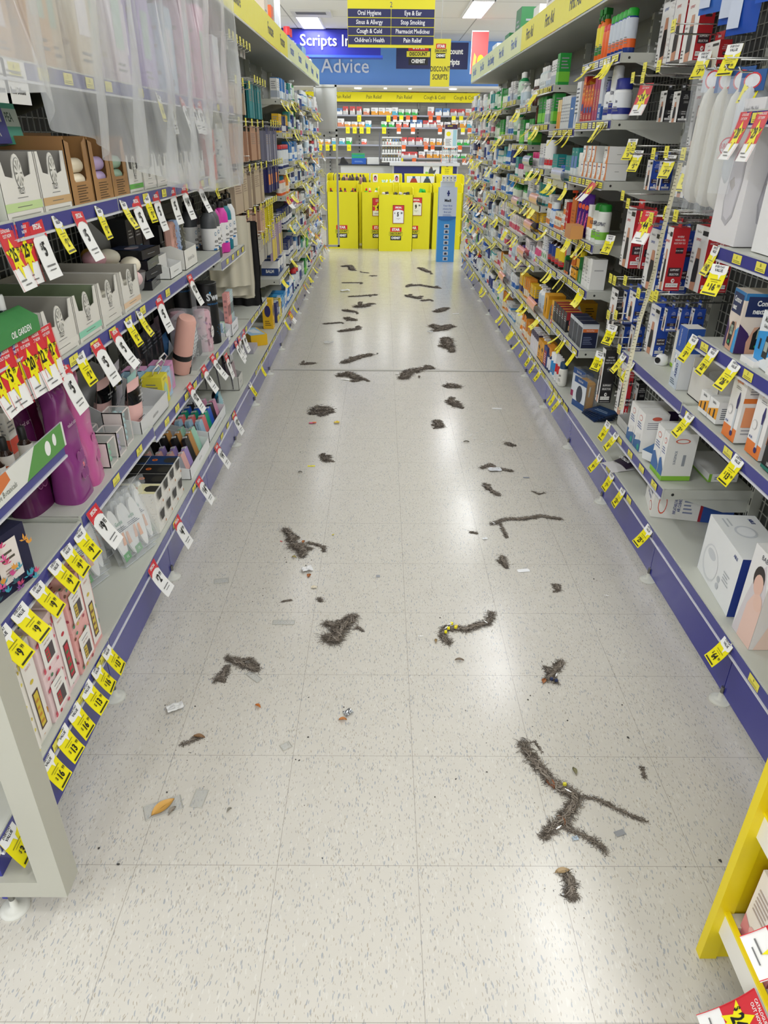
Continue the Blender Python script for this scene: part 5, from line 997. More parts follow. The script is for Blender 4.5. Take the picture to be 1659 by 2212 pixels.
hangrow(4.45,5.1,.84,4,'b0aca4',.13,.15,.025,'grey stocking carton','the lowest left hook row',deep=2)
hangrow(4.75,5.3,1.0,6,'e8d81a',.035,.22,.012,'yellow file card','the yellow left hook row',deep=2)
hangrow(5.15,5.72,1.45,5,'8a8aa0',.05,.2,.02,'silver brush pack','the silver left hook row',deep=2,F=[('r',0,.8,1,1,'2a2a60')])
hangrow(5.15,5.72,1.22,5,'2a2a6a',.05,.16,.02,'navy and orange pack','the navy left hook row',deep=2,F=[('r',0,.3,1,.7,'e0843a')])
hangrow(5.15,5.72,.86,5,'b9a4c0',.07,.24,.01,'printed pouch','the printed left hook row',deep=2,F=[('r',0,.0,1,.6,'d8c04a')])
# balm, yellow boxes on the left base
for i,(y,k,nm) in enumerate([(5.34,'22407c','blue and white balm'),(5.5,'2a4a8c','blue balm'),(5.68,'e8e8ea','white and navy')]): P_(carton(.12,.12,.1,k,[('r',0,.45,1,1,'eaeaea'),('t',.5,.3,.3,'BALM',WH,0,.8,2)],[('r',0,.5,1,1,'eaeaea'),('t',.5,.28,.3,'BALM',WH,0,.8,2)]),'L',y,.08,.503,'%s carton on the short left shelf'%nm,'box')
P_(carton(.075,.07,.2,'f0bf1c',[('e',.5,.6,.3,.2,'1a1a4a'),('l',.2,.1,.8,.3,3,'7a5a10')],[('e',.5,.6,.3,.2,'2a2a6a'),('l',.2,.1,.8,.3,3,'7a5a10')]),'L',4.95,.06,.206,'tall yellow carton with dark oval standing on the left base','box')
o=carton(.2,.11,.07,'f0bf1c',[('l',.1,.4,.6,.7,2,'3a3010')],(),[('r',0,.1,1,1,'a9cde8'),('p',[(.2,.2),(.8,.3),(.7,.8),(.3,.7)],'e8eef2')]);P_(o,'L',4.55,.10,.206,'yellow and pale blue carton lying askew on the left base','box',rot=.5)
P_(carton(.16,.08,.03,'b8b4c0'),'L',4.35,.1,.206,'flat grey pack behind the askew yellow carton','box')
for i,(y,k,nm) in enumerate([(5.15,'3a3f7a','navy and yellow'),(5.28,'e0c22a','yellow'),(5.42,'3a9fdc','sky blue'),(5.56,'2f8fd0','blue')]): P_(carton(.11,.1,.13,k,[('r',0,0,1,.35,'e8d43a' if i<2 else 'e8eef4'),('l',.2,.5,.8,.8,3,'dddddd')]),'L',y,.07,.206,'%s carton on the left base past the tall yellow one'%nm,'box')
# ================= RIGHT SIDE, near bays
SIDE='R'
tickets_px('R',[(1583,1370,Yt,'64.99'),(1410,1128,Yt,'25.99'),(1352,1042,Yt,'23.99'),(1328,1010,Yt,'7.99'),(1302,975,Yt,'9.99'),(1215,848,Yt,'7.99'),(1172,785,Yt,'9.99'),(1160,775,Yt,'9.99'),(1150,758,Yt,'9.99'),(1137,740,Yt,'9.99')],.2,'the right base rail','right base rail tickets',(.3,.6))
tickets_px('R',[(1343,895,Yt,'16.99'),(1322,880,Yt,'9.99')],.36,'the low right shelf','low right shelf tickets',(.3,.6))
tickets_px('R',[(1598,1005,Yt,'13.99'),(1492,915,Yt,'3.99'),(1368,790,Yt,'7.99'),(1350,775,Yt,'7.99')],.66,'the spacer shelf','spacer shelf tickets',(.3,.6))
tickets_px('R',[(1600,765,Yt,'26.99'),(1552,738,Yt,'22.99'),(1509,712,Yt,'3.99')],.875,'the meter shelf','meter shelf tickets',(.3,.6))
tickets_px('R',[(1553,522,Yt,'142')],1.13,'the nebuliser shelf','nebuliser shelf tickets',(.2,.5))
tickets_px('R',[(1655,242,Ct,'29.99'),(1618,235,Ct,'20.99')],1.46,'the top near shelf','top right shelf tickets',(.1,.4))
# nearest bay: base
def facebox(w,d,h,k,F,S,Tp=(),name='carton',both=False): return carton(w,d,h,k,S if both else F,S,Tp,name)
ab=[('r',0,0,1,1,'1f3a8c'),('t',.6,.84,.09,'ABLE',WH,0,.9,2),('l',.2,.5,.85,.75,4,'a0b0d8'),('l',.2,.15,.85,.4,4,'a0b0d8')]
P_(facebox(.26,.13,.19,'eceeee',[('t',.85,.9,.07,'ABLE','2a3a7a',0,.9,2),('e',.3,.35,.22,.3,'d9dcde'),('e',.32,.37,.2,.27,'eceeee'),('e',.3,.5,.12,.08,'cfd3d6'),('l',.68,.35,.85,.55,4,'b0b4b8'),('e',.6,.3,.04,.05,'c0c4c8'),('e',.6,.18,.04,.05,'c0c4c8')],ab,[('e',.4,.5,.14,.24,'cfd3d8'),('e',.4,.5,.11,.19,'eceef0'),('l',.1,.15,.3,.35,2,'c0c4c8'),('t',.15,.8,.12,'ABLE','2a3a7a',3.1,.9,2)]),'R',1.72,.105,.206,'white and blue nebuliser carton on the right base deck','box',rot=-.08)
P_(facebox(.10,.20,.27,'ecebea',[('p',[(0,0),(1,0),(1,.62),(.7,.9),(.4,.75),(.2,.45)],'d9d2d6'),('t',.6,.93,.07,'BABY','333344',0,.9,0),('p',[(.3,.0),(1,.0),(1,.5),(.6,.6),(.35,.4)],'eccabd'),('e',.55,.72,.26,.13,'2c2422'),('e',.6,.66,.22,.11,'e8bfae'),('e',.78,.5,.2,.09,'ebc6b6')],[('r',0,0,1,1,'e9e4e6'),('t',.5,.92,.05,'RA','333344',0,.9,1),('t',.5,.86,.05,'HUM','8ab4d0',0,.9,1),('p',[(.05,0),(.95,0),(.95,.45),(.6,.62),(.25,.5)],'efd3c8'),('e',.45,.70,.3,.13,'2b2322'),('e',.5,.64,.26,.12,'e6bba9'),('e',.72,.47,.26,.10,'edc9ba'),('p',[(.3,.15),(.8,.2),(.85,.32),(.4,.3)],'d99f8c')]),'R',1.50,.125,.206,'white carton with mother and baby picture, base deck edge','box')
o=facebox(.17,.27,.12,'ecebe6',[('t',.5,.62,.14,'INFLATABLE RUBBER','3a4a8c',0,.62,1),('t',.5,.42,.14,'AIR CUSHION','3a4a8c',0,.7,1),('e',.8,.25,.14,.14,'d8604a'),('e',.8,.25,.12,.11,'ecebe6')],[('r',.62,0,1,1,'2a4f9c'),('r',.585,0,.62,1,'a02030'),('e',.12,.45,.055,.32,'d8604a'),('e',.12,.45,.045,.27,'ecebe6'),('t',.28,.5,.12,'INFLATABLE RUBBER','3a4a8c',90,.6,1),('t',.33,.5,.12,'AIR CUSHION','3a4a8c',90,.65,1),('l',.38,.2,.5,.8,5,'8a92b0')],[('r',0,.62,1,1,'2a4f9c'),('e',.5,.72,.36,.2,'1c2f5c'),('e',.5,.72,.16,.09,'3a5fa8'),('t',.4,.3,.08,'INFLATABLE RUBBER','3a4a8c',0,.6,1)])
P_(o,'R',2.24,.165,.206,'white and blue inflatable cushion carton on the right base','box',rot=-.22)
# leaflet
m=MB();m.grid(lambda u,v:(-.05+.1*u,-.07+.14*v,.001+.012*math.sin(3.14*u)*(1-v)),9,6,'ece9ec');m.grid(lambda u,v:(-.045+.09*u,-.0+.065*v,.004+.02*v+.008*math.sin(3*u)),9,5,'2a1a34');m.face((-.045,0,.022),(1,0,0),(0,1,.3),.09,.06,[('t',.5,.65,.3,'PRODUCT',WH,0,.8,2),('t',.5,.3,.3,'CATALOG',WH,0,.8,2)])
P_(m.build('leaflet'),'R',2.62,.035,.207,'curled dark purple product catalogue leaflet at base deck edge','leaflet',rot=.3)
for i in range(3): P_(MB().box(-.018,-.004,0,.018,.004,.001,'f4f4f2').build('paper_scrap'),'R',2.72+.05*i,.1+.03*i,.206,'small white paper scrap on the empty deck, %s from near'%ORD[i],'scrap',rot=.6*i)
# low shelf z=.36
P_(lowtray(.16,.2,.04,.12,'b9b9b6','a9a9a6'),'R',2.62,.12,.362,'grey open tray holding purple and white carton','tray')
P_(facebox(.12,.14,.11,'e8e6e8',[('r',0,.55,1,1,'4a2f6c')],[('r',0,.62,1,1,'4a2f6c'),('r',.1,.4,.75,.5,'5a3a7c'),('r',.1,.26,.75,.36,'2c2c30'),('r',.1,.12,.75,.22,'2c2c30'),('t',.42,.45,.07,'Twist & lock seal',WH,0,.7,0),('t',.42,.31,.07,'Odour & spill free',WH,0,.7,0),('t',.42,.17,.07,'Fast & hygienic',WH,0,.7,0)]),'R',2.60,.13,.365,'purple topped white carton with three dark slogans in tray','box')
for i,(y,lb) in enumerate([(2.52,'far'),(2.44,'near')]): P_(facebox(.075,.09,.15,'f0efec',[('e',.5,.82,.2,.07,'d8604a'),('e',.5,.82,.17,.055,'f0efec'),('l',.2,.55,.8,.72,3,'5a6a9c'),('r',0,.0,1,.3,'35659c'),('p',[(.2,.2),(.8,.3),(.8,.45),(.3,.4)],'e8e6e2'),('e',.75,.1,.15,.08,'2aa08c')],[('e',.5,.88,.2,.05,'d8604a'),('l',.15,.6,.85,.8,4,'a0a0a8')]),'R',y,.06,.362,'white and blue syringe style carton, %s of the pair on low shelf'%lb,'box')
P_(facebox(.08,.1,.13,'eceae6',(),[('l',.2,.6,.8,.85,3,'a0a0a8')]),'R',2.35,.12,.362,'plain white carton behind the white and blue pair','box')
o=facebox(.12,.09,.035,'eef0f2',[],[],[('r',0,0,1,1,'e8eef2'),('p',[(0,0),(.5,0),(.2,1),(0,1)],'35659c'),('e',.7,.6,.15,.25,'cdd6dc')]);P_(o,'R',2.30,.07,.38,'silver glossy carton tipped over by the green based pair','box',rot=.5,tilt=.2)
for i,y in enumerate((2.235,2.18)): P_(facebox(.04 if i else .06,.10,.17,'efefec',[('e',.5,.82,.25,.06,'d8604a'),('e',.5,.82,.2,.045,'efefec'),('l',.15,.55,.85,.7,3,'5a6a9c'),('r',0,.0,1,.1,'8cc63f'),('p',[(.0,.1),(1,.1),(1,.25),(.3,.45),(0,.4)],'3a6aa8')],[('r',0,0,1,.1,'8cc63f'),('t',.35,.5,.07,'SURGIPACK','4a5a7a',90,.8,0),('e',.5,.85,.25,.05,'d8604a'),('e',.5,.85,.2,.035,'efefec'),('l',.6,.2,.7,.8,1,'9aa0a8')]),'R',y,.06,.362,'green based white carton standing, %s of two on low shelf'%['farther','nearer'][i],'box')
P_(facebox(.2,.1,.03,'efefec',[('r',0,0,1,.2,'8cc63f')],[('r',0,0,.1,1,'8cc63f'),('l',.2,.3,.9,.7,2,'4a6a9a')]),'R',2.25,.22,.362,'white and green carton lying flat behind low shelf','box')
# spacer shelf z=.665
sp_F=[('r',0,0,1,.16,'e8803a'),('e',.5,.9,.13,.035,'7aa0d0'),('e',.5,.9,.1,.025,'f3f1ef'),('r',.3,.8,.7,.83,'f09a5a'),('t',.5,.72,.075,'Spacer','e8803a',0,.85,1),('l',.3,.62,.7,.66,2,'9a9a9a'),('p',[(.62,.4),(.72,.4),(.76,.5),(.69,.6),(.65,.6),(.58,.5)],'34306c'),('r',.62,.1,.74,.4,'cfd6dc'),('e',.68,.09,.1,.035,'34306c'),('e',.25,.35,.16,.06,'d0cfcf'),('e',.25,.35,.14,.05,'f3f1ef'),('e',.15,.2,.04,.015,'5a6a9c'),('e',.27,.2,.04,.015,'5a6a9c')]
for i,(y,d) in enumerate([(1.80,.05),(1.68,.06)]): P_(facebox(.075,.08,.225,'f3f1ef',sp_F,[('r',0,.5,1,.56,'e8803a'),('l',.15,.6,.85,.85,8,'9a9aa0'),('l',.15,.1,.85,.45,8,'a8a8ae'),('r',.1,.2,.5,.45,'f0a070')]),'R',y,d,.666,'tall white and orange Spacer carton, %s one'%['farther','nearer'][i],'box')
for j in range(2):
    for i in range(2): P_(facebox(.075,.075,.085,'16181a',[('r',0,0,1,.1,'2c7a6c'),('t',.4,.2,.16,'100','e8e8e8',0,.8,1),('l',.1,.7,.6,.85,2,'c0504a'),('p',[(.4,.5),(.9,.6),(.85,.75),(.4,.62)],'3a4a9c')],[('r',0,0,.1,1,'2c7a6c'),('l',.2,.3,.8,.7,3,'888888')]),'R',1.575-.0-.08*i,.05,.666+.0855*j,'black lancet carton with blue lancet picture, %s %s'%(['lower','upper'][j],['farther','nearer'][i]),'box')
P_(use('clrpk',pouch,.08,.1,.04,'c9cdd6:g',[('l',.2,.2,.8,.8,6,'5a6070')]),'R',1.43,.03,.666,'crinkled clear pack at the near end of spacer shelf','pack')
for i,(y,z) in enumerate([(1.935,.666),(2.0,.700)]): P_(facebox(.06,.07,.065,'f0f0ee',[('p',[(0,.2),(1,.2),(1,.75),(0,.45)],'f0a52a'),('t',.5,.86,.16,'Softclix' if i==0 else 'Soft-fine','3a3f4a',0,.7,1),('r',.6,.2,.75,.6,'2a2f36'),('r',.2,.2,.3,.5,'2a2f36')],[('l',.15,.2,.85,.75,6,'5a5f6a'),('t',.5,.85,.12,'softclix','5a5f6a',180,.7,0)]),'R',y,.055,.666 if i==0 else .666,'small white and orange cube carton, %s on the spacer shelf'%['nearer','farther'][i],'box')
P_(facebox(.065,.055,.20,'e2e4e6',[('r',0,.0,1,.55,'c9d2dc'),('r',0,.6,1,1,'2a55a8'),('t',.6,.3,.1,'AERO','1f3a7c',90,.9,2),('t',.35,.82,.05,'THERMOMETER',WH,90,.8,0),('p',[(.2,.25),(.35,.25),(.4,.5),(.3,.56),(.15,.5)],'f4f4f4'),('r',.22,.4,.33,.47,'55606c'),('l',.1,.05,.7,.15,3,'5a6a7a')],[('r',0,.6,1,1,'2a55a8')],[('r',0,0,1,1,'e8e8e6')]),'R',2.25,.05,.666,'tall silver and blue thermometer carton','box')
e=empty('measure_carton');m=MB();m.box(-.1,-.085,0,.1,-.083,.09,'dcd9d2');m.box(-.1,.083,0,.1,.085,.2,'d6d2ca');m.box(-.1,-.085,0,-.098,.085,.12,'d9d5cc');m.box(-.1,-.085,0,.1,.085,.003,'c9c5bc')
m.add([(.098,-.085,0),(.098,.085,0),(.098,.085,.2),(.098,.02,.18),(.098,-.03,.12),(.098,-.085,.09),(.1,-.085,0),(.1,.085,0),(.1,.085,.2),(.1,.02,.18),(.1,-.03,.12),(.1,-.085,.09)],[(0,1,2,3,4,5),(11,10,9,8,7,6),(5,4,10,11),(4,3,9,10),(3,2,8,9)],'dedbd4')
m.face((.1,-.085,0),(0,1,0),(0,0,1),.17,.2,[('e',.6,.5,.2,.09,'c8705a'),('e',.6,.5,.185,.078,'dedbd4'),('t',.62,.5,.075,'SURGIPACK','b85a4a',0,.6,2),('t',.55,.3,.075,'40ml CONICAL MEASURE','3a3a40',0,.58,1),('l',.4,.1,.8,.2,3,'8a8a86'),('p',[(0,0),(1,0),(1,.05),(.5,.1),(.0,.05)],'4a7494')]);m.build('body',e)
c=MB();c.lathe([(.02,0),(.032,.07),(.033,.08)],'e8ecee:t',18,Matrix.Translation((-.02,-.03,.01)));c.lathe([(.02,0),(.032,.07),(.033,.08)],'e8ecee:t',18,Matrix.Translation((.03,.0,.03)));c.build('plastic_cups',e)
P_(e,'R',2.08,.13,.666,'open cream carton of conical measures with curved cutaway','box')
P_(facebox(.16,.05,.13,'eceae0',[('l',.1,.1,.9,.9,14,'dcdacd'),('r',0,0,1,.09,'a4cf3a')],[('r',0,0,1,.09,'a4cf3a')]),'R',2.42,.13,.668,'cream ribbed carton with lime base beside thermometer box','box')
m=MB();m.lathe([(.022,0),(.025,.01),(.02,.03),(.01,.036)],'ececec',18);m.lathe([(.010,-.001),(.011,.003)],'1c1c1e',14,Matrix.Translation((0,-.023,.018))@Matrix.Rotation(math.pi/2,4,'X'));P_(m.build('thermometer'),'R',2.52,.08,.666,'small white domed thermometer with black eye lens','thermometer',rot=.6)
# meter shelf z=.875
P_(facebox(.09,.13,.16,'eadccf',[('r',0,.6,1,1,'1c2852'),('r',0,0,.5,.5,'2a1a4a')],[('r',0,.88,1,1,'2a7ab8'),('p',[(0,0),(.45,0),(.2,.35),(0,.5)],'3a1f5c'),('p',[(.55,0),(1,0),(1,.45),(.62,.3)],'3aa0e0'),('r',.06,.62,.88,.95,'1a2a5c'),('t',.45,.84,.12,'Contour',WH,0,.8,2),('t',.3,.71,.12,'next',WH,0,.8,2),('p',[(.22,0),(.75,0),(.8,.3),(.7,.5),(.3,.45),(.2,.2)],'dba88c'),('p',[(.3,.08),(.6,.06),(.68,.4),(.62,.48),(.42,.48),(.3,.35)],'1a1d1e'),('r',.38,.26,.6,.42,'9fb0a0'),('t',.49,.34,.09,'5.2','2a3a2a',0,.8,1),('e',.45,.13,.07,.035,'3ab06a')],both=True),'R',1.93,.085,.878,'Contour next meter carton with hand holding black meter','box',rot=-.12)
P_(facebox(.10,.12,.135,'eef2f4',[('r',0,0,1,.4,'2a94dc'),('t',.5,.86,.1,'ACCU','1c1c1c',0,.8,2)],[('p',[(.1,0),(1,.3),(1,.75),(.0,.6),(.0,.25)],'2f9ae0'),('t',.4,.86,.13,'ACCU','1c1c1c',0,.8,2),('t',.4,.74,.09,'Guide Me','2a2a2a',0,.7,1),('p',[(.5,.2),(.8,.2),(.85,.5),(.8,.6),(.55,.6)],'26282c'),('r',.56,.32,.76,.5,'a8b4ac'),('r',.2,.3,.3,.5,'1f2430'),('r',.05,.04,.5,.1,'22262c')],both=True),'R',1.76,.085,.878,'white and sky blue glucose meter carton with dark meter','box',rot=-.1)
P_(facebox(.06,.05,.05,'c22a34',[('l',.2,.4,.8,.7,2,WH)],[('r',0,0,1,.4,'1c1c1e')]),'R',1.62,.04,.878,'small red and black carton at the meter shelf front','box')
e=empty('pressure_cuff_pack');m=MB();m.lathe([(.03,0),(.03,.05)],'20264e',18,Matrix.Rotation(math.pi/2,4,'X')@Matrix.Translation((0,.03,-.025)));m.build('body',e);f=MB();f.face((-.03,-.0265,0),(1,0,0),(0,0,1),.06,.06,[('p',[(.1,.5),(.3,.85),(.7,.85),(.9,.5),(.5,.1)],'dfe2e8'),('r',.3,.55,.7,.75,'30384a')]);f.build('face_plate',e)
P_(e,'R',2.33,.17,.70,'round navy and white device pack hanging behind shelf','pack',rot=1.2)
# nebuliser shelf z=1.13
P_(facebox(.17,.13,.36,'e6e4e6',[('l',.1,.7,.5,.9,6,'a8a8ac'),('l',.55,.7,.9,.9,6,'a8a8ac')],[('t',.55,.93,.05,'Aeroneb Mini Neb','8a8a90',0,.62,0),('l',.15,.8,.45,.88,4,'a8a8ac'),('l',.5,.8,.8,.88,4,'a8a8ac'),('p',[(.3,.3),(.36,.17),(.55,.13),(.72,.2),(.82,.45),(.8,.62),(.66,.7),(.5,.68),(.38,.6)],'b9b7bd'),('p',[(.33,.31),(.4,.2),(.55,.17),(.68,.22),(.77,.45),(.75,.6),(.64,.67),(.5,.65),(.41,.58)],'d0ced4'),('p',[(.36,.44),(.52,.38),(.6,.42),(.52,.48)],'b8b4b4'),('e',.62,.63,.04,.014,'b0aeb4')],both=True),'R',2.14,.09,1.133,'tall white carton with grey nebuliser picture on near right shelf','box')
P_(facebox(.12,.12,.27,'f0efef',[('t',.5,.6,.1,'B','8ab4dc',0,.9,2)],[('t',.3,.55,.12,'B','8ab4dc',0,.9,2),('l',.2,.2,.85,.42,6,'b0b0b4')]),'R',1.92,.10,1.133,'plain white carton with blue letter beside the nebuliser carton','box')
for i in range(4): P_(use('whp',carton,.1,.12,.2,'dfe0e4',[('r',.1,.4,.9,.6,'5a7ac0')],[('l',.2,.3,.8,.7,4,'8a90a8')]),'R',1.80-.12*i,.1,1.463,'pale carton on the top near right shelf, %s along'%ORD[i],'box','pale cartons on the top near right shelf')
# big clear sling packs hanging
for i,(y,d,z,k) in enumerate([(2.44,.05,1.215,'d9d5ca'),(2.365,.06,1.21,'d4d0c4'),(2.29,.07,1.205,'dbd8ce'),(2.20,.06,1.27,'d3d7dc')]):
    e=empty('sling_pack');m=MB();r=.034;Hh=.33 if i<3 else .26
    m.lathe([(r*math.sin(t*math.pi/8)*1.0+.0004,r*1.6*(1-math.cos(t*math.pi/8))) for t in range(5)]+[(r*.97,Hh*.5),(r*.9,Hh*.8)]+[(r*.75,Hh*.9),(r*.3,Hh)],k,20,None,1,1.5);m.build('padding',e)
    c=MB();c.grid(lambda u,v:((u-.5)*.085+.003*noise.noise(Vector((v*9,u*5,i))),-.058+.006*noise.noise(Vector((u*7,v*9,i*3))),Hh*1.08*v-.01),9,14,'e9eef2:t');c.grid(lambda u,v:((u-.5)*.085,.058+.006*noise.noise(Vector((u*7,v*9,i*3+1))),Hh*1.08*v-.01),9,14,'e9eef2:t');c.build('clear_bag',e)
    h=MB();h.box(-.045,-.02,Hh*.93,.045,-.018,Hh*1.12,'2a5a9c' if i else 'c3cad4');h.face((-.045,-.02,Hh*.93),(1,0,0),(0,0,1),.09,Hh*.19,[('e',.5,.5,.36,.4,'d8404a'),('e',.5,.5,.3,.32,'e8eaf0')]);h.build('header_card',e)
    if i==3:
        g=MB();g.face((-.04,-.055,0),(1,0,0),(0,0,1),.08,Hh,[('e',.5,.42,.4,.09,'c8505a'),('e',.5,.42,.36,.075,'d9dade'),('t',.5,.42,.07,'SURGIPACK','c8505a',0,.6,1)]);g.build('print',e)
    P_(e,'R',y,d,z,'white padded sling in a clear hanging bag, %s'%['leftmost','second from left','third from left','rightmost with round logo'][i],'pack',rot=.3)
    hook('R',y,z+Hh*1.1,'wire hook carrying a white padded sling, %s from left'%ORD[i],'sling hooks',.27,0,False)
# hook wall, bays 1-2 : support boxes read off the photograph: near side face corners at plane y
def hb(x0,x1,yt,yb,y,w,side,lab,front='e9e8e6',tip=None):
    a=ony(x0,yb,y);b=ony(x1,yb,y);t=ony((x0+x1)/2,yt,y);d=abs(b.x-a.x);h=t.z-a.z
    o=hangbox(w,d,h,front,side);o.location=((a.x+b.x)/2,y+w/2,a.z);o.rotation_euler=(0,0,-math.pi/2) if not tip else tip;tag(o,lab,'box')
    q=bpy.data.objects.new('display_hook',HKN.setdefault((.27,True),wire_hook(.27,True).mesh('display_hook')));C.objects.link(q);q.location=(.96,y+w/2,t.z+.02);q.rotation_euler=(0,0,-math.pi/2);HK.append(q);return o
HK=[]
red,blu,blk='c2232c','2148a8','1c1c20'
hb(1437,1446,-25,140,3.16,.13,'2a50a0','tall white wrist support carton with blue edge, top hook row')
hb(1464,1490,-30,128,3.02,.12,red,'tall red support carton, first in the top hook row')
hb(1494,1526,-30,130,2.86,.12,red,'tall red support carton, second in the top hook row')
hb(1540,1566,85,168,2.72,.12,red,'short red and white support carton under the top row')
hb(1430,1455,195,263,3.1,.07,blk,'small black support carton hanging, left of pair')
hb(1459,1484,196,264,2.98,.07,blk,'small black support carton hanging, right of pair')
hb(1506,1512,175,322,2.95,.12,red,'tall white carton with thin red edge, left of pair')
hb(1532,1540,172,322,2.80,.12,red,'tall white carton with thin red edge, right of pair')
hb(1400,1421,346,411,3.02,.06,blu,'blue support carton, first in the upper blue row')
hb(1424,1445,346,411,2.97,.05,blu,'blue support carton, second in the upper blue row')
hb(1474,1500,362,428,2.72,.09,blu,'blue support carton with white front, third upper blue')
hb(1514,1545,360,428,2.60,.08,blu,'blue support carton, fourth in the upper blue row')
hb(1560,1590,366,436,2.45,.08,blu,'blue support carton, last in the upper blue row')
hb(1354,1391,450,580,2.98,.11,red,'red knee support carton, left in the middle hook row')
hb(1381,1412,466,581,2.94,.03,red,'red knee support carton behind the left one, middle row')
hb(1410,1432,500,632,2.70,.14,blu,'white and blue knee brace carton, middle hook row')
hb(1445,1480,500,634,2.66,.03,blu,'blue brace carton in shade behind the swung red one')
hb(1430,1465,492,628,2.52,.05,red,'red support carton swung forward in front of blue ones')
hb(1506,1541,492,633,2.48,.12,red,'red knee support carton, right in the middle hook row')
hb(1540,1566,498,632,2.44,.03,red,'red support carton at the right end of middle row')
hb(1320,1334,628,728,2.98,.09,blk,'tall black and white leg support carton, lower hook row')
hb(1343,1366,632,700,2.94,.06,blu,'blue carton, first in the lower blue hook row')
hb(1364,1386,634,696,2.80,.08,blu,'blue carton, second in the lower blue hook row')
hb(1408,1432,665,770,2.62,.1,blu,'white and blue carton above the ear thermometer')
hb(1433,1461,668,716,2.56,.03,blu,'plain blue carton, left of three below middle row')
hb(1463,1488,668,716,2.52,.03,blu,'plain blue carton, middle of three below middle row')
hb(1490,1514,668,720,2.48,.03,blu,'plain blue carton, right of three below middle row')
hb(1340,1362,706,762,2.95,.06,blu,'small blue carton low on hooks beside black one')
hb(1362,1384,706,760,2.86,.05,blu,'small blue carton low on hooks, second one')
hb(1291,1317,756,870,2.90,.045,blk,'black support carton standing low near the gym packs')
hb(1343,1352,785,905,2.72,.11,red,'white carton with black knee picture on low hooks')
hb(1367,1384,830,900,2.70,.05,blk,'white carton with dark hand picture on low hooks')
for i,o in enumerate(HK): tag(o,'metal display hook with yellow label, %s in right hook wall'%ORD[i],'display hook','hooks on the right hook wall')
m=[(1535,40,2.55),(1512,30,2.6)]
for i,(y,d,z,k) in enumerate([(2.62,.06,1.74,'3a6ac0:g'),(2.5,.08,1.70,'2a56b4:g'),(2.38,.06,1.66,'2450b0:g'),(2.25,.07,1.72,'2a5cc4:g')]):
    P_(pouch(.12,.3,.02,k,[('r',.1,.05,.5,.3,'c9d2e6'),('r',.55,.4,.9,.9,'d9e4d0')]),'R',y,d,z,'blue glossy hanging pack at the top right, %s from far'%ORD[i],'pack',rot=.3)
for i,(px,py,k,p,D_) in enumerate([(1592,95,Yt,'7.99',2.35),(1527,112,Yt,'7.99',2.75),(1640,150,Yt,'25.99',2.2),(1452,335,Yt,'7.99',2.9),(1494,358,Yt,'9.99',2.6),(1552,368,Yt,'9.99',2.45),(1560,572,Yt,'16.99',1.98),(1326,702,Yt,'28.99',2.9),(1408,455,Ct,'44.99',2.72),(1370,300,Yt,'5.99',3.25),(1382,325,Yt,'5.99',3.2),(1300,760,Yt,'15.99',2.95),(1322,508,Yt,'7.99',3.28),(1400,180,Ct,'24.99',3.2)]):
    a=ony(px,py,D_);ticket('R',k,p,D_,a.z,.15,.55,yaw=.5,X=a.x,label='%s reading %s, hook wall, %s from the top'%(KN[k],p.split('.')[0],ORD[i]),grp='hook wall tickets')
# measuring tape
m=MB();pt=[ony(x,y,D_) for x,y,D_ in ((1470,352,2.42),(1452,420,2.40),(1432,500,2.38),(1415,580,2.37),(1398,640,2.36),(1382,690,2.32),(1368,750,2.26),(1352,820,2.2),(1340,885,2.18))]
for i in range(len(pt)-1):
    a,b=pt[i],pt[i+1];w=Vector((.007,0,.001));n=Vector((0,-.0005,0));m.add([a-w,a+w,b+w,b-w,a-w-n*2,a+w-n*2,b+w-n*2,b-w-n*2],[(0,1,2,3),(7,6,5,4),(0,4,5,1),(2,6,7,3),(1,5,6,2),(3,7,4,0)],'cfc9ae')
    for j in range(9):
        c=a+(b-a)*((j+.5)/9);q=.004 if j%3 else .0065;u=(b-a).normalized()*.0007;m.add([c+Vector((-.0065,-.0007,0))-u,c+Vector((-.0065+q*1.3,-.0007,0))-u,c+Vector((-.0065+q*1.3,-.0007,0))+u,c+Vector((-.0065,-.0007,0))+u],[(0,1,2,3)],'22221e')
o=m.build('measuring_tape');tag(o,'cream measuring tape with black marks dangling down the right hooks','measuring tape')
# bay 3 (y 3.31-3.92) and following, products near enough to read
def row(z,y0,items,lvl,d0=.012,grp=None):
    y=y0;n=0
    for it in items:
        fn,w,dp,desc,cat=it[:5];cnt=it[5] if len(it)>5 else 1;rot=it[6] if len(it)>6 else 0
        for j in range(cnt):
            o=fn();put(o,'R',y+w/2,d0+dp/2,z+.001,rot=rot);n+=1;tag(o,'%s, %s along %s'%(desc,ORD[n-1],lvl),cat,grp);y+=w+.002
B=lambda *a,**k:(lambda:copy_tree(PRO[('r',a,str(k))]) if ('r',a,str(k)) in PRO else PRO.setdefault(('r',a,str(k)),bottle(*a,**k)))
Cc=lambda *a,**k:(lambda:copy_tree(PRO[('rc',str(a),str(k))]) if ('rc',str(a),str(k)) in PRO else PRO.setdefault(('rc',str(a),str(k)),carton(*a,**k)))
Tu=lambda *a,**k:(lambda:copy_tree(PRO[('rt',a)]) if ('rt',a) in PRO else PRO.setdefault(('rt',a),tube(*a,**k)))
rel=[('t',.5,.45,.13,'RELISPRAY','c8323a',75,.75,2)]
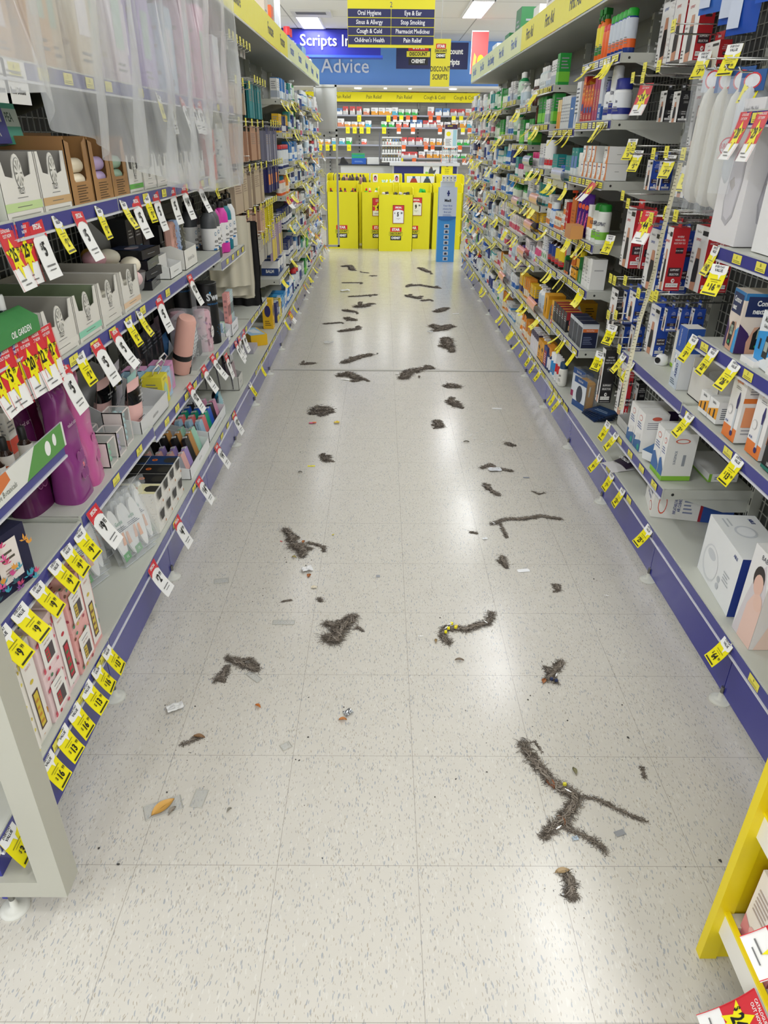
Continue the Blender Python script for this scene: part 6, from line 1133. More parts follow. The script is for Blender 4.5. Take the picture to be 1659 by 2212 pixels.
row(.975,3.33,[(B(.03,.165,'f0f2ee','1d8a2c','eef0ea',style='can',txt='RELISPRAY',lk2='7cc23a'),.063,.06,'white spray can with green cap','spray can',2,.7),(Tu(.022,.15,'f2f2ee','ffffff','e8923a'),.05,.05,'white tube with orange leaf band','tube',2,.7),(lambda:pouch(.055,.19,.03,'4a1f7c:g',[('e',.5,.7,.2,.06,'f0603a'),('t',.5,.4,.1,'Zamacrem','e86aa0',80,.8,2)]),.06,.04,'purple foil sachet','sachet',3,.6),(Cc(.09,.09,.16,'c8641e',[('l',.2,.3,.8,.7,4,'a04a10')],[('l',.2,.3,.8,.7,4,'a04a10')]),.1,.09,'orange brown carton','box'),(B(.018,.19,'d24a1c','d24a1c',style='pump'),.05,.05,'orange pump bottle','bottle'),(Cc(.022,.05,.13,'c8242c',[('l',.2,.2,.8,.8,3,WH)]),.03,.05,'slim red carton','box',2)],'the spray can shelf')
P_(carton(.11,.06,.06,'e0a060',[('r',0,0,1,1,'c98a5a')]),'R',3.58,-.03,.975,'small orange header tray clipped to the spray can shelf','tray')
row(.775,3.34,[(lambda:carton(.04,.07,.135,'f0f0ee',[('l',.2,.2,.8,.4,3,'b0b0b0')],[('l',.2,.6,.8,.7,1,'b8b8b8')]),.045,.07,'tall plain white square bottle box','box',1),(Cc(.05,.05,.13,'eeeeec',[('l',.2,.2,.8,.8,5,'b8b8b8')]),.052,.05,'white printed carton','box',2),(Cc(.055,.06,.06,'3f8a4a',[('p',[(.4,.1),(.5,.9),(.6,.1)],'cfe0c0')],[('p',[(.4,.1),(.5,.9),(.6,.1)],'cfe0c0')]),.06,.06,'small green carton','box',1),(B(.017,.14,'1f7a34','f2d81a',None,style='can'),.036,.04,'green stick with yellow cap','stick'),(Cc(.05,.05,.055,'f0a81c',[('r',0,.85,1,1,'1a1a1a'),('r',0,0,1,.12,'1a1a1a'),('t',.5,.5,.3,'Zen','222222',0,.9,1)],[('r',0,.85,1,1,'1a1a1a'),('l',.2,.3,.8,.7,3,'6a4a10')]),.055,.05,'orange and black small carton','box',2),(Tu(.02,.15,'f0f0f0','ffffff','e8803a'),.045,.04,'white tube with orange stripe','tube'),(Cc(.04,.05,.06,'2a2a30',[('r',0,0,1,.2,'e87a3a')]),.045,.05,'small dark carton','box',2),(Cc(.022,.022,.15,'1f8a3c',[('r',0,.5,1,1,'d83a3a')],[('r',0,.55,1,1,'f0f0f0')]),.03,.03,'slim green and red carton','box')],'the white bottle shelf')
P_(carton(.056,.05,.055,'f0a81c',[('r',0,.85,1,1,'1a1a1a'),('r',0,0,1,.12,'1a1a1a')],[('l',.2,.3,.8,.7,3,'6a4a10')]),'R',3.60,.04,.832,'orange and black carton stacked on its twin','box')
# bay 3 base up: z=.50 hot cold packs
blod=[('r',.05,.0,.95,.8,'1a2244'),('r',0,.8,1,.93,'dfe2e6'),('t',.5,.74,.1,'Hot-Cold Pack',WH,0,.6,0),('r',.05,.66,.95,.8,'e0763a'),('t',.5,.73,.09,'Hot/Cold Pack',WH,0,.6,0),('l',.12,.15,.7,.5,5,'7a86a8')]
row(.50,3.35,[(Cc(.075,.08,.115,'cfd4d8',[('r',.0,.0,1,.85,'3a3f4a')],blod,[('r',0,0,1,1,'1c2444')]),.08,.08,'navy hot cold pack carton','box',3),(lambda:pouch(.06,.08,.03,'26282a:g',[('r',.2,.2,.8,.5,'c99a5a'),('e',.5,.7,.2,.15,'c8303a')]),.065,.05,'small black and tan blister pack','pack'),(Cc(.055,.08,.10,'23252a',[('l',.2,.5,.8,.8,3,'cfcfcf')],[('r',0,.62,1,1,'a82a30'),('l',.2,.1,.8,.4,3,'cfcfcf')],[('r',0,0,1,1,'a82a30'),('r',.3,.0,.5,1,'e8d83a')]),.06,.08,'red topped black heat pack carton','box',5)],'the hot cold pack shelf')
o=carton(.10,.23,.13,'f0b41c',[('r',0,0,1,.2,'c8342c'),('t',.5,.1,.14,'HOT   WHEAT',WH,0,1.0,2),('t',.2,.78,.12,'Drug',RD,0,.8,2),('t',.2,.65,.12,'Free',RD,0,.8,2),('t',.2,.52,.12,'Pain',RD,0,.8,2),('t',.2,.39,.12,'Relief!',RD,0,.8,2),('p',[(.45,.1),(.5,.4),(.42,.7),(.5,.92),(.56,.7),(.54,.4),(.6,.2),(.52,.05)],'d8d6cc'),('l',.66,.3,.95,.85,5,'7a5a10')],[('r',0,0,1,.2,'c8342c'),('t',.5,.1,.13,'HOT WHEAT',WH,0,.8,2),('t',.25,.78,.1,'Drug',RD,0,.7,2),('t',.25,.65,.1,'Free',RD,0,.7,2),('t',.25,.52,.1,'Pain',RD,0,.7,2),('t',.25,.39,.1,'Relief!',RD,0,.7,2),('p',[(.5,.1),(.56,.45),(.48,.7),(.56,.92),(.62,.7),(.6,.4),(.68,.2),(.58,.05)],'d8d6cc'),('l',.72,.3,.95,.85,5,'7a5a10')])
P_(o,'R',4.0,.135,.462,'yellow Hot Wheat carton with wheat ear picture','box',rot=.0)
o=carton(.1,.1,.13,'eaa81c',[('p',[(.4,.1),(.5,.4),(.42,.8),(.6,.9),(.6,.3)],'2a2414')],[('r',.0,.85,1,1,'d8941a')]);P_(o,'R',4.20,.07,.462,'yellow wheat carton behind the Hot Wheat one','box')
m=MB();m.lathe([(.028,0),(.03,.01),(.026,.08),(.01,.1)],'b9bcc0:m',16);P_(m.build('foil_bag'),'R',4.10,.05,.462,'crumpled silver foil bag between the wheat cartons','bag')
row(.76,3.94,[(B(.043,.16,'2a1208:g','ececec','e8c82a',style='round',lk2='c8242c'),.088,.086,'large brown glass bottle with white cap','bottle',2,.6),(B(.043,.16,'2a1208:g','ececec','27408c',style='round',lk2='c8242c'),.088,.086,'large brown bottle with blue and red label','bottle',2,.6),(Cc(.04,.04,.05,'eef0ee',[('e',.5,.5,.3,.3,'3a9a4a')]),.045,.04,'tiny white and green carton','box',3)],'the brown bottle shelf')
row(1.236,3.33,[(Cc(.07,.09,.065,'ececea',[('p',[(.5,0),(1,0),(1,1),(.7,1),(.8,.5)],'e0864a'),('e',.45,.5,.3,.4,'f6f6f4'),('l',.15,.72,.6,.88,1,'5a4a7a'),('l',.15,.3,.45,.6,3,'a09aa8')],[('l',.4,.5,.6,.6,1,'b0b0ae')]),.073,.09,'white and orange plaster carton','box',6),(B(.03,.1,'eceae4','eceae4',style='jar'),.07,.06,'white plastic tub','tub',1),(Cc(.06,.05,.12,'2a8f8a',[('r',0,0,1,.25,'e8eef0'),('r',.1,.25,.9,.7,'6a8ac8'),('t',.5,.85,.1,'gloves',WH,0,.8,0)],[('r',0,.0,1,.3,'e8eef0')]),.062,.05,'teal glove carton','box',2)],'the plaster shelf')
for i in range(4): P_(PRO[[k for k in PRO if k[0]=='rc' and '0.065' in k[1]][0]] and copy_tree(PRO[[k for k in PRO if k[0]=='rc' and '0.065' in k[1]][0]]),'R',[3.367,3.55,3.59,3.665][i]+(.0 if i<1 else .02*i),.057,1.303,'white and orange plaster carton in the upper layer, %s along'%ORD[i],'box')
dh=[('r',0,0,1,1,'b8202a'),('p',[(0,.35),(.5,.5),(1,.4),(1,.9),(.5,1),(0,.85)],'e8641e'),('p',[(.1,.55),(.5,.65),(.9,.55),(.8,.85),(.3,.9)],'f0b02a'),('t',.5,.78,.1,'DEEP','a8101c',0,.7,3),('t',.5,.68,.1,'HEAT','a8101c',0,.7,3),('r',.15,.25,.85,.4,'27408c'),('l',.2,.08,.8,.2,3,'f0d8b0')]
row(1.466,3.335,[(B(.038,.15,'eef0f2','26308c','e8ebf0',style='flip',lk2='26308c',txt='ice'),.08,.076,'white tub with dark blue lid','tub',1,.6),(B(.024,.2,'f2f3f5','e8e8ea','eef0f4',style='can',lk2='26308c',txt='ice'),.05,.05,'tall white spray can with clear cap','spray can',1,.6),(B(.038,.15,'eef0f2','26308c','e8ebf0',style='flip',lk2='26308c',txt='ice'),.08,.076,'white tub with blue lid, second','tub',1,.6),(Cc(.05,.06,.19,'c9ced8',[('r',0,0,1,.35,'2a5fae'),('t',.5,.22,.11,'ICE',WH,0,.8,2),('t',.5,.1,.1,'GEL',WH,0,.8,2)],[('r',0,0,1,.3,'2a5fae'),('t',.5,.2,.1,'GEL','b8d8f0',0,.8,2),('t',.5,.08,.1,'ICE','b8d8f0',0,.8,2),('l',.2,.4,.8,.9,9,'5a6478')]),.055,.06,'silver and blue ice gel carton','box',1),(Cc(.04,.05,.17,'a83060',[('t',.5,.5,.09,'MUSCULAR PAIN','f0d83a',88,.7,1)],[('t',.5,.5,.09,'MUSCULAR PAIN','f0d83a',88,.7,1),('p',[(0,.3),(1,.6),(1,.9),(0,.7)],'e8641e')]),.045,.05,'purple and orange muscular pain carton','box',2),(Cc(.045,.055,.15,'b8202a',dh,dh),.05,.055,'red Deep Heat carton','box',3),(Cc(.045,.055,.19,'b8202a',dh,dh),.05,.055,'tall red Deep Heat carton','box',1)],'the Deep Heat shelf')
row(1.701,3.33,[(B(.024,.15,'26408c:g','1fa02e','c8d0dc',style='can',lk2='e8641e'),.052,.05,'blue and orange can with green cap','spray can',5,.6),(B(.022,.13,'e8641e','d8343a',None,style='can'),.047,.045,'orange can with red cap','spray can',2),(B(.026,.2,'e8701c','1f7a2c','e8d83a',style='spray',lk2='1f7a2c'),.06,.055,'orange bottle with green spray trigger','spray bottle',2,.5)],'the repellent shelf')
row(1.441,3.95,[(Cc(.08,.09,.2,'e4e6e8',[('l',.1,.3,.8,.9,7,'5a5f6a'),('p',[(.3,.05),(.7,.3),(.5,.35)],'5a8ac0')],[('l',.15,.3,.85,.9,8,'6a6f7a'),('p',[(.3,.05),(.7,.3),(.5,.35)],'5a8ac0')]),.085,.09,'tall white printed carton','box',1),(Cc(.09,.07,.14,'2f6ab0',[('l',.2,.6,.7,.7,1,WH)],[('l',.2,.6,.7,.7,1,WH)]),.095,.07,'deep blue carton','box',1),(Cc(.018,.08,.15,'dfe2e4',[('l',.2,.2,.8,.8,6,'7a8090')]),.02,.08,'slim grey dressing carton','box',9),(Cc(.04,.06,.14,'e8a030',[('r',0,.6,1,1,'f0d8a0')]),.045,.06,'orange and cream carton','box',2)],'the dressing carton shelf')
# bay 3 base: gym packs, bottles
for i,(y,k,fk,nm) in enumerate([(3.34,'e0a01c','26508c','yellow'),(3.42,'3a5f9c','a02a5c','blue and magenta')]):
    e=empty('gel_pack');m=MB();m.box(-.06,-.035,0,.06,-.033,.15,'c9d2de:h');m.box(-.06,-.035,0,.06,.035,.148,'dbe2ea:t');m.face((-.06,-.035,0),(1,0,0),(0,0,1),.12,.15,[('r',0,0,1,1,'dfe4ea'),('r',0,.8,1,1,'2a5494'),('t',.5,.9,.12,'Bodichek',WH,0,.7,0),('e',.5,.45,.25,.3,'3a4250'),('r',0,0,1,.2,fk)]);m.build('sleeve',e);c=MB();c.cbox(.1,.055,.14,k,0,.015);c.tube([(.052,-.01,.12),(.052,-.012,.07)],.004,'e8e0c8',6);c.build('cushion',e)
    P_(e,'R',y+.07*(i),.07+.03*i,.206,'%s padded cushion in a clear printed sleeve, right base'%nm,'pack',rot=.25)
for i in range(5): P_(use('sach',carton,.13,.1,.004,'1c2c4c:g',[],[],[('r',.05,.05,.95,.95,'22406c'),('l',.2,.3,.8,.6,2,'9ab0cc')]),'R',3.20,.10+.006*i,.206+.0065*i,'flat dark blue sachet, %s up the slid pile'%ORD[i],'sachet',rot=.2+.09*i)
row(.206,3.66,[(B(.024,.13,'f0efe6','24466c','f2f0e8',style='flip',txt='ZEN'),.05,.05,'white herbal bottle with navy cap','bottle',1,.6),(Tu(.02,.14,'d8d8d8','f0f0f0','c8242c'),.045,.04,'red and white tube','tube',2,.5),(B(.022,.13,'eef2f6','f4f4f4','2f8fd0',style='flip'),.048,.045,'white bottle with blue oval label','bottle',2,.6),(B(.02,.12,'1f3564','f0f0f0','e8e8ee',style='screw'),.042,.04,'navy bottle with white cap','bottle',2),(Cc(.08,.08,.12,'2a3f80',[('r',.1,.1,.9,.8,'a82a34'),('l',.2,.2,.8,.7,5,'f0e0e0')],[('p',[(.1,.05),(.9,.05),(.6,.95)],'a82a34')]),.09,.08,'blue and red slanted display carton','box'),(Cc(.075,.08,.12,'efa81c',[('r',0,0,1,.06,'1a1a2a'),('p',[(.2,.6),(.5,.75),(.8,.6),(.6,.55),(.5,.4),(.4,.55)],'1a1a2a'),('l',.25,.15,.75,.35,2,'1a1a2a')],[('r',0,0,1,.06,'1a1a2a')]),.08,.08,'yellow carton with black bird mark','box',2),(Cc(.04,.05,.13,'e8e4ea',[('r',0,.7,1,1,'3a2a50')],[('r',0,.75,1,1,'3a2a50'),('l',.2,.2,.8,.6,4,'a09aa8')]),.045,.05,'white carton with dark purple top','box',5)],'the right base past the gel packs')
# ================= the rest of the aisle: rows on every farther shelf
POOL={}
def pl(name,h,w,dp,cat,fn): POOL[name]=(h,w,dp,cat,fn)
def pb(nm,r,h,k,cap,lab,style,lk2=None,cat='bottle'): pl(nm,h,2*r*1.08,2*r,cat,lambda:bottle(r,h,k,cap,lab,style,lk2=lk2))
def pc(nm,w,d,h,k,b,S=None): pl(nm,h,w,d,'box',lambda:carton(w,d,h,k,[('r',0,.1,1,.42,b),('l',.15,.55,.85,.85,3,'8a8a90')],S or [('r',0,.1,1,.42,b),('l',.15,.5,.85,.9,4,'9a9aa0')]))
pb('navy bottle with red cap',.028,.16,'1c2a6c','c8242c','e0e4ea','can');pb('green pump bottle',.026,.16,'2a9a4a','e8eef0','dfeee0','pump');pb('white pump bottle',.026,.15,'eef0f0','f0f0f0','cfe0ee','pump')
pb('brown bottle with white cap',.026,.15,'3a1c12','eeeeee','5a2a20','flip');pb('green bottle',.025,.14,'3fa84a','2a7a34','e8f0e0','flip');pb('white spray can with red band',.02,.15,'eeeeee','f4f4f4','f2f2f2','can','d8323c')
pb('orange bottle with teal cap',.024,.13,'e8642a','2a8fb0','e8e0d8','screw');pb('blue bottle',.024,.13,'2a6fc4','e8eef4','dfe8f4','flip');pb('clear bottle with white cap',.022,.12,'cfdce0','f0f0f0','e8eef0','screw')
pb('small white dropper bottle',.014,.08,'e8e8ea','d0d0d4','c8d8e8','dropper');pb('black and white bottle',.022,.13,'1f2124','e8e8e8','e8e8e8','flip');pb('yellow capped bottle',.02,.12,'f0f0ea','f0d020','e8e8d8','screw')
pb('white roll-on with navy label',.022,.13,'f0f2f4','f4f4f6','26367a','can');pb('green mouthwash bottle',.034,.17,'1f9a5a:g','f0f0f0','d8efe0','screw');pb('teal bottle',.026,.13,'2fa8b0','e8f0f0','e8f4f4','flip')
pb('white tub with blue lid',.03,.07,'eef0f4','2a5ab8','cfdcf0','jar',cat='tub');pb('white tub with magenta lid',.035,.08,'ececec','c8246c',None,'jar',cat='tub')
pc('white and orange carton',.05,.06,.08,'ececea','e8843a');pc('white and blue carton',.055,.06,.1,'eceef0','3a78c8');pc('teal carton',.06,.05,.12,'2a9a98','e8f0f0');pc('white and pink carton',.045,.05,.11,'efe8ea','d85a7a');pc('green carton',.07,.06,.15,'1f9a3a','7ccf3a')
pc('yellow carton',.05,.05,.12,'f0c01c','2a2a6a');pc('navy carton',.05,.05,.11,'22306c','e8e8f0');pc('white printed carton',.045,.05,.13,'e8e8ea','b0b8c8');pc('red carton',.04,.05,.1,'c82a34','f0f0f0');pc('orange carton',.04,.05,.13,'e8962a','f4e8d0');pc('blue carton',.06,.06,.14,'2a80d0','e8f2fa')
pc('low white carton',.08,.07,.05,'ececec','5a9ad0');pc('low cream carton',.07,.06,.045,'eeeadc','d86a3a');pc('low purple carton',.07,.06,.05,'5a3a8c','e8e0f0')
pl('pink and white tube',.13,.045,.04,'tube',lambda:tube(.019,.13,'f2e8ec','e87aa0','e05a8a'));pl('white and blue tube',.14,.045,.04,'tube',lambda:tube(.019,.14,'eef2f6','2a6ac0','3a8ad8'));pl('orange tube',.12,.042,.04,'tube',lambda:tube(.018,.12,'f0902a','ffffff','f4e0c0'))
PL={'w':['white and blue carton','white printed carton','white pump bottle','small white dropper bottle','white and pink carton','low white carton','white spray can with red band','clear bottle with white cap'],
'g':['green carton','green bottle','green pump bottle','green mouthwash bottle','teal carton','white printed carton'],'b':['blue carton','blue bottle','navy bottle with red cap','navy carton','white roll-on with navy label','white and blue tube','teal bottle','white tub with blue lid'],
'o':['orange carton','orange bottle with teal cap','yellow carton','orange tube','low cream carton','white and orange carton','yellow capped bottle','brown bottle with white cap'],
'r':['red carton','white and pink carton','pink and white tube','white tub with magenta lid','low purple carton','navy bottle with red cap','black and white bottle']}
KEYR={4:['wo','w','','','',''],5:['o','wr','rw','wo','bo','wo','gw'],6:['wo','rw','rw','wg','wb','rg','ow'],7:['gw','ow','wr','wb','bw','gb','gw'],8:['bw','gb','gw','bw','wb','bw','g'],9:['bw','bg','wb','wo','b','wb','gw'],10:['rb','gw','bw','wb','bw','ow','w'],11:['ob','bg','bw','rw','w','bw','w']}
KEYL={6:['bw'],7:['b','b','ob','b','o','g','b'],8:['gb','bw','gw','rw','bw','ob','bg'],9:['bg','g','bw','w','b','bw','wb'],10:['rb','bw','ow','w','w','bw','wb'],11:['wb','bg','wr','w','wb','b','w'],12:['wb','bw','ob','w','w','rw','w']}
FIXL={(7,1.18):['navy bottle with red cap']*2,(6,.5):['white and blue carton'],(7,1.0):['orange bottle with teal cap','orange carton'],(7,.55):['white roll-on with navy label','navy carton'],(7,.8):['navy carton','green mouthwash bottle'],(7,1.42):['yellow carton','navy carton'],(7,1.63):['blue carton','white printed carton'],(8,1.22):['blue carton','white and blue carton'],(8,.68):['green mouthwash bottle']}
FIXR={(5,1.47):['green carton','brown bottle with white cap','white printed carton'],(5,1.24):['white spray can with red band','white printed carton','white tub with magenta lid'],(5,1.04):['teal carton','low white carton','white printed carton'],(5,.88):['yellow carton','orange carton'],(6,1.36):['green carton','black and white bottle'],(6,.8):['white and pink carton'],(5,.45):['yellow carton','orange carton'],(4,.95):['white and orange carton','low cream carton','blue bottle'],(4,1.2):['teal carton','white tub with blue lid','low white carton'],(6,.98):['green bottle','white printed carton','low white carton'],(7,.84):['green pump bottle','white pump bottle']}
rf=random.Random(21)
def fill(side,k,z,zn,keys,fix,y0=None,nm=''):
    gap=zn-z-.045;y=(YJ(k)+.02) if y0 is None else y0;y1=YJ(k+1)-.02;n=0;c=[]
    if fix: c=[q for q in fix if POOL[q][0]<gap+.01]
    if not c: c=[q for kk in keys for q in PL[kk] if POOL[q][0]<gap]
    if not c: c=['low white carton','low cream carton']
    rf.shuffle(c) if not fix else None
    ci=0;sd='left' if side=='L' else 'right'
    while y<y1-.03:
        q=c[ci%len(c)];ci+=1;h,w,dp,cat,fn=POOL[q];cnt=rf.choice([2,3,3,4]) if w<.06 else rf.choice([1,2,3])
        if rf.random()<.08: y+=.05;continue
        for j in range(cnt):
            if y+w>y1: break
            o=use(('pl',q),fn);d=.015+rf.uniform(0,.012)+dp/2;put(o,side,y+w/2,d,z+.0005,rot=rf.uniform(-.06,.06)+(.35 if side=='R' else -.35)*(cat=='bottle'))
            n+=1;tag(o,'%s, %s along %s, %s %s bay'%(q,ORD[n-1],nm,ORD[k+1],sd),cat,'%s %s bay stock'%(ORD[k+1],sd))
            if k<9 and cat=='box' and h<.09 and gap>2*h+.02 and rf.random()<.6:
                o=use(('pl',q),fn);put(o,side,y+w/2,d+.004,z+.001+h);n+=1;tag(o,'%s, %s along %s, %s %s bay, stacked'%(q,ORD[n-1],nm,ORD[k+1],sd),cat,'%s %s bay stock'%(ORD[k+1],sd))
            y+=w+.003
        y+=rf.uniform(0,.012)
    return n
LN=['base deck','shelf one','shelf two','shelf three','shelf four','shelf five','shelf six','shelf seven']
for side,LVv,KEY,FIX,ks in (('R',RR,KEYR,FIXR,range(4,12)),('L',LL,KEYL,FIXL,range(6,13))):
    for k in ks:
        lv=[.206]+LVv[k];kk=(KEY.get(k) or ['w'])
        for i,z in enumerate(lv):
            zn=lv[i+1] if i+1<len(lv) else 1.92
            y0=None
            if side=='R' and k==4:
                if i==1: y0=4.27
                if i==2: y0=4.36
                if i==5: continue
            if side=='L' and k==6 and i>0: continue
            fill(side,k,z,zn,kk[min(i,len(kk)-1)] or 'w',FIX.get((k,z)),y0,LN[i])
# ticket strips hanging all along
rt=random.Random(5)
def strips(side,k,lv,dens):
    sd='left' if side=='L' else 'right';n=0
    for i,z in enumerate(lv):
        y=YJ(k)+rt.uniform(.02,.15)
        while y<YJ(k+1)-.03:
            if rt.random()<dens:
                g=rt.choice([1,2,3]) if dens>.4 else 1;kd='c' if rt.random()<(.10 if k<9 else .3) else 'y'
                for j in range(g):
                    ticket(side,kd,rt.choice(['3','5','7','9','13','16','24']),y+j*.055,z-.008,rt.choice([.1,.4,.6]),rt.choice([.6,.8,1.1]),yaw=rt.uniform(-.25,.25),lod=0,label='%s, %s on %s, %s %s bay'%(KN[kd],ORD[n],LN[i],ORD[k+1],sd),grp='%s %s bay tickets'%(ORD[k+1],sd));n+=1
                y+=g*.06
            y+=rt.uniform(.06,.2)
for k in range(2,12): strips('R',k,[.2]+RR[k],.55 if k>2 else .4)
for k in range(6,13): strips('L',k,[.2]+LL[k],.5)
strips('L',4,[.2],.3)
# crest-shaped shelf talkers (rolled clear covers)
for i,(k,z,y,c) in enumerate([(5,.88,4.75,'e8a8a8'),(6,.98,5.3,'d8a8b8'),(5,.70,4.9,'e89898'),(4,.46,4.4,'f0a890'),(5,1.04,4.65,'eab0a0'),(5,1.24,5.0,'b8c0dc'),(4,1.2,4.1,'c8cce0'),(6,.42,5.6,'e89a90')]):
    m=MB();m.grid(lambda u,v:(-.12+.24*u,-.012-.022*math.sin(math.pi*v)*1.0,.0+.03*(1-math.cos(math.pi*v))),5,9,c+':g');m.box(-.12,-.016,-.03,.12,-.012,.002,'dfe0d8:h');P_(m.build('shelf_talker'),'R',y,0,z+.001,'rolled %s shelf strip, %s on the right shelf fronts'%(['pink','rose','coral','salmon','peach','lilac','pale grey','dusty pink'][i],ORD[i]),'shelf strip')
# stock on top of the headers
for side,items in (('R',[(5.05,.28,.30,'f0eef4','c85a3a','tall white carton with orange edge'),(5.5,.2,.22,'e8e8f0','5a7ac0','white carton with blue band'),(4.5,.16,.24,'f0d8c8','e8a070','peach carton'),(4.75,.14,.26,'dfe4ee','3a70c0','pale carton'),(4.25,.2,.2,'b8d0ee','3a8ad0','sky blue carton'),(4.0,.2,.2,'cfdcf0','3a6ac0','blue white carton'),(5.85,.16,.14,'e8e8ee','9098a8','grey white carton'),(6.2,.22,.30,'1f7a3c','2f9a4c','dark green carton'),(6.7,.22,.2,'1f7a3c','2f9a4c','lower dark green carton'),(7.4,.3,.2,'e8eef6','8fb8e8','white and light blue carton'),(8.2,.3,.14,'eef0f6','a8b8e0','low pale carton'),(8.9,.3,.1,'eef0f6','c8c8e0','low white carton')]),('L',[(5.6,.16,.26,'e8d8cc','c8a890','beige carton'),(5.9,.12,.26,'e8642a','f0b02a','orange bag like carton'),(6.15,.14,.13,'f0d020','e8b010','yellow carton'),(7.8,.2,.22,'2a6ac8','8fc0f0','blue carton'),(8.2,.2,.24,'9ac4ec','4a90d8','pale blue carton'),(8.6,.14,.2,'d83a7a','f0f0f0','pink and white carton'),(8.9,.16,.2,'eef0f4','d0d4e0','white carton')])):
    for i,(y,w,h,k,b,nm) in enumerate(items):
        P_(carton(w,.18,h,k,[('r',0,0,1,.3,b),('l',.2,.5,.8,.8,3,'a0a0a8')],[('r',0,0,1,.28,b),('l',.2,.5,.8,.8,3,'a0a0a8')]),side,y,.13,TOPZ+.004,'%s standing on top of the %s shelving run'%(nm,'right' if side=='R' else 'left'),'box')
for i,y in enumerate((7.25,7.4)): P_(bottle(.06,.30,'2450c8','d8343c','cfd8f0','round'),'L',y,.1,TOPZ+.004,'large blue bottle with red cap on left shelf top, %s'%['nearer','farther'][i],'bottle')
# ================= dust, leaves and litter on the floor
rd=random.Random(77)
DK=['5f564c:r','766c61:r','4b433a:r','8b8277:r']
def fl(px,py): return onz(px,py,0)
def clump(lines,label,extra=(),dens=1.0):
    o0=fl(*lines[0][0][0]);e=empty('dust_clump',(o0.x,o0.y,0));m=MB();st=MB()
    ex=[]
    for pts,rad in lines:
        if rad<3: continue
        nb=rd.randint(2,4) if rad>5 else 1
        for _ in range(nb):
            k=rd.randrange(len(pts));a=pts[k];b=pts[min(len(pts)-1,k+1)];t=rd.random();sc=1504.4/((a[1]-303)/.8814*0+2341.6/(a[1]-303))*rad*.001
            x=a[0]+(b[0]-a[0])*t;y=a[1]+(b[1]-a[1])*t;an=rd.uniform(0,6.28);L=rd.uniform(1.2,3.0)*sc*(2 if a[1]<1000 else 1)
            ex.append(([(x,y),(x+L*.6*math.cos(an),y+L*.35*math.sin(an)),(x+L*1.1*math.cos(an+.5),y+L*.6*math.sin(an+.5))],rad*rd.uniform(.35,.6)))
    for pts,rad in lines+ex:
        SP=1.3
        if pts[0][1]<1000: rad*=1.15;SP=2.3
        P=[fl(*p)-Vector((o0.x,o0.y,0)) for p in pts]
        if len(P)==1: P=[P[0],P[0]+Vector((rad*.8e-3,.3e-3*rad,0))]
        # resample
        Q=[]
        for a,b in zip(P,P[1:]):
            n=max(2,int((b-a).length/.006))
            for i in range(n): Q.append(a+(b-a)*(i/n))
        Q.append(P[-1]);R=rad*.001
        for strand in range(7 if rad>5 else 3):
            off=rd.uniform(0,9);pts2=[];rr=[]
            for i,q in enumerate(Q):
                j=Vector((noise.noise(Vector((i*.45,off,0))),noise.noise(Vector((i*.45,off,5))),.25*noise.noise(Vector((i*.5,off,7)))))*R*1.9*SP
                t=i/max(1,len(Q)-1);pts2.append(q+j+Vector((0,0,R*.45+.001)));rr.append(R*(.24+.2*noise.noise(Vector((i*.9,off,9))))*(.35+.65*min(1,4*t,4*(1-t))))
            m.tube(pts2,rr,DK[(strand*2+1)%4],6,.7)
        N=int(dens*(90+len(Q)*R*3300*SP*.8))
        for i in range(N):
            q=Q[rd.randrange(len(Q))]+Vector((rd.gauss(0,R*.55*SP),rd.gauss(0,R*.55*SP),abs(rd.gauss(0,R*.33))+.0006));a=rd.uniform(0,6.28);L=rd.uniform(.7,2.2)*R+.004;c=rd.uniform(-2.5,2.5);s=[];p=q.copy()
            for j in range(5):
                s.append(p.copy());p=p+Vector((math.cos(a),math.sin(a),rd.uniform(-.35,.35)))*(L/4);a+=c/4;p.z=max(.0005,min(p.z,R*1.3))
            st.tube(s,rd.uniform(.00025,.00055)*(1 if SP<2 else 1.7),rd.choice(DK),3)
    fr=MB()
    for i in range(int(6+12*dens)):
        pts,rad=lines[rd.randrange(len(lines))];p=fl(*pts[rd.randrange(len(pts))])-Vector((o0.x,o0.y,0));g=rd.gauss;x=p.x+g(0,.03);y=p.y+g(0,.03);q=rd.uniform(.0008,.0022);an=rd.uniform(0,6);V=[(x+q*math.cos(an+j*2.1),y+q*math.sin(an+j*2.1),.0006) for j in range(3)]
        fr.add(V+[(x,y,.002)],[(2,1,0),(0,1,3),(1,2,3),(2,0,3)],DK[i%4])
    fr.build('crumbs',e)
    m.build('core',e);st.build('fibres',e)
    tag(e,label,'dust clump');return e
def leaf(px,py,L,k,ang,label,wd=.42,lift=.004):
    c=fl(px,py);m=MB();n=12
    def fn(u,v):
        x=(u-.5)*L;w=L*wd*.5*(math.sin(math.pi*min(1,max(0,u)))**.8)*(1-.3*(u-.5));y=(v-.5)*2*w;return (x,y,.0008+lift*(abs(v-.5)*2)**2+lift*.8*math.sin(math.pi*u))
    m.grid(fn,n+1,7,k);m.tube([(-L*.62,0,.001),(-L*.5,0,.001),(0,0,lift*.8+.0012),(L*.45,0,.0014)],.0004,'6a4a24',4);o=m.build('dry_leaf');o.location=(c.x,c.y,0);o.rotation_euler=(0,0,ang);tag(o,label,'leaf');return o
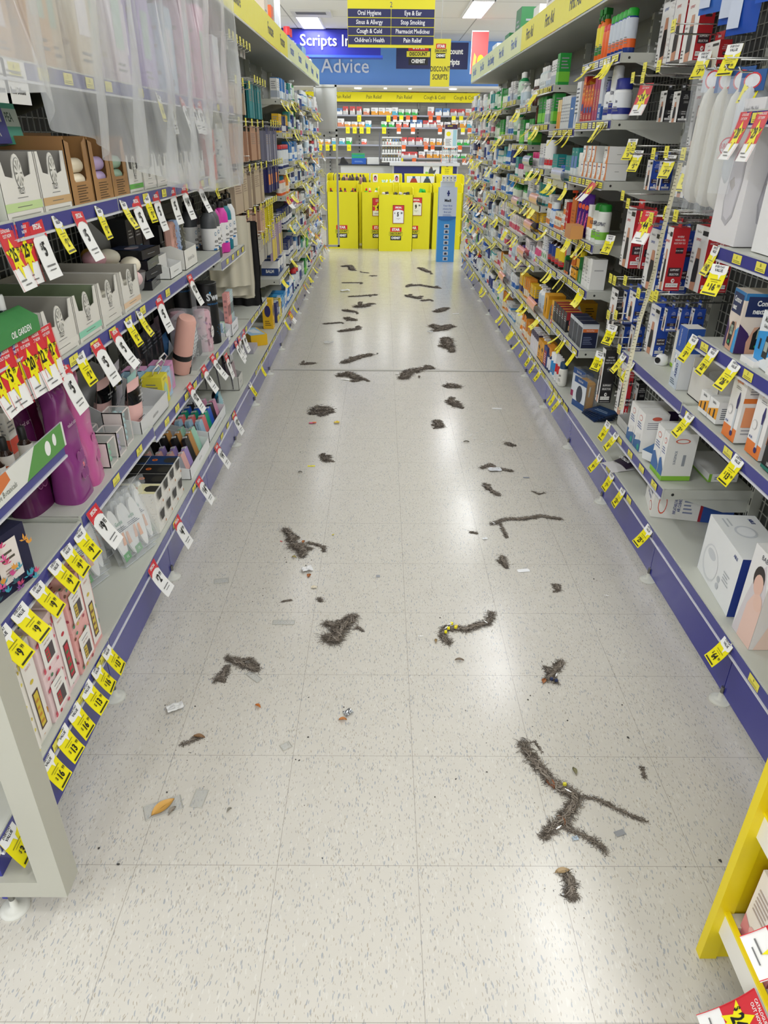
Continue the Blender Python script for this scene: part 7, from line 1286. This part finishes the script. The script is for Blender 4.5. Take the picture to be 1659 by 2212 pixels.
def scrap(px,py,w,d,k,ang,label,cat='paper scrap',bend=.002,name='paper_scrap',pr=()):
    c=fl(px,py);m=MB();s=rd.uniform(0,50);nn=9 if bend>.001 else 3
    m.grid(lambda u,v:((u-.5)*w*(1+.15*noise.noise(Vector((v*2,s,0)))),(v-.5)*d*(1+.2*noise.noise(Vector((u*2,s,3)))),.0007+bend*(1+noise.noise(Vector((u*3.3,v*3.3,s))))),nn,nn,k,False)
    if pr: m.face((-w/2,-d/2,.0008+bend*1.6),(1,0,0),(0,1,0),w,d,pr)
    o=m.build(name);o.location=(c.x,c.y,0);o.rotation_euler=(0,0,ang);tag(o,label,cat);return o
clump([([(1130,1607),(1143,1635),(1165,1660),(1190,1690),(1215,1705),(1240,1722),(1238,1740),(1222,1762),(1205,1780),(1180,1800)],8.5),([(1240,1718),(1290,1728),(1330,1748),(1392,1775)],3.6),([(1215,1770),(1232,1795),(1260,1805),(1300,1830),(1308,1845)],5),([(1130,1607),(1155,1602),(1170,1625)],1.2)],'long branching grey dust clump with leaves, lower right of the floor')
clump([([(1222,1890),(1235,1912),(1230,1935)],7)],'small dust clump beside a tan leaf, nearest the camera on right')
clump([([(970,1390),(955,1378),(960,1360),(985,1358),(1010,1362),(1035,1350),(1055,1345),(1062,1325)],7.5)],'curved brown dust clump with yellow and white bits right of centre')
clump([([(1180,1470),(1195,1455),(1212,1430)],6.5),([(1200,1475),(1190,1460),(1178,1442)],5)],'spiky dust clump with an orange leaf on the right of floor')
clump([([(703,1378),(725,1386),(735,1362),(757,1338)],12),([(705,1350),(730,1350)],9),([(765,1360),(772,1354),(783,1364)],2.5)],'thick coiled rope of grey dust left of centre')
clump([([(500,1425),(530,1440),(555,1448)],7.5),([(512,1428),(540,1424),(550,1436)],4.5)],'looped dust clump on a clear strip at the left')
clump([([(468,1470),(478,1462),(490,1448)],6.5)],'ragged dust clump just left of the looped one')
clump([([(395,1608),(410,1603),(425,1594)],4)],'short dark dust twist touching a brown leaf at the left')
clump([([(615,1145),(630,1160),(632,1172)],9),([(632,1180),(655,1185),(650,1195)],12),([(665,1172),(698,1182),(700,1192)],4.5)],'tangled brown dust clump left of centre by orange bits')
clump([([(1062,1133),(1092,1122),(1130,1122),(1165,1115),(1210,1122)],6.5),([(1080,1132),(1088,1150),(1093,1160)],4)],'long straight dust clump lying across the right of the floor')
clump([([(1040,1012),(1058,1004),(1070,1012),(1104,1018)],7)],'dust clump mixed with white paper on the right')
clump([([(1046,1046),(1056,1058),(1076,1070)],7)],'dust clump with white slivers below the paper one')
for i,(l,r,t) in enumerate([([(1083,1203),(1090,1222)],7,'upright dust clump above a white card on right'),([(1198,1264),(1204,1274)],6,'small round dust knot near the right shelves'),([(683,888),(700,885)],14,'bushy dust clump above the pink wrapper'),([(972,868),(987,877)],9,'dust clump beyond the row of white slivers'),([(943,910),(950,922)],7,'thin dust clump right of centre near pale slivers'),([(698,985),(705,996)],6,'thin dust twist above the yellow ticket'),([(870,818),(885,802),(930,796)],10,'black edged dust roll lying on the floor seam'),([(735,812),(752,808),(775,820)],10,'dust clump with white paper just before the seam'),([(968,833),(986,836)],10,'dust clump just before the seam right of centre'),([(653,787),(677,785)],6,'small dust roll beyond the seam at the left'),([(742,784),(775,772),(800,766)],8,'dust twig pointing at a leaf beyond the seam'),([(963,732),(968,752)],12,'upright dust clump beyond the seam, right'),([(935,704),(952,712),(970,706)],12,'wide dust clump with yellow bits, right, far'),([(735,716),(772,711)],8,'dust clump, left, fourth row beyond seam'),([(748,688),(765,692)],9,'dust clump, left, above the fourth row'),([(700,700),(736,697)],5,'thin dust trail, left, far'),([(770,663),(792,661)],12,'bushy dust clump, left of centre, far'),([(745,671),(765,674)],8,'dust clump beside white scrap, left, far'),([(943,674),(960,668)],10,'dust clump with yellow scrap, right, far'),([(880,640),(905,645)],9,'dust clump, right of centre, farther'),([(912,650),(928,648)],7,'smaller dust clump, right of centre, farther'),([(880,618),(905,616),(942,622)],8,'long dust clump, right of centre, very far'),([(755,641),(775,640),(812,637)],6,'long dust clump, left of centre, very far'),([(740,611),(780,611)],5,'straight dust clump, left of centre, very far'),([(906,579),(925,588)],9,'dust clump in the yellow reflection, right'),([(740,576),(755,574),(760,584)],9,'dust clump in the yellow reflection, left'),([(800,596),(812,596)],5,'small dust clump in the yellow reflection, centre'),([(780,588),(795,590)],4,'tiny dust clump in the yellow reflection'),([(878,620),(886,616)],5,'dust tuft at the end of the far long clump'),([(1095,958),(1104,963)],5,'dust tuft near the white slivers, right'),([(1150,1062),(1163,1068),(1176,1065)],3,'curled dust thread near the right shelves'),([(1385,1658),(1392,1680)],2.5,'thin dust thread at the far right of foreground'),([(610,1300),(628,1297)],2.5,'feather like dust tuft, left of centre'),([(688,1294),(694,1298)],4,'grey dust dot, left of centre'),([(1016,1150),(1026,1152)],4,'small dust lump left of the long straight clump')]): clump([(l,r)],t,dens=.8)
for a in [(352,1745,.062,'c99a4c',.85,'large tan leaf lying on the clear plastic rectangle',.45),(557,1527,.02,'c47a3a',-.6,'small orange leaf, left of centre foreground',.5),(740,1556,.022,'b8783a',0,'small orange leaf under the crumpled foil',.5),(430,1593,.032,'8a6a4a',-.15,'brown leaf beside the short dust twist',.4),(992,1427,.027,'7a6a58',-.1,'grey brown leaf below the curved dust clump',.35),(941,1386,.018,'a08a64',1.5,'tan leaf left of the curved dust clump',.5),(1240,1667,.022,'7d7a5a',1.75,'olive leaf above the branching dust clump',.5),(1214,1884,.034,'a8906a',.15,'tan leaf beside the nearest dust clump',.4),(1174,1473,.022,'a5683a',1.2,'orange leaf at the foot of spiky dust clump',.6),(1188,1694,.035,'8a4f2c',-1.2,'curled rust leaf caught in the branching dust',.5),(1212,1774,.028,'9a5a30',-1.1,'rust leaf in the middle of branching dust',.45),(372,1752,.024,'8a8276',1.1,'grey leaf under the clear plastic rectangle',.5),(495,1751,.013,'8f8d82',.8,'small grey leaf fragment right of the plastic',.5),(815,765,.03,'3f3a34',1.2,'dark leaf beyond the seam at twig end',.5),(905,815,.04,'4a3a30',1.5,'dark brown leaf by the seam, right',.4),(635,1205,.02,'a89a5c',-.4,'yellow green leaf under the tangled clump',.5),(1095,838,.03,'77705c',0,'grey leaf near white slivers, right',.4) if 0 else (1007,955,.03,'7a766a',0,'grey leaf near white slivers, right',.4),(667,1245,.022,'a0602c',1.3,'triangular orange leaf below the white rag',.7),(648,1021,.02,'84847c',0,'grey oval leaf below the yellow ticket',.5),(1062,1012,.02,'a86a34',1.4,'orange leaf in the paper dust clump',.6),(655,1172,.02,'a86a34',1.4,'orange leaf in the tangled clump',.6)]: leaf(*a)
for a in [(378,1530,.045,.03,'dcdcda',.5,'crumpled white paper scrap, left foreground','paper scrap',.006),(752,1541,.025,.02,'c2c5c8:m',.6,'crumpled silver foil scrap, centre foreground','foil scrap',.005),(1130,1233,.045,.02,'ecedee',.15,'white card scrap, right of centre','paper scrap',.001),(816,1245,.014,.015,'8f9296',.05,'small grey square in the middle of floor','scrap',.0005),(1338,1800,.025,.014,'8f9194',.35,'grey square scrap, right foreground','scrap',.0008),(1073,883,.055,.022,'e4e5e6',-.1,'white card lying beyond the slivers, right','paper scrap',.001),(745,820,.06,.03,'ecebea',-.2,'white card by the dust clump before the seam','paper scrap',.002),(745,629,.09,.06,'e6e7e8',.1,'large white paper scrap far down the aisle','paper scrap',.01),(1068,1016,.06,.04,'d4d6da',.2,'white and grey paper under the dust, right','paper scrap',.006),(984,678,.06,.025,'eeeeee',0,'white scrap far down the aisle, right','paper scrap',.001),(663,1232,.04,.03,'e0e0e0',.4,'crumpled white rag scrap, left of centre','paper scrap',.008),(678,1270,.02,.012,'ded4bc',0,'cream plug lying below the white rag','scrap',.004),(1047,1164,.02,.015,'e4e6e8',.5,'small white paper corner, right of centre','paper scrap',.002),(1136,1032,.03,.012,'8f949e',-.1,'grey plastic chip, right','scrap',.001),(1082,1790,.012,.01,'b8c4d0',.2,'pale blue chip, right foreground','scrap',.002) if 0 else (1242,1812,.014,.01,'a9b8c6',.2,'pale blue chip below the branching dust','scrap',.002),(753,742,.07,.035,'c9c9c6:h',0,'clear crinkled wrap far left','plastic scrap',.01) if 0 else (710,742,.07,.045,'cdd0d2:h',0,'clear crinkled wrapper far down the left','plastic scrap',.012),(928,719,.05,.035,'d5d8da:h',0,'clear crinkled wrapper far down the right','plastic scrap',.012)]: scrap(*a)
# clear plastic pieces
for px,py,w,d,ang,lab in [(352,1745,.085,.042,.42,'clear rectangular plastic plate under the tan leaf'),(430,1725,.03,.05,-.1,'crumpled clear plastic sleeve, left foreground'),(612,1345,.07,.022,.0,'clear plastic strip, left of centre'),(548,1462,.055,.02,-.75,'clear rounded strip under the looped dust'),(617,1612,.026,.022,.6,'clear plastic flake, left of centre foreground'),(478,1255,.05,.03,.2,'faint clear plastic film near left base')]:
    c=fl(px,py);m=MB();m.box(-w/2,-d/2,.0006,w/2,d/2,.0012,'d9dcda:t')
    for a,b in (((-w/2,-d/2),(w/2,-d/2)),((w/2,-d/2),(w/2,d/2)),((w/2,d/2),(-w/2,d/2)),((-w/2,d/2),(-w/2,-d/2))): m.tube([(a[0],a[1],.0012),(b[0],b[1],.0012)],.0009,'b4b2a8',4)
    o=m.build('plastic_scrap');o.location=(c.x,c.y,0);o.rotation_euler=(0,0,ang);tag(o,lab,'plastic scrap')
scrap(672,1007,.036,.013,YE,.05,'small yellow price ticket lying on the floor','price ticket',.0004,'price_ticket',[('t',.45,.5,.6,'19','222211',0,.7,1)])
scrap(675,915,.04,.016,'e85a8a',.1,'pink and orange sweet wrapper, left of centre','wrapper',.004,'sweet_wrapper',[('r',.5,0,1,1,'f08a4a')])
scrap(727,914,.03,.025,'e8c82a',.4,'yellow plastic cap scrap right of pink wrapper','wrapper',.006,'sweet_wrapper')
scrap(607,1170,.012,.004,'c8343a',-.8,'tiny red scrap left of the tangled clump','scrap',.001)
scrap(719,1156,.01,.007,'d8c83a',.8,'tiny yellow scrap right of the tangled clump','scrap',.002)
for i,(px,py,a) in enumerate([(1048,1350,-.9),(970,1355,.5),(963,1362,.9),(1200,1465,1.1),(1225,1715,-.7),(1205,1795,.6),(908,1375,0),(1310,1287,-.4),(1045,1050,-1),(1055,1062,-.8),(1065,1135,-.8),(1205,1118,-.5),(1010,930,-.3),(1030,935,.4),(1018,940,.8),(1040,928,0),(1025,948,-.4),(1050,953,0),(1062,952,.2),(1040,960,.5),(1088,950,0),(945,648,.2),(893,818,-.8),(902,826,-.7),(1080,1140,-.6),(1015,942,.9),(1065,1133,0),(770,905,.1)]):
    c=fl(px,py);m=MB();m.cbox(.017,.0022,.0015,'f2f2f2',0,.0004);m.cbox(.005,.004,.0018,'f2f2f2',0,.0004);o=m.build('plastic_clip');o.location=(c.x,c.y,.001 if i>5 and i not in (10,) else .012);o.rotation_euler=(0,0,a);tag(o,'thin white plastic clip sliver on the floor, %s from the camera'%ORD[[sorted([1350,1355,1362,1465,1715,1795,1375,1287,1050,1062,1135,1118,930,935,940,928,948,953,952,960,950,648,818,826,1140,942,1133,905],reverse=True).index(py)][0]],'clip','white plastic slivers')
m=MB()
for px,py,kk in [(975,1352,YE),(968,1362,YE),(983,1360,YE),(962,1370,YE),(985,1358,'e8c83a'),(1190,1472,'1f2c54'),(1200,1475,'1f2c54'),(1218,1700,'d8d03a')]:
    c=fl(px,py);m.box(c.x-.004,c.y-.003,.006,c.x+.004,c.y+.003,.0135,kk)
o=m.build('scrap_bits');o['kind']='stuff';tag(o,'small yellow and navy scraps caught in the dust clumps','scraps')
spk=[(255,1868,5),(213,1833,4),(696,1854,2.5),(646,1643,4),(638,1641,3),(665,1593,4),(939,1722,3),(1051,1668,3),(984,1683,3.5),(1343,1523,3.5),(1225,1557,4),(1140,1512,4),(1145,1503,3),(1282,1251,4),(1295,1360,3),(1361,1455,2),(1555,1860,6),(1480,1873,2),(1408,1510,2),(421,1526,3.5),(356,1524,3),(342,1579,2.5),(666,1507,3),(742,1528,3.5),(545,1300,3),(567,1287,3),(568,1272,3),(440,1700,2),(360,1712,4),(411,1755,2),(657,1740,2),(1097,1100,2),(1117,1158,2),(1210,988,2),(813,987,2.5),(838,1024,2),(776,1046,2),(719,1050,3),(726,992,2),(735,946,2),(620,915,4),(633,921,2),(762,898,3),(806,875,2),(648,977,4),(615,1205,4),(618,1215,4),(645,1211,3),(660,1222,4),(672,1210,3),(880,1100,2),(1107,948,2),(1113,965,2),(1120,961,2),(1127,950,2),(1009,989,2),(1080,1000,2),(1088,995,2),(1107,985,3),(1020,872,3),(1040,868,2),(1035,700,3),(1006,718,3),(850,700,2),(750,560,2),(864,835,2),(680,660,3),(690,675,2),(932,730,2),(1150,752,2),(950,1335,4),(1190,1430,2),(1170,1430,3),(1185,1497,3),(933,1512,2),(1005,1535,2.5),(1165,1590,2.5),(1150,1570,2),(1110,1585,2),(1356,1594,5),(1050,1605,2),(820,1480,2),(905,1460,2),(560,1400,2),(600,1420,2),(470,1530,2),(520,1500,2)]
for i,(px,py,r) in enumerate(spk):
    c=fl(px,py);o=None
    if i<6:
        m=MB();V=[];n=7
        for j in range(n): a=2*math.pi*j/n;q=rd.uniform(.6,1.2);V.append((q*math.cos(a),.7*q*math.sin(a),0))
        V+=[(x*.5,y*.5,.6) for x,y,_ in V];m.add([(x*.001,y*.001,z*.001+.0003) for x,y,z in V],[tuple(range(n-1,-1,-1)),tuple(range(n,2*n))]+[(j,(j+1)%n,(j+1)%n+n,j+n) for j in range(n)],'3c3a38:r');o=m.build('grit_crumb');PRO[('sp',i)]=o
    else: o=PRO[('sp',i%6)].copy();C.objects.link(o);[o.pop(q,None) for q in ('label','group','category')] if 0 else None
    o.location=(c.x,c.y,0);o.scale=(r*.8,r*.8,r*.8);o.rotation_euler=(0,0,i*1.3);tag(o,'dark crumb of grit lying loose on the pale floor','grit','loose dark crumbs of grit')

# ================= past 300 of a kind: the farthest ones become one object of kind stuff
def bake(lst,name,label,cat):
    m=MB()
    def add(o,M):
        if o.data:
            me=o.data;ks=[mm.name for mm in me.materials];vs=[M@v.co for v in me.vertices]
            by={}
            for p in me.polygons: by.setdefault((p.material_index,p.use_smooth),[]).append(p)
            n=len(m.v);m.v+=vs
            for (mi,sm),ps in by.items():
                i=m.mid(me.materials[mi])
                for p in ps: m.f.append(tuple(n+j for j in p.vertices));m.mi.append(i);m.sm.append(sm)
        for ch in o.children: add(ch,M@ch.matrix_basis)
    def kill(o):
        for ch in list(o.children): kill(ch)
        bpy.data.objects.remove(o)
    for o in lst: add(o,o.matrix_basis)
    for o in lst: kill(o)
    r=m.build(name);r['kind']='stuff';tag(r,label,cat)
KEEP=292
for kind,pn,lab,cat in (('carton','carton_stock','small cartons crowding the farthest shelves of both sides','cartons'),('bottle','bottle_stock','small bottles crowding the farthest shelves of both sides','bottles'),('price_ticket','ticket_strips','yellow ticket strips hanging from the farthest shelf rails','price tickets')):
    L_=[o for o in C.objects if o.parent is None and o.name.split('.')[0]==kind]
    L_.sort(key=lambda o:-(max(o.dimensions[2],.08) if o.type=='MESH' else .1)/max(.3,o.location.y+.4))
    if len(L_)>KEEP+8: bake(L_[KEEP:],pn,lab,cat)
print('SCENE DONE',len(C.objects))
